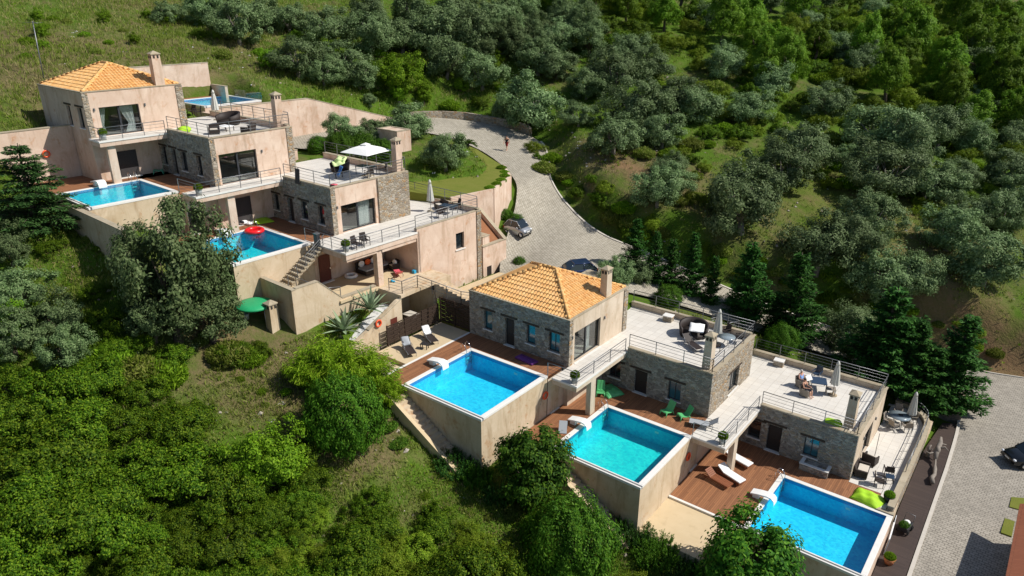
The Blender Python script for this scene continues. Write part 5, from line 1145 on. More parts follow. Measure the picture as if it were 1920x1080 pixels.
# pots with plants are built with the vegetation below
def pot(mat,r0,r1,h):
    def f(): return mk('flower_pot','','pot',[('pot',MB().lathe([(r0,0),(r1,h),(r1*.86,h),(r1*.8,h-.06),(0,h-.06)],18),mat)])
    return f
POTS=[]
G='square zinc balcony planters'
for l,fr,p in (('zinc planter with bush at the balcony corner of the tiled roof villa','B',(1.6,-1.62,.01)),('zinc planter with bush at the balcony corner above the loungers','B',(10.8,2.4,-HB+.01)),('zinc planter with bush at the topmost balcony corner','A',(-7.35,-4.85,HA+.01)),('zinc planter with bush at the second upper balcony corner','A',(1.55,-2.2,.01)),('zinc planter with bush at the wide balcony corner','A',(12.2,3.05,-HA+.01))):
    use('zp',pot('zinc_pot',.2,.27,.6),l,fr,p,0,G); POTS.append((fr,p,.55))
use('zk',pot('black_plastic',.26,.36,.5),'black pot with bush at the corner of the big lime cushion','B',(20.45,7.45,-2*HB)); POTS.append(('B',(20.45,7.45,-2*HB),.5))
use('tc',pot('terracotta_pot',.24,.36,.45),'terracotta pot with round bush on the boardwalk by the pool wall','B',(21.62,3.4,-7.9)); POTS.append(('B',(21.62,3.4,-7.9),.42))
# cart with plant on boardwalk
t=thing('garden_cart','black wheeled cart with white bundle and small plant on the boardwalk','cart','B',(21.75,7.0,-7.72),R(80)); MB().box(-.5,.5,-.3,.3,.18,.5).build('tray','black_plastic',t,bevel=.02); MB().tube([(.5,-.28,.5),(.62,-.28,.95),(.62,.28,.95),(.5,.28,.5)],.02).build('handle','rail_metal',t); MB().ball((.15,0,.56),(.24,.2,.12)).build('bundle','white_cloth',t)
for x in (-.35,.35): MB().torus((x,-.33,.16),.12,.045,14,6,0,'y').build('wheel','tyre',t); MB().torus((x,.33,.16),.12,.045,14,6,0,'y').build('wheel','tyre',t)
# driftwood sculpture: crooked trunk lying on the boardwalk, figure like head end
t=thing('driftwood_sculpture','pale twisted driftwood sculpture lying on the boardwalk','sculpture','B',(21.95,15.4,-7.45)); MB().tube([(.35,-2.4,.15),(.2,-1.9,.22),(.28,-1.3,.16),(.18,-.6,.25),(.1,0,.2),(.0,.6,.4)],[.16,.15,.12,.13,.07,.05],8).build('trunk','driftwood',t); MB().ball((-.05,1.2,.75),(.2,.3,.34)).tube([(0,.5,.3),(-.1,1.1,.7),(-.02,1.8,1.1),(-.1,2.3,1.25)],[.13,.2,.16,.09],8).tube([(-.1,1.3,.8),(.35,1.5,1.0),(.6,1.3,.9)],[.09,.07,.03],6).tube([(-.1,1.0,.7),(-.45,.7,.55),(-.7,.5,.75)],[.08,.06,.03],6).tube([(-.02,1.8,1.0),(.35,2.1,.9)],[.07,.03],6).build('carved_head','driftwood',t)
t=thing('driftwood_stump','grey upright driftwood piece beside the curved wall','sculpture','B',(21.35,16.5,-7.45)); MB().tube([(0,0,0),(.06,.05,.4),(-.05,0,.75),(.1,.1,1.0)],[.17,.12,.13,.04],8).build('stump','driftwood',t); MB().tube([(0,0,.5),(.25,-.1,.8)],[.08,.03],6).build('branch','driftwood',t)
# pipes at the pool corner
t=thing('drain_pipe','white and grey pipes running down the end wall of the lowest pool','pipe','B',(21.12,6.1,-9)); MB().tube([(0.05,0,2.2),(.06,-.8,1.2),(.06,-2.4,1.0),(.1,-3.0,.9)],.05,8).build('pipe','white_plastic',t); MB().tube([(.05,.25,2.6),(.09,-.4,1.35),(.09,-2.2,1.2)],.04,8).build('hose','rail_metal',t)
# green dome table cover and stove chimney left of the stairs
t=thing('table_cover','round green plastic table cover on thin legs beside the stone stove pillar','shade','B',(-18.75,-12.35,2.55)); MB().lathe([(0,1.72),(.75,1.69),(1.25,1.58),(1.32,1.45),(1.28,1.44)],28).build('cover','green_cover',t)
for a in range(5): q=R(72*a); MB().tube([(1.15*math.cos(q),1.15*math.sin(q),1.55),(1.2*math.cos(q),1.2*math.sin(q),-.6)],.025).build('leg','rail_metal',t)
MB().add([(-.1,-1.29,1.45),(.35,-1.24,1.45),(.3,-1.25,.75),(-.05,-1.29,.7)],[(0,1,2,3)]).build('hanging_cloth','green_cover',t)
t=thing('stove_pillar','free standing plaster chimney pillar beside the green cover','chimney','B',(-17.45,-11.9,2.2)); chimney(t,-.36,.36,-.36,.36,-.4,2.1,'plaster_wall')
t=thing('metal_bucket','grey metal bucket under the green cover','bucket','B',(-19.1,-12.9,3.0)); MB().lathe([(.17,0),(.22,.45),(.2,.45),(.16,.03)],14).build('pail','zinc_pot',t); MB().torus((0,0,.47),.2,.01,16,5,0,'x').build('handle','rail_metal',t)
# antenna mast
t=thing('antenna_mast','tall thin tv antenna mast on the hillside behind the tiled roof','antenna','B',(-53.2,-10.05,17.0)); MB().tube([(0,0,-.3),(-.3,.3,5.4)],.05).build('mast','rail_metal',t); a=MB()
a.tube([(-.9,.1,5.3),(.35,.45,5.2)],.02)
for k in range(7): x=-.9+.2*k; a.tube([(x,-.35+.05*k,5.3),(x,.6+.05*k,5.25)],.012)
a.build('aerial','rail_metal',t)
# blue towel, black board, red bag on terrace of villa 3
cloth_on('blue towel hanging over the railing chair beneath the open umbrella','A',(5.6,7.95,.72),.6,.9,62,-20,'blue_cloth',13)
t=thing('dark_board','dark slate board leaning outside the roof terrace rail','board','A',(4.35,4.72,.42),0); mb=MB(); mb.hexa([(-.3,-.1,-.35),(.3,-.1,-.35),(.3,-.06,-.35),(-.3,-.06,-.35),(-.3,.02,.85),(.3,.02,.85),(.3,.06,.85),(-.3,.06,.85)]); mb.build('panel','slate_screen',t); MB().box(-.33,.33,.0,.03,.84,.88).build('frame','rail_metal',t)
t=thing('shoulder_bag','dark bag with red flap at the terrace rail corner','bag','A',(7.85,5.6,0),R(15)); MB().box(-.28,.28,-.18,.18,0,.34).build('bag','black_plastic',t,bevel=.04); MB().box(-.2,.26,-.16,.2,.345,.42).build('flap','pink_plastic',t,bevel=.03)
t=thing('grey_bin','tall blue grey box at the top of the timber stair','box','A',(9.5,2.45,-HA),0); MB().box(-.2,.2,-.16,.16,0,.95).build('body','frame_dark',t,bevel=.02); MB().box(-.22,.22,-.18,.18,.95,1.0).build('lid','rail_metal',t)
# covered patio: day bed, rocking chair, blue toys
t=thing('day_bed','dark day bed with white and orange pillows on the covered patio','day bed','A',(9.2,6.6,-2*HA),R(0)); MB().box(-.3,.95,-.3,2.5,.08,.38).build('base','rattan_dark',t,bevel=.03); MB().box(-.22,.9,-.22,2.42,.38,.52).build('mattress','grey_cloth',t,bevel=.05); MB().box(-.42,-.3,-.3,2.5,.1,.95).build('backrest','rattan_dark',t,bevel=.03)
for y,m in ((.1,'white_cloth'),(.75,'orange_cloth'),(1.35,'white_cloth'),(1.95,'grey_cloth')): MB().ball((-.1,y,.78),(.13,.3,.27)).build('pillow',m,t)
use('rk',mesh_lounger('pink_plastic','black_plastic'),'rocking chair with red and white cushions on the covered patio','A',(11.9,8.2,-2*HA),-118,None,.8)
use('wk2',wickerchair('rattan_dark'),'dark wicker chair with white pillow at the back of the covered patio','A',(10.6,8.9,-2*HA),-10)
t=thing('pillow','white pillow on the dark wicker chair in the covered patio','pillow','A',(10.6,8.95,-2*HA+.68)); MB().ball((0,0,0),(.27,.13,.22)).build('filling','white_cloth',t)
t=thing('water_toy','blue toy at the edge of the covered patio by the rail','toy','A',(12.6,6.9,-2*HA)); MB().ball((0,0,.1),(.16,.12,.1)).ball((.15,.1,.07),(.09,.08,.07)).build('body','blue_plastic',t)
t=thing('water_toy','blue toy against the tall villa wall on the covered patio','toy','A',(12.45,9.4,-2*HA)); MB().box(-.15,.15,-.12,.12,0,.28).build('body','blue_plastic',t,bevel=.03)
CARZ=[float(v)+.13 for v in height(np.array([-16.5,-7.6]),np.array([15.5,12.2]))]
# ------------------------------------------------ cars: front towards -y
def car(name,label,frame,loc,rz,L,W,H,paint_,roofp,kind):
    t=thing(name,label,'car',frame,loc,R(rz)); h=W/2
    if kind=='micro': bp=[(-L/2,.42,.66),(-L/2+.12,.25,.80),(-L/2+.55,.2,.92),(0,.2,.98),(L/2-.55,.2,1.0),(L/2-.08,.22,.98),(L/2,.4,.88)]; gl=[(-L/2+.42,.93),(-L/2+.98,H-.03),(L/2-.55,H),(L/2-.08,.98)]
    else: bp=[(-L/2,.45,.62),(-L/2+.1,.26,.78),(-L/2+.9,.2,.92),(-L/2+1.15,.2,.98),(L/2-.9,.2,1.02),(L/2-.1,.24,1.0),(L/2,.45,.85)]; gl=[(-L/2+1.0,.96),(-L/2+1.75,H-.02),(L/2-.75,H),(L/2-.12,1.0)]
    b=MB(); n=len(bp); cross=[]
    for y,z0,z1 in bp:
        k=1-.09*(abs(y)/(L/2))**4*2; ww=h*k; cross.append([(-ww*.92,y,z0),(-ww,y,z0+.12),(-ww,y,z1-.22),(-ww*.93,y,z1-.04),(-ww*.6,y,z1),(ww*.6,y,z1),(ww*.93,y,z1-.04),(ww,y,z1-.22),(ww,y,z0+.12),(ww*.92,y,z0)])
    vs=[p for c in cross for p in c]; b.add(vs,[(10*i+k,10*i+(k+1)%10,10*i+10+(k+1)%10,10*i+10+k) for i in range(n-1) for k in range(10)]+[tuple(range(10)),tuple(range(10*n-10,10*n))],0,True); body=b.build('body',paint_,t,bevel=0)
    g=MB(); gs=[]
    for i,(y,z) in enumerate(gl): ww=h*(.90 if i in(0,3) else .74); gs+= [(-ww,y,z),(ww,y,z)]
    g.add(gs+[(-h*.9,gl[0][0],.9),(h*.9,gl[0][0],.9),(-h*.9,gl[3][0],.9),(h*.9,gl[3][0],.9)],[(0,1,3,2),(4,5,7,6),(0,2,4,6,10,8),(1,3,5,7,11,9)],0); g.build('window_glass','dark_glass',t)
    r=MB(); a,c=gl[1],gl[2]; r.hexa([(-h*.75,a[0]-.03,a[1]-.01),(h*.75,a[0]-.03,a[1]-.01),(h*.75,c[0]+.05,c[1]-.01),(-h*.75,c[0]+.05,c[1]-.01),(-h*.68,a[0],a[1]+.045),(h*.68,a[0],a[1]+.045),(h*.68,c[0],c[1]+.045),(-h*.68,c[0],c[1]+.045)]); r.build('roof',roofp,t,bevel=.02)
    for s_ in (-1,1):
        p=MB()
        for i in range(3): y0,z0=gl[i];y1,z1=gl[i+1]; w0=h*(.905 if i==0 else .75); w1=h*(.905 if i==2 else .75); p.tube([(s_*w0,y0,z0),(s_*w1,y1,z1)],.035,6)
        p.tube([(s_*h*.745,(gl[1][0]+gl[2][0])/2+.1,gl[1][1]),(s_*h*.92,(gl[1][0]+gl[2][0])/2+.15,.97)],.035,6); p.build('pillar',paint_,t)
    wr=.29 if kind=='micro' else .32
    for y in (-L/2+.42 if kind=='micro' else -L/2+.8,L/2-.42 if kind=='micro' else L/2-.75):
        for s_ in (-1,1):
            w_=MB(); w_.torus((s_*(h-.07),y,wr),wr-.085,.095,20,8,0,'x'); wo=w_.build('wheel','tyre',t); d=MB(); x=s_*(h+.0); d.lathe([(0,0),(.2,0),(.2,.02),(0,.03)],16); d.xf(Matrix.Translation((x,y,wr))@Matrix.Rotation(math.pi/2*s_,4,'Y')); d.build('rim','chrome',wo)
    for s_ in (-1,1):
        m=MB(); m.ball((s_*(h-.24),-L/2+.09,.70),(.15,.1,.08)); m.build('headlight','headlamp',t); m=MB(); m.ball((s_*(h-.14),L/2-.05,.80),(.07,.06,.15)); m.build('taillight','taillamp',t); m=MB(); m.ball((s_*(h+.08),gl[0][0]+.35,1.0),(.09,.06,.06)); m.build('mirror',paint_,t)
    for y in (-L/2-.005,L/2+.005): m=MB(); m.box(-.24,.24,y-.012,y+.012,.5,.6); m.build('number_plate','plate_white',t)
    m=MB(); m.box(-h*.55,h*.55,-L/2-.012,-L/2+.05,.42,.56); m.build('grille','black_plastic',t); m=MB(); m.box(-h*.85,h*.85,L/2-.05,L/2+.03,.36,.5); m.build('bumper',paint_,t,bevel=.02)
    return t
car('parked_car','small two seat silver car with black roof on the cobbled parking','B',(-16.5,15.5,CARZ[0]),92,2.55,1.55,1.55,'paint_silver','paint_black','micro')
car('parked_car','dark blue car parked behind the tiled roof of the lower row','B',(-7.6,12.2,CARZ[1]),-38,3.9,1.68,1.5,'paint_navy','paint_navy','hatch')
c=car('parked_car','black car with white roof rack cover at the right picture edge','B',(27.75,20.4,-7.42),-52,4.3,1.8,1.55,'paint_black','paint_white','hatch')
# ------------------------------------------------ people
def person(label,frame,loc,rz,joints,edges,cl,group=None,extra=None):
    """joints: name->(x,y,z,r); body is one skinned surface, clothing and hair are children"""
    def skin(name,names,ed,mat,grow=0,par=None):
        idx={n:i for i,n in enumerate(names)}; me=bpy.data.meshes.new(name); me.from_pydata([joints[n][:3] for n in names],[(idx[a],idx[b]) for a,b in ed],[]); me.materials.append(M[mat]); o=bpy.data.objects.new(name,me); COL.objects.link(o)
        md=o.modifiers.new('skin','SKIN'); md.use_smooth_shade=True
        for n,i in idx.items(): r=joints[n][3]+grow; me.skin_vertices[0].data[i].radius=(r,r)
        for n,i in idx.items(): me.skin_vertices[0].data[i].use_root=(i==0)
        o.modifiers.new('sub','SUBSURF').levels=1; o.modifiers['sub'].render_levels=1
        if par: o.parent=par
        return o
    t=thing('person',label,'person',frame,loc,R(rz),group)
    skin('body',list(joints),edges,'skin',0,t)
    for nm,ed,mat,gr in cl:
        ns=[]; [ns.append(n) for e in ed for n in e if n not in ns]; skin(nm,ns,ed,mat,gr,t)
    hx=joints['head']; MB().ball((hx[0],hx[1]+.015,hx[2]+.035),(.088,.105,.10),0,14,10).build('hair',extra or 'hair_dark',t)
    return t
def figure(pose):
    J={}; 
    if pose=='sit': pel=(0,.05,.52); kn=(.0,-.42,.52); an=(0,-.42,.08); ch=(0,.2,.98)
    elif pose=='walk': pel=(0,0,.92); ch=(0,-.02,1.32)
    J['pelvis']=(*pel,.135); J['waist']=((pel[0]+ch[0])/2,(pel[1]+ch[1])/2,(pel[2]+ch[2])/2,.125); J['chest']=(*ch,.145); J['neck']=(ch[0],ch[1]-.01,ch[2]+.16,.055); J['head']=(ch[0],ch[1]-.03,ch[2]+.30,.088); J['crown']=(ch[0],ch[1]-.03,ch[2]+.40,.06); J['nose']=(ch[0],ch[1]-.13,ch[2]+.29,.022)
    E=[('pelvis','waist'),('waist','chest'),('chest','neck'),('neck','head'),('head','crown'),('head','nose')]
    for s_,n in ((-1,'r'),(1,'l')):
        hipx=s_*.1
        if pose=='sit': K=[('hip',(hipx,pel[1]-.03,pel[2]-.02),.088),('knee',(s_*.13,-.42,.53),.06),('ankle',(s_*.13,-.44,.1),.042),('toe',(s_*.14,-.62,.05),.035)]; A=[('sh',(s_*.2,ch[1],ch[2]+.09),.06),('elb',(s_*.27,.06,.76),.042),('wri',(s_*.18,-.2,.78),.03),('palm',(s_*.15,-.28,.79),.032)]
        else:
            f=.26*s_; K=[('hip',(hipx,0,.88),.092),('knee',(hipx,-f*.55-.03,.48),.06),('ankle',(hipx,-f+.04 if s_>0 else -f+.06,.09),.042),('toe',(hipx,-f-.14,.05),.034)]; A=[('sh',(s_*.2,ch[1],1.42),.06),('elb',(s_*.27,f*.5,1.14),.042),('wri',(s_*.27,f*.8-.08,.9),.03),('palm',(s_*.27,f*.8-.1,.81),.032)]
        prev='pelvis'
        for k,p,r in K: J[k+n]=(*p,r); E.append((prev,k+n)); prev=k+n
        prev='chest'
        for k,p,r in A: J[k+n]=(*p,r); E.append((prev,k+n)); prev=k+n
        w_=J['wri'+n];p=J['palm'+n]; d=Vector(p[:3])-Vector(w_[:3]); d.normalize(); side=Vector((0,1,0)).cross(d) if pose!='sit' else Vector((1,0,0)); side=Vector((0,1,0)) if pose!='sit' else Vector((1,0,0))
        for k,(o_,l) in enumerate(((-.03,.065),(-.01,.078),(.01,.074),(.03,.058))): q=Vector(p[:3])+d*l+side*o_; J['fin%d'%k+n]=(*q,.010); E.append(('palm'+n,'fin%d'%k+n))
        q=Vector(p[:3])+d*.015-side*.055; J['thumb'+n]=(*q,.011); E.append(('palm'+n,'thumb'+n))
    shirt=[('waist','pelvis'),('waist','chest')]+[e for n in 'rl' for e in (('chest','sh'+n),)]
    shorts=[('pelvis','hipr'),('pelvis','hipl'),('hipr','kneer'),('hipl','kneel')]
    return J,E,shirt,shorts
J,E,sh,so_=figure('sit'); person('seated person in a light blue shirt reading on the lowest roof terrace','B',(12.5,13.3,-HB),65,J,E,[('shirt',sh,'shirt_blue',.02),('shorts',so_,'shorts_beige',.014)],None,'hair_white')
J,E,sh,so_=figure('sit'); person('seated person in black top with bare legs on the lowest roof terrace','B',(13.15,12.15,-HB),80,J,E,[('shirt',sh,'shirt_black',.02),('shorts',so_,'shorts_dark',.014)])
J,E,sh,so_=figure('walk'); person('person in dark clothes walking down the cobbled drive','B',(-27.2,27.3,7.95),15,J,E,[('shirt',sh,'shirt_black',.022),('shorts',so_,'shorts_red',.016)])
cloth_on('open newspaper held by the seated person in the blue shirt','B',(12.15+.75,13.15+.32,-HB+.85),.6,.42,55,65,'paper',21,'newspaper',.012)
cloth_on('dark bag lying on the round glass table of the lowest side terrace','B',(18.9,18.25,-2*HB+.735),.3,.25,0,20,'black_plastic',3,'bag',.05)
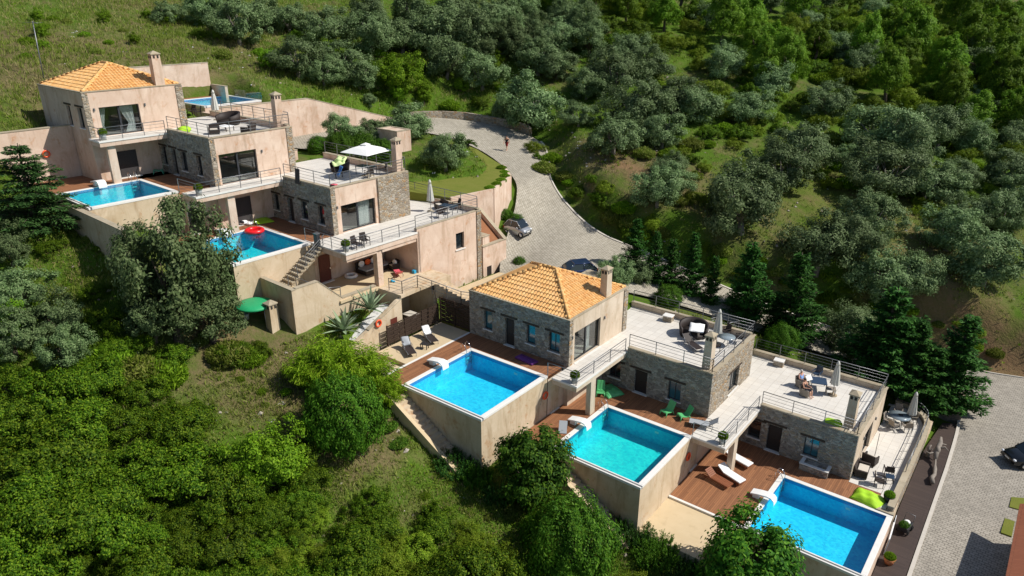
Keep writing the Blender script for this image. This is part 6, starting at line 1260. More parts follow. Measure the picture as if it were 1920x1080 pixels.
# plants: kind, x, y, crown width, height (metres), row and place in row, zone
ZONES=['bank beside the drive', 'behind the open umbrella', 'beside the garden steps', 'by the annex', 'by the silver car', 'drive edge', 'foot of the first lower pool', 'foot of the greenish pool', 'foreground scrub', 'grassy slope', 'hill right of the drive', 'left edge', 'left edge of the slope', 'left of the lower row', 'parking and lawn', 'scrubland ridge', 'slope above the upper villas', 'slope before the pools', 'slope below the upper pools']
PLANTS="""
olive -40.4 38.6 6.87 0.0 0 0 10
olive -45.6 48.5 6.30 0.0 0 1 10
olive -37.2 47.1 7.52 0.0 0 2 10
olive -34.5 47.8 6.34 0.0 0 3 10
olive -28.2 56.7 6.49 0.0 0 4 10
olive -24.4 55.5 7.45 0.0 0 5 10
olive -16.9 64.4 6.47 0.0 0 6 10
olive -34.0 35.3 4.13 0.0 1 0 10
olive -27.6 44.7 5.64 0.0 1 1 10
olive -25.4 47.9 7.83 0.0 1 2 10
olive -16.1 46.9 7.52 0.0 1 3 10
olive -13.3 47.8 6.33 0.0 1 4 10
olive -8.5 53.3 6.23 0.0 1 5 10
olive -10.5 64.5 6.66 0.0 1 6 10
olive -2.3 63.3 6.70 0.0 1 7 10
olive -30.4 35.1 8.63 0.0 2 0 10
olive -22.6 35.3 4.47 0.0 2 1 10
olive -15.4 31.4 6.21 0.0 2 2 10
olive -17.5 39.7 7.69 0.0 2 3 10
olive -12.5 37.1 6.09 0.0 2 4 10
olive 11.0 65.9 7.04 0.0 2 5 10
olive 14.6 68.1 6.02 0.0 2 6 10
olive 18.8 72.5 6.08 0.0 2 7 10
olive -8.6 31.7 3.98 0.0 3 0 10
olive 0.7 40.0 6.65 0.0 3 1 10
olive 0.6 46.0 7.61 0.0 3 2 10
olive 4.4 51.6 4.36 0.0 3 3 10
olive 6.1 58.8 9.80 0.0 3 4 10
olive 9.7 56.9 7.57 0.0 3 5 10
olive 19.3 61.4 7.12 0.0 3 6 10
olive -7.2 26.5 5.13 0.0 4 0 10
olive -6.9 29.3 4.42 0.0 4 1 10
olive 9.0 47.9 8.83 0.0 4 2 10
olive 13.1 50.8 6.78 0.0 4 3 10
olive 15.3 56.1 5.77 0.0 4 4 10
olive 17.3 48.5 5.07 0.0 4 5 10
olive 20.6 50.3 5.60 0.0 4 6 10
olive 21.1 57.6 5.35 0.0 4 7 10
olive 0.7 29.3 8.70 0.0 5 0 10
olive 7.7 31.5 6.98 0.0 5 1 10
olive 9.9 33.6 5.16 0.0 5 2 10
olive 10.7 38.2 6.15 0.0 5 3 10
olive 13.6 33.8 6.64 0.0 5 4 10
olive 15.6 34.8 5.57 0.0 5 5 10
olive 17.0 42.1 6.12 0.0 5 6 10
olive 20.8 39.1 7.33 0.0 5 7 10
olive -4.4 13.6 3.52 0.0 -1 0 5
olive -3.6 16.5 2.90 0.0 -1 1 5
olive 12.9 26.3 6.27 0.0 -1 2 5
olive -69.3 11.6 4.06 0.0 0 0 16
olive -67.4 15.9 6.24 0.0 0 1 16
olive -65.3 22.9 5.79 0.0 0 2 16
olive -60.7 36.8 7.02 0.0 0 3 16
olive -58.5 43.3 7.25 0.0 0 4 16
olive -55.1 49.2 7.41 0.0 0 5 16
olive -49.1 53.5 7.40 0.0 0 6 16
olive -60.7 15.7 7.02 0.0 1 0 16
olive -63.0 25.1 6.18 0.0 1 1 16
olive -58.3 27.9 7.26 0.0 1 2 16
olive -54.2 31.8 7.33 0.0 1 3 16
olive -52.8 36.0 7.88 0.0 1 4 16
olive -50.6 40.1 9.55 0.0 1 5 16
olive -46.8 54.5 5.59 0.0 1 6 16
olive -38.8 54.6 6.67 0.0 1 7 16
olive -50.3 16.4 6.38 0.0 2 0 16
olive -48.1 18.4 4.50 0.0 2 1 16
olive -49.1 21.8 7.30 0.0 2 2 16
olive -47.0 22.9 5.31 0.0 2 3 16
olive -44.4 21.9 2.09 0.0 2 4 16
olive -44.8 36.3 6.90 0.0 2 5 16
olive -47.4 44.0 8.49 0.0 2 6 16
olive -40.3 50.9 5.88 0.0 2 7 16
bright -72.4 -2.3 1.71 0.0 0 0 16
bright -65.7 -4.6 1.83 0.0 0 1 16
bright -69.9 3.9 1.83 0.0 0 2 16
bright -71.3 9.8 1.41 0.0 0 3 16
bright -69.0 11.5 2.01 0.0 0 4 16
bright -62.0 13.5 1.57 0.0 0 5 16
bright -64.8 24.9 2.86 0.0 0 6 16
bright -61.2 31.8 2.02 0.0 0 7 16
bright -60.9 -6.5 1.24 0.0 1 0 16
bright -61.9 3.3 1.47 0.0 1 1 16
bright -53.1 14.5 2.85 0.0 1 2 16
bright -60.2 28.4 2.29 0.0 1 3 16
bright -52.2 22.8 4.07 0.0 1 4 16
bright -55.2 25.8 1.87 0.0 1 5 16
bright -54.8 39.9 2.84 0.0 1 6 16
bright -43.3 45.2 2.47 0.0 1 7 16
bright -50.4 20.6 1.59 0.0 2 0 16
bright -51.2 25.9 1.94 0.0 2 1 16
bright -44.1 26.5 2.82 0.0 2 2 16
bright -44.6 27.5 6.26 0.0 2 3 16
bright -43.3 30.2 2.48 0.0 2 4 16
bright -42.7 29.7 2.63 0.0 2 5 16
bright -42.0 36.1 2.51 0.0 2 6 16
bright -41.2 41.6 2.84 0.0 2 7 16
olive -34.9 9.5 4.07 0.0 -1 0 14
olive -33.4 12.9 4.04 0.0 -1 1 14
olive -32.3 16.7 6.25 0.0 -1 2 14
olive -25.0 14.5 4.98 0.0 -1 3 14
cypress -4.8 17.9 3.06 4.7 0 0 5
cypress -2.8 17.6 2.33 5.5 0 1 5
cypress -1.4 18.8 2.64 6.1 0 2 5
cypress 0.1 19.9 2.84 6.6 0 3 5
cypress 1.7 20.6 2.34 5.7 0 4 5
cypress 4.9 22.6 4.80 7.3 0 5 5
cypress 7.7 22.1 3.34 4.6 1 0 5
cypress 9.2 22.8 5.33 8.7 1 1 5
cypress 15.8 22.3 6.49 7.9 1 2 5
cypress 17.2 22.1 5.31 6.2 1 3 5
cypress 18.6 22.8 5.95 7.6 1 4 5
cypress 19.7 22.8 4.82 5.9 1 5 5
cypress 21.2 24.6 5.99 8.7 1 6 5
boxshrub -0.2 15.8 2.43 0.0 -1 0 5
boxshrub 8.7 17.9 1.79 0.0 -1 1 5
boxshrub 9.1 18.5 2.61 0.0 -1 2 5
boxshrub -18.5 16.1 1.49 0.0 -1 0 4
boxshrub -17.1 16.0 1.59 0.0 -1 1 4
boxshrub -13.7 12.1 1.20 0.0 -1 -1 3
boxshrub -33.0 5.3 2.07 0.0 -1 0 1
boxshrub -31.5 6.7 2.86 0.0 -1 1 1
boxshrub -30.6 8.6 3.18 0.0 -1 2 1
boxshrub -30.0 10.8 2.70 0.0 -1 3 1
heath -43.8 63.8 5.42 0.0 0 0 15
heath -41.9 75.4 6.82 0.0 0 1 15
heath -35.2 73.9 6.16 0.0 0 2 15
heath -22.4 90.7 5.61 0.0 0 3 15
heath -13.0 109.8 5.79 0.0 0 4 15
heath -1.4 119.6 7.63 0.0 0 5 15
heath 6.6 128.7 6.65 0.0 0 6 15
heath 9.9 131.5 7.57 0.0 0 7 15
heath -29.4 78.7 4.54 0.0 1 0 15
heath -26.1 72.8 5.56 0.0 1 1 15
heath -17.4 91.4 7.22 0.0 1 2 15
heath -9.9 102.0 6.87 0.0 1 3 15
heath -5.4 104.5 5.60 0.0 1 4 15
heath -1.5 103.7 4.39 0.0 1 5 15
heath -2.1 111.5 5.22 0.0 1 6 15
heath 1.2 111.3 6.89 0.0 1 7 15
heath 6.0 112.6 7.19 0.0 1 8 15
heath -38.0 57.1 4.47 0.0 2 0 15
heath -36.1 59.6 5.91 0.0 2 1 15
heath -27.6 68.1 5.36 0.0 2 2 15
heath -17.1 82.3 6.90 0.0 2 3 15
heath -5.9 92.3 4.54 0.0 2 4 15
heath 2.3 102.8 6.10 0.0 2 5 15
heath 5.2 102.9 4.99 0.0 2 6 15
heath 12.6 115.4 7.37 0.0 2 7 15
heath -15.2 70.1 6.21 0.0 3 0 15
heath -4.0 77.7 6.05 0.0 3 1 15
heath 2.0 83.1 4.68 0.0 3 2 15
heath 4.2 78.2 5.70 0.0 3 3 15
heath 4.0 86.7 5.39 0.0 3 4 15
heath 7.6 76.0 5.66 0.0 3 5 15
heath 5.0 94.9 6.29 0.0 3 6 15
heath 9.8 84.7 6.15 0.0 3 7 15
heath 18.6 69.8 5.18 0.0 3 8 15
pine -42.5 70.5 7.30 0.0 0 0 15
pine -39.5 77.4 5.65 0.0 0 1 15
pine -34.5 84.5 8.00 0.0 0 2 15
pine -27.5 96.8 6.83 0.0 0 3 15
pine -14.6 114.7 7.57 0.0 0 4 15
pine -9.4 119.2 7.84 0.0 0 5 15
pine 0.1 137.1 7.79 0.0 0 6 15
pine -46.8 64.1 7.44 0.0 1 0 15
pine -44.7 67.4 6.96 0.0 1 1 15
pine -37.4 71.6 6.19 0.0 1 2 15
pine -32.1 74.6 5.68 0.0 1 3 15
pine -19.2 101.2 7.28 0.0 1 4 15
pine 4.1 114.2 10.28 0.0 1 5 15
pine 8.6 118.3 7.70 0.0 1 6 15
pine -22.4 75.2 6.72 0.0 2 0 15
pine -20.9 81.7 7.03 0.0 2 1 15
pine -17.3 75.6 6.55 0.0 2 2 15
pine -10.1 82.1 6.03 0.0 2 3 15
pine -2.1 93.1 7.46 0.0 2 4 15
pine 8.0 104.3 5.91 0.0 2 5 15
pine 9.9 110.0 5.76 0.0 2 6 15
pine 11.8 116.6 6.74 0.0 2 7 15
pine -12.8 72.3 6.53 0.0 3 0 15
pine -11.5 77.1 4.76 0.0 3 1 15
pine -3.8 85.5 7.07 0.0 3 2 15
pine 0.9 87.5 5.64 0.0 3 3 15
pine 1.7 92.1 7.92 0.0 3 4 15
pine 8.5 96.0 7.86 0.0 3 5 15
pine 12.4 104.8 6.58 0.0 3 6 15
pine -12.1 65.3 5.41 0.0 4 0 15
pine -9.9 68.8 5.81 0.0 4 1 15
pine -0.1 80.6 4.65 0.0 4 2 15
pine 2.2 76.1 6.20 0.0 4 3 15
pine 7.3 86.3 7.38 0.0 4 4 15
pine 9.3 80.8 5.55 0.0 4 5 15
pine 13.7 90.8 7.76 0.0 4 6 15
pine 10.9 76.1 5.11 0.0 5 0 15
pine 13.6 73.1 5.81 0.0 5 1 15
pine 15.2 84.1 6.85 0.0 5 2 15
pine 18.4 75.3 4.68 0.0 5 3 15
pine 17.9 79.6 5.33 0.0 5 4 15
pine 16.9 86.7 7.35 0.0 5 5 15
pine 17.2 86.0 5.68 0.0 5 6 15
pine 18.1 82.0 5.63 0.0 5 7 15
maquis -37.3 80.9 7.19 0.0 0 0 15
maquis -33.6 82.1 4.38 0.0 0 1 15
maquis -31.3 85.4 6.36 0.0 0 2 15
maquis -29.9 91.8 5.85 0.0 0 3 15
maquis -25.9 87.7 5.67 0.0 0 4 15
maquis -16.5 106.9 5.74 0.0 0 5 15
maquis -6.3 122.3 6.79 0.0 0 6 15
maquis -3.5 130.0 8.42 0.0 0 7 15
maquis 6.9 156.0 7.25 0.0 0 8 15
maquis -39.1 67.0 5.41 0.0 1 0 15
maquis -33.1 61.9 6.34 0.0 1 1 15
maquis -33.5 67.4 6.96 0.0 1 2 15
maquis -31.2 65.1 5.59 0.0 1 3 15
maquis -13.2 100.2 4.70 0.0 1 4 15
maquis -9.8 94.5 4.32 0.0 1 5 15
maquis -6.7 96.4 7.19 0.0 1 6 15
maquis 6.3 109.0 7.47 0.0 1 7 15
maquis 8.2 118.2 8.14 0.0 1 8 15
maquis -18.6 70.0 4.95 0.0 2 0 15
maquis -15.0 84.7 6.46 0.0 2 1 15
maquis -8.9 78.5 4.85 0.0 2 2 15
maquis -10.7 86.2 6.92 0.0 2 3 15
maquis 9.1 100.2 6.15 0.0 2 4 15
maquis 10.5 94.7 4.93 0.0 2 5 15
maquis 13.1 96.0 6.93 0.0 2 6 15
maquis 11.9 103.6 4.23 0.0 2 7 15
maquis 13.1 96.2 5.18 0.0 2 8 15
maquis 6.5 81.5 4.97 0.0 3 0 15
maquis 13.3 78.2 5.35 0.0 3 1 15
maquis 12.4 89.7 5.57 0.0 3 2 15
maquis 15.5 71.7 3.97 0.0 3 3 15
maquis 13.9 85.6 6.87 0.0 3 4 15
maquis 15.6 77.1 3.59 0.0 3 5 15
maquis 15.2 89.6 6.32 0.0 3 6 15
maquis 18.6 75.7 5.07 0.0 3 7 15
maquis 16.8 91.9 7.30 0.0 3 8 15
olive -27.6 82.1 5.98 0.0 0 0 15
olive -25.0 102.4 6.21 0.0 0 1 15
olive -18.6 109.4 8.21 0.0 0 2 15
olive -8.6 109.6 6.33 0.0 0 3 15
olive 0.9 126.9 4.88 0.0 0 4 15
olive 4.2 139.3 8.94 0.0 0 5 15
olive -39.8 59.3 6.49 0.0 1 0 15
olive -15.7 96.7 5.61 0.0 1 1 15
olive -8.1 87.3 5.65 0.0 1 2 15
olive -6.2 84.2 5.33 0.0 1 3 15
olive -2.3 81.2 6.60 0.0 1 4 15
olive 11.5 82.3 4.52 0.0 1 5 15
olive 15.3 81.7 4.51 0.0 1 6 15
oak 10.6 93.8 7.85 0.0 -1 -1 15
heath -21.7 54.4 2.74 0.0 0 0 10
heath -18.2 52.2 3.41 0.0 0 1 10
heath -23.5 69.4 2.85 0.0 0 2 10
heath -20.9 64.7 3.55 0.0 0 3 10
heath -17.8 58.5 2.51 0.0 0 4 10
heath -14.1 58.7 2.63 0.0 0 5 10
heath -9.6 63.6 3.90 0.0 0 6 10
heath -3.0 73.8 2.61 0.0 0 7 10
heath -20.1 45.9 2.61 0.0 1 0 10
heath -20.1 50.3 3.80 0.0 1 1 10
heath -16.7 48.4 2.93 0.0 1 2 10
heath -13.8 53.2 3.96 0.0 1 3 10
heath -10.5 58.2 3.67 0.0 1 4 10
heath -1.4 72.8 2.25 0.0 1 5 10
heath 0.7 73.0 2.60 0.0 1 6 10
heath 2.5 73.5 2.62 0.0 1 7 10
heath -18.4 44.4 1.82 0.0 2 0 10
heath -13.4 47.3 2.83 0.0 2 1 10
heath -11.1 51.6 3.57 0.0 2 2 10
heath -6.2 56.8 2.18 0.0 2 3 10
heath -1.9 60.8 3.77 0.0 2 4 10
heath -1.6 66.1 2.45 0.0 2 5 10
heath 0.6 64.2 3.03 0.0 2 6 10
heath 8.3 70.5 3.10 0.0 2 7 10
heath -17.2 32.6 1.88 0.0 3 0 10
heath -16.4 34.7 3.24 0.0 3 1 10
heath -16.6 38.3 1.93 0.0 3 2 10
heath -7.1 45.2 2.59 0.0 3 3 10
heath -6.7 51.0 2.51 0.0 3 4 10
heath 2.9 62.1 2.47 0.0 3 5 10
heath 8.0 64.0 2.83 0.0 3 6 10
heath 10.8 70.4 3.60 0.0 3 7 10
heath -15.2 32.9 1.92 0.0 4 0 10
heath -10.1 38.0 2.13 0.0 4 1 10
heath -1.1 49.9 3.00 0.0 4 2 10
heath 0.2 51.8 3.62 0.0 4 3 10
heath 4.5 59.5 3.82 0.0 4 4 10
heath 5.6 57.2 2.66 0.0 4 5 10
heath 13.1 68.2 2.44 0.0 4 6 10
heath 15.1 68.3 2.72 0.0 4 7 10
heath -6.9 36.8 2.38 0.0 5 0 10
heath -4.6 40.6 1.94 0.0 5 1 10
heath 0.6 49.2 1.78 0.0 5 2 10
heath 6.3 54.0 2.45 0.0 5 3 10
heath 7.6 57.0 2.28 0.0 5 4 10
heath 9.8 61.2 1.84 0.0 5 5 10
heath 12.7 59.7 2.17 0.0 5 6 10
heath 14.0 65.2 3.26 0.0 5 7 10
heath -6.6 34.0 2.01 0.0 6 0 10
heath 2.8 47.2 2.28 0.0 6 1 10
heath 4.6 44.9 2.65 0.0 6 2 10
heath 7.7 46.6 1.92 0.0 6 3 10
heath 8.1 52.8 2.06 0.0 6 4 10
heath 12.5 53.1 3.28 0.0 6 5 10
heath 13.3 56.5 1.78 0.0 6 6 10
heath 18.8 58.1 3.05 0.0 6 7 10
heath -5.0 30.6 2.70 0.0 7 0 10
heath -3.1 32.1 2.96 0.0 7 1 10
heath 9.7 46.7 2.81 0.0 7 2 10
heath 12.6 49.6 2.15 0.0 7 3 10
heath 14.0 47.3 2.86 0.0 7 4 10
heath 16.1 49.7 2.68 0.0 7 5 10
heath 16.9 48.5 1.67 0.0 7 6 10
heath 18.2 50.0 3.05 0.0 7 7 10
heath 21.0 50.8 3.00 0.0 7 8 10
maquis -18.6 47.9 2.46 0.0 0 0 10
maquis -14.2 64.9 2.78 0.0 0 1 10
maquis -11.6 61.0 3.43 0.0 0 2 10
maquis -6.2 61.6 3.26 0.0 0 3 10
maquis -5.7 66.0 3.23 0.0 0 4 10
maquis -4.0 64.9 2.24 0.0 0 5 10
maquis 4.9 75.7 2.40 0.0 0 6 10
maquis -15.5 43.3 2.37 0.0 1 0 10
maquis -8.7 37.5 1.96 0.0 1 1 10
maquis -10.1 44.4 2.86 0.0 1 2 10
maquis -7.6 48.0 3.59 0.0 1 3 10
maquis -7.4 53.7 2.42 0.0 1 4 10
maquis -4.9 53.9 2.61 0.0 1 5 10
maquis 3.1 67.3 3.26 0.0 1 6 10
maquis 4.7 53.1 3.02 0.0 2 0 10
maquis 10.8 49.6 2.77 0.0 2 1 10
maquis 12.5 51.8 2.39 0.0 2 2 10
maquis 16.3 54.0 3.06 0.0 2 3 10
maquis 18.5 55.7 1.86 0.0 2 4 10
maquis 17.6 63.8 2.10 0.0 2 5 10
maquis 21.4 48.6 2.04 0.0 2 6 10
grassbush -19.5 55.4 3.62 0.0 0 0 10
grassbush -15.8 59.1 3.74 0.0 0 1 10
grassbush -17.8 64.2 2.56 0.0 0 2 10
grassbush -11.6 68.0 4.25 0.0 0 3 10
grassbush -11.0 72.7 3.65 0.0 0 4 10
grassbush -9.5 69.2 2.44 0.0 0 5 10
grassbush -6.6 75.9 4.06 0.0 0 6 10
grassbush -4.5 76.8 2.61 0.0 0 7 10
grassbush -18.9 36.9 2.08 0.0 1 0 10
grassbush -18.6 41.2 2.14 0.0 1 1 10
grassbush -12.8 40.6 2.73 0.0 1 2 10
grassbush -15.7 51.5 3.59 0.0 1 3 10
grassbush -9.9 48.8 2.61 0.0 1 4 10
grassbush -9.2 52.7 3.86 0.0 1 5 10
grassbush -4.7 70.2 2.54 0.0 1 6 10
grassbush 0.1 68.2 3.34 0.0 1 7 10
grassbush 4.8 64.7 2.64 0.0 1 8 10
grassbush -12.6 33.3 2.64 0.0 2 0 10
grassbush -10.6 35.5 2.77 0.0 2 1 10
grassbush -10.4 40.4 3.12 0.0 2 2 10
grassbush -9.1 42.3 1.77 0.0 2 3 10
grassbush 0.4 57.3 3.14 0.0 2 4 10
grassbush 3.5 50.7 2.47 0.0 2 5 10
grassbush 8.3 60.8 2.92 0.0 2 6 10
grassbush 11.4 67.6 2.10 0.0 2 7 10
grassbush -9.0 29.1 2.40 0.0 3 0 10
grassbush -8.6 32.3 1.57 0.0 3 1 10
grassbush -6.1 28.8 2.35 0.0 3 2 10
grassbush 5.9 46.8 2.88 0.0 3 3 10
grassbush 16.2 58.7 1.90 0.0 3 4 10
grassbush 15.7 64.0 2.39 0.0 3 5 10
grassbush 19.0 49.8 1.60 0.0 3 6 10
grassbush 19.9 53.8 1.58 0.0 3 7 10
grassbush 20.9 50.0 1.74 0.0 3 8 10
maquis -63.4 12.0 2.19 0.0 0 0 16
maquis -67.5 17.8 2.60 0.0 0 1 16
maquis -60.8 24.1 2.90 0.0 0 2 16
maquis -56.5 35.9 2.17 0.0 0 3 16
maquis -52.0 33.9 1.91 0.0 0 4 16
maquis -53.0 38.1 1.93 0.0 0 5 16
maquis -48.7 22.3 1.64 0.0 1 0 16
maquis -50.5 28.4 2.48 0.0 1 1 16
maquis -45.3 24.7 1.84 0.0 1 2 16
maquis -49.9 30.8 1.68 0.0 1 3 16
maquis -48.2 34.6 2.69 0.0 1 4 16
maquis -46.7 41.9 3.47 0.0 1 5 16
maquis -38.3 35.5 2.32 0.0 1 6 16
grassbush -72.1 -0.8 1.34 0.0 0 0 16
grassbush -71.0 0.1 1.44 0.0 0 1 16
grassbush -65.1 -0.6 1.36 0.0 0 2 16
grassbush -66.4 4.3 1.31 0.0 0 3 16
grassbush -68.4 16.0 3.02 0.0 0 4 16
grassbush -62.6 19.9 2.01 0.0 0 5 16
grassbush -60.1 34.9 2.25 0.0 0 6 16
grassbush -58.8 37.9 1.80 0.0 0 7 16
grassbush -64.3 -6.8 1.68 0.0 1 0 16
grassbush -58.3 -2.6 1.41 0.0 1 1 16
grassbush -62.4 0.6 1.24 0.0 1 2 16
grassbush -58.1 18.8 1.74 0.0 1 3 16
grassbush -55.8 29.9 2.16 0.0 1 4 16
grassbush -53.1 41.5 3.33 0.0 1 5 16
grassbush -51.0 42.9 2.22 0.0 1 6 16
grassbush -52.6 45.7 2.03 0.0 1 7 16
grassbush -59.2 -9.0 1.15 0.0 2 0 16
grassbush -56.8 10.8 2.40 0.0 2 1 16
grassbush -57.9 16.5 2.12 0.0 2 2 16
grassbush -51.3 17.7 2.03 0.0 2 3 16
grassbush -53.5 32.1 2.17 0.0 2 4 16
grassbush -47.3 28.3 2.64 0.0 2 5 16
grassbush -40.8 32.5 2.70 0.0 2 6 16
grassbush -44.1 39.6 3.12 0.0 2 7 16
grassbush -38.6 40.6 2.30 0.0 2 8 16
oak -53.3 52.7 5.65 0.0 0 0 16
oak -47.8 50.4 5.19 0.0 0 1 16
oak -48.3 58.4 6.27 0.0 0 2 16
oak -41.3 59.2 6.12 0.0 0 3 16
oak -43.8 63.1 6.00 0.0 0 4 16
oak -45.0 43.8 4.64 0.0 1 0 16
oak -42.2 48.4 5.76 0.0 1 1 16
oak -44.4 51.6 4.90 0.0 1 2 16
oak -42.7 54.9 5.28 0.0 1 3 16
oak -37.9 59.9 6.39 0.0 1 4 16
oak -35.1 56.9 6.72 0.0 1 5 16
maquis -23.5 28.5 1.66 0.0 -1 0 0
maquis -16.0 25.5 2.57 0.0 -1 1 0
maquis -14.9 26.3 1.52 0.0 -1 2 0
maquis -13.2 25.0 2.11 0.0 -1 3 0
maquis -12.6 24.6 2.18 0.0 -1 4 0
maquis -9.0 23.9 2.15 0.0 -1 5 0
grassbush -21.6 26.8 2.86 0.0 0 0 0
grassbush -22.4 29.6 2.40 0.0 0 1 0
grassbush -18.9 27.3 2.29 0.0 0 2 0
grassbush -18.1 26.7 1.54 0.0 0 3 0
grassbush -11.0 24.2 2.60 0.0 0 4 0
grassbush -10.1 24.9 2.49 0.0 0 5 0
grassbush -9.0 24.5 2.49 0.0 0 6 0
grassbush -7.5 24.3 2.28 0.0 1 0 0
grassbush -5.9 25.3 1.91 0.0 1 1 0
grassbush -0.4 26.7 1.92 0.0 1 2 0
grassbush -0.2 27.2 2.12 0.0 1 3 0
grassbush 2.8 28.5 2.08 0.0 1 4 0
grassbush 4.5 29.2 1.88 0.0 1 5 0
grassbush 5.5 29.5 1.22 0.0 1 6 0
grassbush 7.2 30.7 1.51 0.0 1 7 0
grassbush 9.3 31.3 2.15 0.0 2 0 0
grassbush 11.1 32.3 1.55 0.0 2 1 0
grassbush 13.4 33.4 2.05 0.0 2 2 0
grassbush 15.2 33.8 1.74 0.0 2 3 0
grassbush 15.8 34.4 1.90 0.0 2 4 0
grassbush 18.4 35.1 1.22 0.0 2 5 0
grassbush 21.4 35.5 2.02 0.0 2 6 0
grassbush 23.3 36.0 1.66 0.0 2 7 0
heath -25.3 30.1 2.87 0.0 0 0 0
heath -12.7 25.5 2.28 0.0 0 1 0
heath -6.9 25.2 2.22 0.0 0 2 0
heath -2.1 26.3 1.92 0.0 0 3 0
heath 1.7 27.2 1.21 0.0 0 4 0
heath 3.2 28.1 1.36 0.0 1 0 0
heath 7.7 30.6 1.22 0.0 1 1 0
heath 8.9 31.8 1.66 0.0 1 2 0
heath 10.6 32.4 1.47 0.0 1 3 0
heath 20.1 35.8 1.39 0.0 1 4 0
heath 21.6 36.0 1.80 0.0 1 5 0
maquis -22.4 -28.0 2.38 0.0 0 0 8
maquis -18.5 -27.9 3.97 0.0 0 1 8
maquis -20.1 -27.0 3.86 0.0 0 2 8
maquis -18.1 -26.0 4.74 0.0 0 3 8
maquis -16.2 -25.9 4.69 0.0 0 4 8
maquis -18.2 -24.0 3.94 0.0 0 5 8
maquis -14.9 -23.9 3.29 0.0 0 6 8
maquis -16.3 -22.1 3.19 0.0 0 7 8
maquis -13.1 -21.6 3.92 0.0 0 8 8
maquis -18.9 -29.6 4.22 0.0 1 0 8
maquis -17.6 -28.9 2.33 0.0 1 1 8
maquis -15.2 -28.5 3.23 0.0 1 2 8
maquis -15.3 -27.6 5.35 0.0 1 3 8
maquis -13.6 -26.8 4.43 0.0 1 4 8
maquis -11.7 -25.1 4.64 0.0 1 5 8
maquis -12.3 -22.4 2.72 0.0 1 6 8
maquis -10.2 -23.2 4.83 0.0 1 7 8
maquis -7.3 -18.0 3.13 0.0 1 8 8
maquis -15.5 -30.9 3.73 0.0 2 0 8
maquis -13.6 -29.1 4.42 0.0 2 1 8
maquis -11.0 -26.9 3.99 0.0 2 2 8
maquis -9.9 -23.8 2.28 0.0 2 3 8
maquis -7.7 -22.9 4.32 0.0 2 4 8
maquis -7.0 -21.2 2.89 0.0 2 5 8
maquis -5.3 -19.4 2.64 0.0 2 6 8
maquis -5.8 -18.5 3.03 0.0 2 7 8
maquis -2.5 -16.5 2.56 0.0 2 8 8
maquis -14.3 -31.4 3.06 0.0 3 0 8
maquis -12.3 -29.7 4.77 0.0 3 1 8
maquis -11.1 -28.6 5.00 0.0 3 2 8
maquis -9.2 -26.0 2.39 0.0 3 3 8
maquis -7.7 -24.4 3.38 0.0 3 4 8
maquis -5.5 -21.2 2.76 0.0 3 5 8
maquis -5.2 -21.2 2.74 0.0 3 6 8
maquis -4.3 -19.7 2.65 0.0 3 7 8
maquis 0.7 -14.7 2.93 0.0 3 8 8
maquis -12.9 -31.0 2.54 0.0 4 0 8
maquis -11.0 -29.6 2.01 0.0 4 1 8
maquis -10.0 -27.5 4.20 0.0 4 2 8
maquis -8.3 -26.8 3.10 0.0 4 3 8
maquis -7.1 -25.5 2.91 0.0 4 4 8
maquis -5.5 -24.1 3.60 0.0 4 5 8
maquis -4.0 -22.8 2.85 0.0 4 6 8
maquis -3.7 -21.1 2.19 0.0 4 7 8
maquis -1.2 -17.3 2.95 0.0 4 8 8
maquis -12.1 -32.6 1.94 0.0 5 0 8
maquis -11.8 -31.9 4.28 0.0 5 1 8
maquis -9.2 -29.3 2.32 0.0 5 2 8
maquis -8.5 -28.0 2.04 0.0 5 3 8
maquis -6.7 -27.0 4.01 0.0 5 4 8
maquis -0.9 -19.5 4.14 0.0 5 5 8
maquis -0.4 -19.2 3.19 0.0 5 6 8
maquis 0.5 -18.7 2.07 0.0 5 7 8
maquis 4.1 -15.7 4.56 0.0 5 8 8
maquis -9.9 -31.9 4.62 0.0 6 0 8
maquis -6.2 -27.1 2.13 0.0 6 1 8
maquis -4.7 -25.8 2.70 0.0 6 2 8
maquis -0.2 -21.0 3.65 0.0 6 3 8
maquis 0.2 -20.1 3.36 0.0 6 4 8
maquis 1.5 -19.0 2.46 0.0 6 5 8
maquis 3.7 -16.7 2.19 0.0 6 6 8
maquis 5.6 -14.2 2.98 0.0 6 7 8
maquis 6.7 -12.2 2.86 0.0 6 8 8
maquis -10.5 -33.2 2.36 0.0 7 0 8
maquis -6.4 -28.7 2.31 0.0 7 1 8
maquis -3.0 -24.5 3.15 0.0 7 2 8
maquis -2.2 -24.1 4.06 0.0 7 3 8
maquis -1.0 -22.5 3.85 0.0 7 4 8
maquis 0.5 -21.5 2.70 0.0 7 5 8
maquis 3.4 -18.2 4.43 0.0 7 6 8
maquis 5.7 -15.7 2.24 0.0 7 7 8
maquis 9.5 -10.9 2.20 0.0 7 8 8
maquis -8.1 -30.9 3.48 0.0 8 0 8
maquis -4.1 -27.1 3.67 0.0 8 1 8
maquis -1.9 -25.1 4.12 0.0 8 2 8
maquis -1.3 -23.8 2.55 0.0 8 3 8
maquis -0.5 -22.7 3.23 0.0 8 4 8
maquis 2.3 -20.1 2.72 0.0 8 5 8
maquis 3.2 -18.7 3.06 0.0 8 6 8
maquis 4.8 -17.8 3.23 0.0 8 7 8
maquis 6.2 -15.3 2.14 0.0 8 8 8
bright -24.1 -25.5 2.97 0.0 -1 0 8
bright -7.0 -19.9 4.21 0.0 -1 1 8
oak -30.3 -22.9 3.04 2.9 -1 0 12
oak -23.1 -26.0 3.72 3.5 -1 1 12
oak -26.1 -24.1 4.24 4.0 -1 2 12
oak -22.8 -23.5 3.85 3.7 -1 3 12
oak -20.2 -24.3 3.14 3.0 -1 4 12
oak -22.8 -17.9 3.64 5.1 -1 0 18
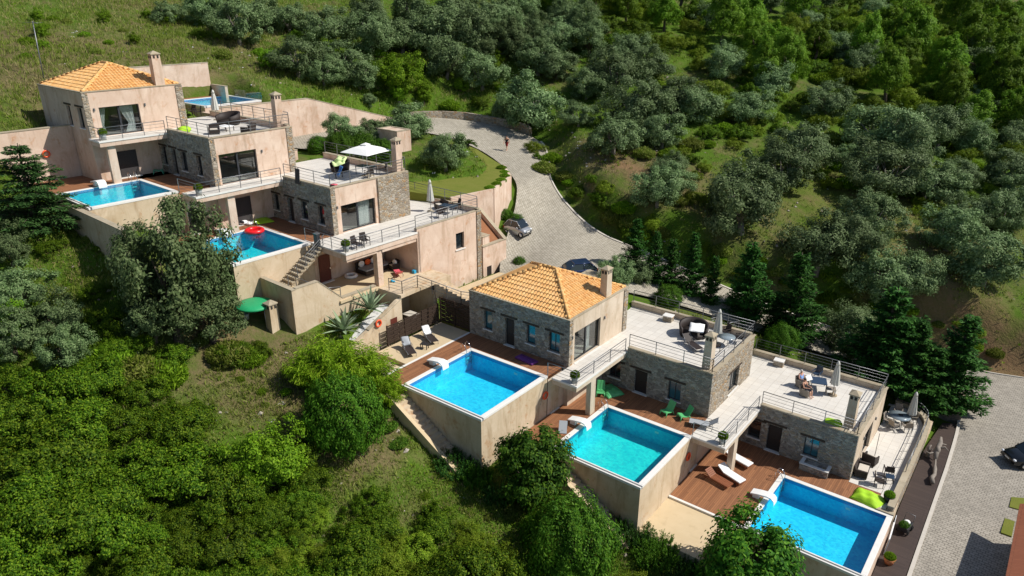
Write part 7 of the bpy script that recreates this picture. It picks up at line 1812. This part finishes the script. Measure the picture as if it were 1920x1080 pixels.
oak -19.8 -19.2 4.20 4.1 -1 1 18
oak -19.1 -18.0 7.25 9.3 -1 2 18
oak -18.1 -16.1 5.42 5.4 -1 3 18
oak -21.4 -13.1 3.68 5.0 -1 4 18
maquis -30.1 -20.5 2.05 0.0 -1 0 18
maquis -24.0 -20.5 2.12 0.0 -1 1 18
maquis -21.6 -21.2 2.92 0.0 -1 2 18
maquis -19.7 -21.8 2.68 0.0 -1 3 18
maquis -19.8 -20.6 2.39 0.0 -1 4 18
maquis -17.8 -19.3 2.74 0.0 -1 5 18
maquis -15.9 -16.0 2.66 0.0 -1 6 18
maquis -15.8 -14.5 2.17 0.0 -1 7 18
grassbush -19.4 -22.3 2.99 0.0 -1 0 18
grassbush -18.0 -21.7 3.65 0.0 -1 1 18
grassbush -17.1 -20.5 3.35 0.0 -1 2 18
grassbush -16.3 -16.2 2.84 0.0 -1 3 18
grassbush -15.7 -15.2 2.51 0.0 -1 4 18
bigfir -33.2 -20.1 7.92 7.1 -1 -1 11
bamboo -11.9 -13.6 2.48 0.0 -1 0 13
bamboo -10.9 -13.0 3.90 0.0 -1 1 13
bamboo -10.1 -11.4 4.15 0.0 -1 2 13
bamboo -9.1 -10.3 3.45 0.0 -1 3 13
bamboo -7.7 -10.2 2.34 0.0 -1 4 13
boxshrub -6.8 -14.8 4.97 4.0 -1 0 17
boxshrub 7.2 -10.2 5.36 4.3 -1 1 17
citrus 3.1 -8.3 4.75 6.0 -1 0 17
citrus 16.0 -4.9 5.47 5.9 -1 1 17
rosemary -2.9 -10.1 1.73 0.0 -1 0 6
rosemary -1.8 -10.2 2.56 0.0 -1 1 6
rosemary -0.3 -9.9 2.37 0.0 -1 2 6
rosemary 1.6 -10.1 1.98 0.0 -1 3 6
rosemary 7.3 -5.5 1.68 0.0 -1 0 7
rosemary 8.6 -5.5 2.66 0.0 -1 1 7
rosemary 10.5 -6.0 2.89 0.0 -1 2 7
rosemary 12.1 -5.8 2.53 0.0 -1 3 7
rosemary 13.6 -5.7 2.49 0.0 -1 4 7
ivy -8.7 -11.0 1.79 0.0 -1 0 2
ivy -7.7 -11.5 2.11 0.0 -1 1 2
ivy -6.5 -11.7 1.74 0.0 -1 2 2
ivy -5.1 -12.0 1.54 0.0 -1 3 2
ivy -7.0 -10.0 1.44 0.0 -1 4 2
grassbush 2.9 -10.1 1.63 0.0 -1 0 17
grassbush 4.2 -9.7 1.94 0.0 -1 1 17
grassbush 4.4 -7.7 2.34 0.0 -1 2 17
grassbush 5.8 -5.6 1.71 0.0 -1 3 17
heath -3.1 -23.0 2.95 0.0 0 0 8
heath -2.8 -21.3 2.33 0.0 0 1 8
heath -3.8 -19.7 2.46 0.0 0 2 8
heath -1.4 -20.4 2.62 0.0 0 3 8
heath 0.1 -17.9 2.77 0.0 0 4 8
heath 0.8 -18.5 2.95 0.0 0 5 8
heath 1.0 -16.8 3.33 0.0 0 6 8
heath 2.8 -13.9 2.62 0.0 0 7 8
heath -2.2 -25.2 2.77 0.0 1 0 8
heath -2.5 -23.1 2.35 0.0 1 1 8
heath -0.2 -21.3 2.64 0.0 1 2 8
heath 0.7 -21.8 2.77 0.0 1 3 8
heath 2.2 -17.2 2.33 0.0 1 4 8
heath 4.4 -14.5 3.56 0.0 1 5 8
heath 8.6 -10.5 2.27 0.0 1 6 8
heath 10.7 -9.5 3.28 0.0 1 7 8
grassbush -29.5 -18.0 1.30 0.0 0 0 9
grassbush -27.8 -18.4 0.78 0.0 0 1 9
grassbush -25.5 -18.7 1.05 0.0 0 2 9
grassbush -27.2 -17.8 0.85 0.0 0 3 9
grassbush -24.1 -19.0 1.17 0.0 0 4 9
grassbush -24.8 -17.0 0.91 0.0 0 5 9
grassbush -24.5 -16.3 0.91 0.0 0 6 9
grassbush -23.5 -18.6 1.05 0.0 1 0 9
grassbush -22.3 -19.0 0.67 0.0 1 1 9
grassbush -23.5 -17.7 0.63 0.0 1 2 9
grassbush -22.9 -17.4 0.93 0.0 1 3 9
grassbush -22.5 -16.4 0.81 0.0 1 4 9
grassbush -22.1 -15.8 1.24 0.0 1 5 9
grassbush -21.1 -16.1 0.76 0.0 1 6 9
grassbush -18.5 -16.8 1.06 0.0 2 0 9
grassbush -18.9 -16.1 1.19 0.0 2 1 9
grassbush -16.0 -17.1 1.11 0.0 2 2 9
grassbush -17.2 -15.9 0.86 0.0 2 3 9
grassbush -16.1 -15.6 1.10 0.0 2 4 9
grassbush -14.4 -16.7 0.66 0.0 2 5 9
grassbush -14.3 -15.3 0.68 0.0 2 6 9
grassbush -13.0 -16.2 0.69 0.0 3 0 9
grassbush -12.1 -16.6 0.63 0.0 3 1 9
grassbush -12.1 -15.0 0.82 0.0 3 2 9
grassbush -8.6 -15.5 1.07 0.0 3 3 9
grassbush -7.3 -15.5 0.97 0.0 3 4 9
grassbush -6.4 -15.3 0.80 0.0 3 5 9
grassbush -1.3 -13.4 0.74 0.0 3 6 9
grassbush 2.2 -11.7 0.61 0.0 3 7 9
"""
# ---------------------------------------------------------------- vegetation
def leafmesh(name,P_,N_,U_,L,Wd,mat,droop=0):
    """one small diamond leaf per point: P centre, N leaf normal, U leaf direction"""
    n=len(P_); N_=N_/np.linalg.norm(N_,axis=1,keepdims=True); U_=U_-N_*(U_*N_).sum(1,keepdims=True); U_/=np.linalg.norm(U_,axis=1,keepdims=True)+1e-9; V_=np.cross(N_,U_)
    L=np.asarray(L).reshape(-1,1)*np.ones((n,1)); Wd=np.asarray(Wd).reshape(-1,1)*np.ones((n,1))
    co=np.stack([P_-U_*L*.5,P_+V_*Wd*.5+N_*L*.06,P_+U_*L*.5,P_-V_*Wd*.5+N_*L*.06],1).reshape(-1,3)
    me=bpy.data.meshes.new(name); me.vertices.add(4*n); me.vertices.foreach_set('co',co.ravel().astype(np.float32)); me.loops.add(4*n); me.loops.foreach_set('vertex_index',np.arange(4*n,dtype=np.int32)); me.polygons.add(n); me.polygons.foreach_set('loop_start',np.arange(0,4*n,4,dtype=np.int32)); me.polygons.foreach_set('loop_total',np.full(n,4,np.int32)); me.update(calc_edges=True); me.materials.append(M[mat]); return me
def unit(rng,n):
    v=rng.normal(size=(n,3)); return v/np.linalg.norm(v,axis=1,keepdims=True)
def crownpts(seed,rx,rz,zc,K,n,rc,shell=.62,bottom=-.45,lk=1.0,squash=1):
    """leaf clumps spread through an uneven ellipsoid"""
    rng=np.random.default_rng(seed); d=unit(rng,K*3); d=d[d[:,2]>bottom][:K]; K=len(d)
    rad=shell+(1-shell)*rng.random(K)**.6; lob=1+lk*.34*np.sin(d[:,0]*3.1+seed)*np.cos(d[:,1]*2.7+seed*2)+lk*.20*np.sin(d[:,2]*5+seed*.7+d[:,0]*4)
    c=d*(rad*lob)[:,None]*np.array([rx,rx,rz]); r=rc*(.65+.7*rng.random(K))
    i=rng.integers(0,K,n); u=unit(rng,n); p=c[i]+u*(r[i]*rng.random(n)**.38*(1+.55*(rng.random(n)<.16)))[:,None]*np.array([1,1,.8*squash])
    p[:,2]+=zc; out=u*.7+d[i]*.5+np.array([0,0,.35]); N_=out+unit(rng,n)*.55; U_=unit(rng,n)*.8+u*.6
    return p,N_,U_,rng
def trunkmesh(name,h,r,limbs,spread,top,seed,mat):
    rnd=random.Random(seed); mb=MB(); lean=(rnd.uniform(-.2,.2),rnd.uniform(-.2,.2))
    mb.tube([(0,0,-.5),(lean[0]*.4,lean[1]*.4,h*.45),(lean[0],lean[1],h)],[r*1.35,r,r*.75],7)
    for k in range(limbs):
        a=2*math.pi*(k+rnd.random()*.6)/limbs; s=spread*rnd.uniform(.6,1); z=top*rnd.uniform(.75,1.05); b=(lean[0],lean[1],h*rnd.uniform(.75,1))
        m=(lean[0]+s*.45*math.cos(a),lean[1]+s*.45*math.sin(a),h+(z-h)*.45); e=(lean[0]+s*math.cos(a+.2),lean[1]+s*math.sin(a+.2),z)
        mb.tube([b,m,e],[r*.6,r*.38,r*.08],5)
        mb.tube([m,(m[0]+.3*s*math.cos(a+1.2),m[1]+.3*s*math.sin(a+1.2),z*.95)],[r*.3,r*.06],4)
    o=mb.build(name,mat); me=o.data; bpy.data.objects.remove(o); return me
PROTO={}
def proto(kind,var):
    k=(kind,var)
    if k in PROTO: return PROTO[k]
    sd=hash(kind)%1 if False else sum(map(ord,kind))+var*37; tr=None
    if kind=='olive':
        p,N_,U_,g=crownpts(sd,2.15,1.75,1.9,95,15500,.47,.50,-.85); cr=leafmesh('crown',p,N_,U_,g.uniform(.13,.26,len(p)),g.uniform(.06,.105,len(p)),'leaf_olive'); tr=trunkmesh('trunk',.7,.19,5,1.3,2.6,sd,'bark_grey'); W=5.0
    elif kind=='oak':
        p,N_,U_,g=crownpts(sd,2.05,2.0,2.3,100,15500,.43,.55,-.8); cr=leafmesh('crown',p,N_,U_,g.uniform(.11,.21,len(p)),g.uniform(.06,.11,len(p)),'leaf_oak'); tr=trunkmesh('trunk',.8,.2,6,1.3,2.8,sd,'bark'); W=5.0
    elif kind=='bright':
        p,N_,U_,g=crownpts(sd,2.0,1.9,2.0,80,13500,.45,.55,-.8); cr=leafmesh('crown',p,N_,U_,g.uniform(.11,.22,len(p)),g.uniform(.07,.12,len(p)),'leaf_bright'); tr=trunkmesh('trunk',.9,.14,5,1.2,2.6,sd,'bark'); W=4.9
    elif kind=='pine':
        p,N_,U_,g=crownpts(sd,1.65,2.3,2.7,100,13000,.42,.5,-.85); p[:,:2]*=(1.15-.28*np.clip(p[:,2:3]-1,0,4)/2.2); cr=leafmesh('crown',p,N_,U_+np.array([0,0,.8]),g.uniform(.16,.32,len(p)),g.uniform(.045,.08,len(p)),'leaf_pine'); tr=trunkmesh('trunk',1.6,.15,5,1.0,3.6,sd,'bark'); W=4.3
    elif kind in('maquis','heath'):
        p,N_,U_,g=crownpts(sd,2.0,1.25,.85,110,17000 if kind=='maquis' else 11000,.36,.58,-.4); cr=leafmesh('crown',p,N_,U_+np.array([0,0,.5]),g.uniform(.09,.19,len(p)),g.uniform(.055,.10,len(p)) if kind=='maquis' else g.uniform(.05,.09,len(p)),'leaf_maquis' if kind=='maquis' else 'leaf_heath'); W=4.7
        if kind=='maquis': tr=trunkmesh('trunk',.3,.09,7,1.3,1.5,sd,'bark')
    elif kind=='grassbush':
        rng=np.random.default_rng(sd); n=3800; a=rng.random(n)*6.28; r=rng.random(n)**.5; p=np.stack([r*np.cos(a),r*np.sin(a),rng.random(n)*(.95-.5*r)],1); cr=leafmesh('crown',p,unit(rng,n)+np.array([0,0,.3]),np.stack([np.cos(a)*.5,np.sin(a)*.5,np.ones(n)],1)+unit(rng,n)*.4,rng.uniform(.14,.32,n),rng.uniform(.035,.075,n),'leaf_bright' if var%2 else 'leaf_grass'); W=2.1
    elif kind=='boxshrub':
        rng=np.random.default_rng(sd); n=22000; u=unit(rng,n); u[:,2]=np.abs(u[:,2])**.9*np.where(u[:,2]<-.3,-.35,1); rr=1+.13*np.sin(u[:,0]*6+sd)*np.sin(u[:,1]*5)+.10*np.sin(u[:,2]*11+u[:,0]*9+3*np.sin(u[:,1]*7))+.16*(rng.random(n)<.12)*rng.random(n); p=u*(rr*(.80+.24*rng.random(n)**.6))[:,None]*np.array([1.5,1.5,1.7]); p[:,2]+=.75; cr=leafmesh('crown',p,u+unit(rng,n)*.6,np.array([0,0,1.])+u*.5+unit(rng,n)*.6,rng.uniform(.07,.17,n),rng.uniform(.035,.06,n),'leaf_box'); tr=trunkmesh('trunk',.4,.1,5,.8,1.3,sd,'bark'); W=3.1
    elif kind=='citrus':
        p,N_,U_,g=crownpts(sd,1.7,1.6,1.95,95,15000,.42,.70,-.85,.45); N_=N_+np.array([0,0,.4]); cr=leafmesh('crown',p,N_,U_+np.array([0,0,-.35]),g.uniform(.14,.25,len(p)),g.uniform(.075,.12,len(p)),'leaf_citrus'); tr=trunkmesh('trunk',.9,.16,5,1.0,2.4,sd,'bark'); W=3.9
    elif kind=='rosemary':
        rng=np.random.default_rng(sd); K=150; a=rng.random(K)*6.28; r=rng.random(K)**.5*1.1; h_=rng.uniform(.6,1.25,K)*(1.15-.4*r); i=rng.integers(0,K,7500); t=rng.random(7500); base=np.stack([r*np.cos(a),r*np.sin(a),np.zeros(K)],1); dirn=np.stack([np.cos(a)*.35*r,np.sin(a)*.35*r,np.ones(K)],1); p=base[i]+dirn[i]*(t*h_[i])[:,None]+rng.normal(size=(7500,3))*.035; cr=leafmesh('crown',p,unit(rng,7500),dirn[i]+unit(rng,7500)*.6,rng.uniform(.10,.2,7500),.035,'leaf_box' if var%2 else 'leaf_dark'); W=2.5
    elif kind=='ivy':
        rng=np.random.default_rng(sd); n=2600; a=rng.random(n)*6.28; r=rng.random(n)**.5; p=np.stack([1.2*r*np.cos(a),1.2*r*np.sin(a),.05+rng.random(n)*.35*(1-r*.6)],1); cr=leafmesh('crown',p,np.array([0,0,1.])+unit(rng,n)*.7,unit(rng,n),rng.uniform(.13,.22,n),rng.uniform(.12,.18,n),'leaf_box'); W=2.4
    elif kind=='bamboo':
        rng=np.random.default_rng(sd); K=75; a=rng.random(K)*6.28; r=rng.random(K)**.6; h_=rng.uniform(1.8,3.2,K)*(1.1-.35*r); n=9000; i=rng.integers(0,K,n); t=rng.random(n)**.7; o_=np.stack([np.cos(a),np.sin(a)],1)
        xy=o_[i]*(.5*r[i]+t**2*1.25*r[i]+.15*t)[:,None]; p=np.stack([xy[:,0],xy[:,1],h_[i]*(t-.28*r[i]*t**3)],1)+rng.normal(size=(n,3))*.13; cr=leafmesh('crown',p,unit(rng,n)+np.array([0,0,.6]),np.stack([o_[i,0],o_[i,1],np.full(n,-.5)],1)+unit(rng,n)*.7,rng.uniform(.20,.38,n),rng.uniform(.035,.06,n),'leaf_lime')
        mb=MB()
        for k in range(0,K,2): mb.tube([(o_[k,0]*.5*r[k],o_[k,1]*.5*r[k],-.3),(o_[k,0]*.9*r[k],o_[k,1]*.9*r[k],h_[k]*.55),(o_[k,0]*1.6*r[k],o_[k,1]*1.6*r[k],h_[k]*.8)],[.03,.022,.008],4)
        ob=mb.build('cane','leaf_grass'); tr=ob.data; bpy.data.objects.remove(ob); W=3.0
    elif kind in('cypress','bigfir'):
        rng=np.random.default_rng(sd); H_=6.0; big=kind=='bigfir'; P0=[];N0=[];U0=[]; mb=MB(); mb.tube([(0,0,-.5),(0,0,H_*.5),(0,0,H_*.97)],[.17,.1,.02],7); tiers=15 if big else 20
        for t in range(tiers):
            z=H_*(.05+.92*(t+rng.random()*.5)/tiers); Rr=(1-z/H_)**.8*(3.0 if big else 1.55)+.12; nb=int(7+5*(1-z/H_))
            for b in range(nb):
                a=rng.random()*6.28; L=Rr*rng.uniform(.62,1.12); up=(.02 if big else .28)+.25*(z/H_); e=np.array([math.cos(a)*L,math.sin(a)*L,z+L*up]); s_=np.array([0,0,z]); 
                if L>.5: mb.tube([tuple(s_),tuple(s_+(e-s_)*.85)],[.03,.008],3)
                n=int((70 if big else 52)*L/1.2)+14; q=rng.random(n)**.7; side=np.array([-math.sin(a),math.cos(a),0]); wd=(.12+.30*L*(1-q))*rng.uniform(-1,1,n)
                pp=s_+(e-s_)*q[:,None]+side*wd[:,None]+np.stack([np.zeros(n),np.zeros(n),rng.normal(size=n)*.06-.10*q*(1 if big else .2)],1)
                P0.append(pp); N0.append(np.array([0,0,1.])+unit(rng,n)*.65); U0.append((e-s_)/np.linalg.norm(e-s_)+side*np.sign(wd)[:,None]*.8+unit(rng,n)*.35)
        p=np.concatenate(P0); n=len(p); cr=leafmesh('crown',p,np.concatenate(N0),np.concatenate(U0),rng.uniform(.16,.32,n),rng.uniform(.05,.10,n),'leaf_fir' if big else 'leaf_dark'); ob=mb.build('trunk','bark'); tr=ob.data; bpy.data.objects.remove(ob); W=5.4 if big else 3.0
    elif kind=='palm':
        rng=np.random.default_rng(sd); P0=[];N0=[];U0=[]
        for b in range(34):
            a=b*2.4; up=rng.uniform(.15,1.1); n=46; q=np.linspace(.12,1,n); L=1.25; x=L*q*math.cos(up*.9); z=.75+L*(q*math.sin(up)-.55*q**2); ax=np.array([math.cos(a),math.sin(a),0]); sd_=np.array([-math.sin(a),math.cos(a),0]); sg=np.where(np.arange(n)%2,1,-1)
            P0.append(ax*x[:,None]+np.stack([np.zeros(n),np.zeros(n),z],1)+sd_*(sg*.12*(1-q*.5))[:,None]); N0.append(np.tile([0,0,1.],(n,1))+unit(rng,n)*.2); U0.append(sd_*sg[:,None]+ax*.7)
        p=np.concatenate(P0); cr=leafmesh('crown',p,np.concatenate(N0),np.concatenate(U0),.32,.05,'leaf_box'); ob=MB().tube([(0,0,-.3),(0,0,.75)],[.22,.19],8).build('trunk','bark'); tr=ob.data; bpy.data.objects.remove(ob); W=2.5
    PROTO[k]=(cr,tr,W); return PROTO[k]
NAMES=dict(olive='olive_tree',bright='leafy_tree',cypress='conifer_tree',boxshrub='round_shrub',palm='sago_palm',heath='heath_shrub',maquis='maquis_shrub',pine='pine_tree',oak='evergreen_tree',grassbush='grassy_bush',bamboo='bamboo_clump',citrus='citrus_tree',rosemary='rosemary_shrub',ivy='ivy_patch',bigfir='fir_tree')
DESC=dict(olive='grey green olive tree',bright='bright green leafy tree',cypress='dark green conifer',boxshrub='rounded dense green shrub',palm='small sago palm',heath='yellow green heath shrub',maquis='dark green maquis shrub',pine='light green pine tree',oak='dark dense evergreen tree',grassbush='small fresh green bush',bamboo='lime green bamboo clump',citrus='round glossy dark tree',rosemary='spiky dark rosemary shrub',ivy='creeping ivy patch',bigfir='large layered dark fir tree')
NV=dict(olive=8,oak=3,pine=3,maquis=4,heath=3,bright=3,grassbush=4,boxshrub=3,citrus=2,rosemary=2,ivy=2,bamboo=2,cypress=3,bigfir=1,palm=1)
ORD='first second third fourth fifth sixth seventh eighth ninth tenth eleventh twelfth thirteenth fourteenth fifteenth sixteenth seventeenth eighteenth nineteenth twentieth'.split()
_rows=[l.split() for l in PLANTS.strip().split('\n')]
_xy=np.array([[float(r[1]),float(r[2])] for r in _rows]); _z=height(_xy[:,0],_xy[:,1])
rnd=random.Random(11); cnt={}
def plant(kind,label,cat,loc,s,rz,group,var):
    cr,tr,W=proto(kind,var)
    t=bpy.data.objects.new(NAMES[kind],None); COL.objects.link(t); t.location=loc; t.rotation_euler=(rnd.uniform(-.08,.08),rnd.uniform(-.08,.08),rz); q=rnd.uniform(.86,1.14); t.scale=(s[0],s[1],s[2]*q) if hasattr(s,'__len__') else (s*rnd.uniform(.92,1.08),s*rnd.uniform(.92,1.08),s*q); tag(t,label,cat,group)
    for nm,me in (('crown',cr),('trunk' if kind!='bamboo' else 'cane',tr)):
        if me: o=bpy.data.objects.new(nm,me); COL.objects.link(o); o.parent=t
    return t
for r,z in zip(_rows,_z):
    kind=r[0]; x,y,w_,h_=map(float,r[1:5]); b,i,zn=map(int,r[5:8]); zone=ZONES[zn]; cnt[kind]=cnt.get(kind,0)+1
    if -37<x<-17 and 7<y<26 and kind in('olive','palm') and zone in('parking and lawn','lawn'): z=max(z,7.6 if x>-30 else z)
    W=proto(kind,cnt[kind]%NV[kind])[2]; s=w_/W
    if h_: s=(s,s,h_/dict(oak=4.8,citrus=3.75,boxshrub=2.5).get(kind,6.0))
    elif kind=='olive': s=(s,s,s*.95)
    cat='tree' if kind in('olive','bright','pine','oak','citrus','cypress','bigfir','palm') else 'shrub'
    if i<0: lab='%s at the %s'%(DESC[kind],zone)
    else: lab='%s, %s from left%s, %s'%(DESC[kind],ORD[i],'' if b<0 else ', %s row from top'%ORD[b],zone)
    plant(kind,lab,cat,(x,y,z-.08),s,rnd.uniform(0,6.28),DESC[kind]+'s of the '+zone,cnt[kind]%NV[kind])
plant('palm','small sago palm at the drive side edge of the lawn','plant',(-29.6,23.2,8.2),1.05,0,None,0)
for i,(x,y,zz) in enumerate([(-22.6,20.6,7.5),(-21.4,19.6,7.4),(-20.3,18.3,7.35),(-19.6,16.8,7.35),(-18.9,15.2,7.35),(-18.4,13.6,7.35),(-22.0,20.2,7.0),(-20.0,17.6,6.9)]): plant('grassbush','overhanging grassy bush on the lawn edge, %s from the drive bend'%ORD[i],'shrub',(x,y,zz),.55,i,'grassy bushes along the lawn edge',1+2*(i%2))
# plants in pots
for fr,p,h_ in POTS:
    t=bpy.data.objects.new('potted_bush',None); COL.objects.link(t); place(t,fr,(p[0],p[1],p[2]+h_-.08),rnd.random()*6,(.34,.34,.55)); tag(t,'bushy green plant growing in the pot '+{0:'of the tiled roof villa balcony',1:'on the balcony above the loungers',2:'on the topmost balcony',3:'on the second upper balcony',4:'on the wide upper balcony',5:'beside the big lime cushion',6:'on the boardwalk by the pool wall'}[POTS.index((fr,p,h_))],'plant','potted bushes on balconies')
    o=bpy.data.objects.new('foliage',proto('grassbush',1+2*(POTS.index((fr,p,h_))%2))[0]); COL.objects.link(o); o.parent=t
t=bpy.data.objects.new('potted_bush',None); COL.objects.link(t); place(t,'B',(21.7,6.75,-7.3),0,(.2,.2,.16)); tag(t,'small light green plant standing in the black cart','plant'); o=bpy.data.objects.new('foliage',proto('boxshrub',1)[0]); COL.objects.link(o); o.parent=t
# agaves
def agave(label,loc,s,seed):
    rn=random.Random(seed); t=thing('agave_plant',label,'plant','B',loc,0,'big striped agaves'); 
    for k in range(30):
        a=k*2.4+rn.uniform(-.2,.2); up=R(12+62*(k/30)+rn.uniform(-6,6)); L=s*rn.uniform(.85,1.1); mb=MB(); n=6; vs=[]
        for i in range(n+1):
            q=i/n; w_=.075*s*(1-q)**.7*(1+.6*math.sin(q*2.6)); x=L*q*math.cos(up); zz=L*q*math.sin(up)-.12*L*q*q*math.cos(up); 
            for sy,dz in ((-1,.03),(0,0),(1,.03)): vs.append((x*math.cos(a)-sy*w_*math.sin(a),x*math.sin(a)+sy*w_*math.cos(a),zz+dz*s))
        mb.add(vs,[(3*i+j,3*i+j+1,3*i+j+4,3*i+j+3) for i in range(n) for j in range(2)],0,True); mb.build('leaf','leaf_agave',t)
agave('large agave on white gravel nearer the covered patio','',1,1) if False else None
agave('large striped agave on the white gravel, nearer the covered patio',(-14.3,-5.6,2.55),1.75,3)
agave('large striped agave on the white gravel, nearer the glass roof',(-14.6,-8.0,1.6),1.75,5)
# ---------------------------------------------------------------- ground cover (stuff)
def cover(name,label,mat,n,seed,region,L,Wd,mask):
    rng=np.random.default_rng(seed); x=rng.uniform(region[0],region[1],n); y=rng.uniform(region[2],region[3],n)
    k=mask(x,y,rng); x,y=x[k],y[k]; m=5; z=height(x,y); x=np.repeat(x,m)+rng.normal(size=len(x)*m)*.13; y=np.repeat(y,m)+rng.normal(size=len(y)*m)*.13; z=np.repeat(z,m); n2=len(x); u=unit(rng,n2)*.55+np.array([0,0,1.]); l=rng.uniform(L[0],L[1],n2)
    me=leafmesh(name,np.stack([x,y,z+l*.32],1),unit(rng,n2)*np.array([1,1,.4]),u,l,rng.uniform(Wd[0],Wd[1],n2),mat); o=bpy.data.objects.new(name,me); COL.objects.link(o); tag(o,label,'grass',kind='stuff')
_bx=lambda x,y:((x>-13)&(x<-.2)&(y>-9.5)&(y<8.4))|((x>-.6)&(x<9)&(y>-5.5)&(y<12.8))|((x>8.5)&(x<22.9)&(y>-5.2)&(y<16.8))
def _ok(x,y):
    lx=_c*(x-AX)+_s*(y-AY); ly=-_s*(x-AX)+_c*(y-AY)
    a=_bx(x,y)|((lx>-13)&(lx<12.8)&(ly>-9.6)&(ly<13))|((lx>-24)&(lx<-13)&(ly>3)&(ly<16))|((x>21)&(x<29)&(y<34))
    d=np.full(len(x),1e9)
    for k in range(0,len(_L),2):
        A=_L[k,:2];B=_R[k,:2];v=B-A; q=np.stack([x,y],1); t=np.clip(((q-A)@v)/(v@v),0,1); d=np.minimum(d,np.hypot(*(q-(A+t[:,None]*v)).T))
    return ~a&(d>1.5)
nzf=lambda x,y,f,p:np.sin(x*f+p+1.7*np.sin(y*f*.6))*np.sin(y*f*1.1+1.3*np.sin(x*f*.8+p))
cover('grass','fresh green grass and weeds covering the slopes','leaf_grass',46000,1,(-80,40,-34,72),(.22,.55),(.03,.075),lambda x,y,r:_ok(x,y)&((x<-14)|(y<20)|(r.random(len(x))<.85))&(nzf(x,y,.35,0)+r.normal(size=len(x))*.5>-.15))
cover('tall_grass','rough tall grass on the hillside above the topmost villa','leaf_grass',26000,12,(-86,-38,-26,48),(.35,.8),(.03,.06),lambda x,y,r:_ok(x,y)&(nzf(x,y,.25,2)+r.normal(size=len(x))*.6>-.1))
cover('tall_straw','dry straw grass on the hillside above the topmost villa','leaf_straw',17000,13,(-86,-40,-26,40),(.3,.75),(.02,.045),lambda x,y,r:_ok(x,y)&(nzf(x,y,.22,5)+r.normal(size=len(x))*.5>.1))
cover('short_grass','short patchy grass on the slope in front of the pools','leaf_grass',62000,6,(-36,24,-30,-4),(.10,.38),(.025,.06),lambda x,y,r:_ok(x,y)&(nzf(x,y,.6,3)+r.normal(size=len(x))*.7>.0))
cover('dry_grass','straw coloured thin grass on the slope in front of the pools','leaf_straw',24000,8,(-30,22,-28,-4),(.08,.30),(.015,.04),lambda x,y,r:_ok(x,y)&(nzf(x,y,.45,1)+r.normal(size=len(x))*.7>-.1))
cover('dry_grass','straw coloured dry grass patches on the slopes','leaf_straw',42000,2,(-80,44,-34,76),(.15,.45),(.02,.05),lambda x,y,r:_ok(x,y)&(nzf(x,y,.3,2)+r.normal(size=len(x))*.5>.2))
cover('weeds','bright green leafy weeds on the hillside','leaf_bright',22000,3,(-85,40,-30,70),(.15,.4),(.07,.14),lambda x,y,r:_ok(x,y)&((x<-14)|(r.random(len(x))<.18))&(nzf(x,y,.28,4)+r.normal(size=len(x))*.45>.35))
cover('white_flowers','scattered white umbel flowers on the slopes','leaf_flower',900,4,(-75,20,-30,50),(.10,.2),(.1,.2),lambda x,y,r:_ok(x,y)&(nzf(x,y,.4,1)>.35))
def stones():
    rng=np.random.default_rng(9); n=5200; x=rng.uniform(-60,36,n); y=rng.uniform(-32,60,n); k=_ok(x,y)&(nzf(x,y,.33,5)+rng.normal(size=n)*.5>.3); x,y=x[k],y[k]; z=height(x,y); n=len(x); r=.05+.22*rng.random(n)**3.2
    base=np.array([(1,0,0),(-1,0,0),(0,1,0),(0,-1,0),(0,0,.8),(0,0,-.6)],float); fs=[(0,2,4),(2,1,4),(1,3,4),(3,0,4),(2,0,5),(1,2,5),(3,1,5),(0,3,5)]
    co=np.stack([x,y,z],1)[:,None,:]+base[None]*r[:,None,None]*rng.uniform(.6,1.3,(n,6,1)); f=(np.arange(n)[:,None,None]*6+np.array(fs)[None]).reshape(-1,3)
    me=bpy.data.meshes.new('loose_stones'); me.from_pydata(co.reshape(-1,3).tolist(),[],f.tolist()); me.materials.append(M['rock']); o=bpy.data.objects.new('loose_stones',me); COL.objects.link(o); tag(o,'small loose stones scattered over the slopes','stones',kind='stuff')
stones()
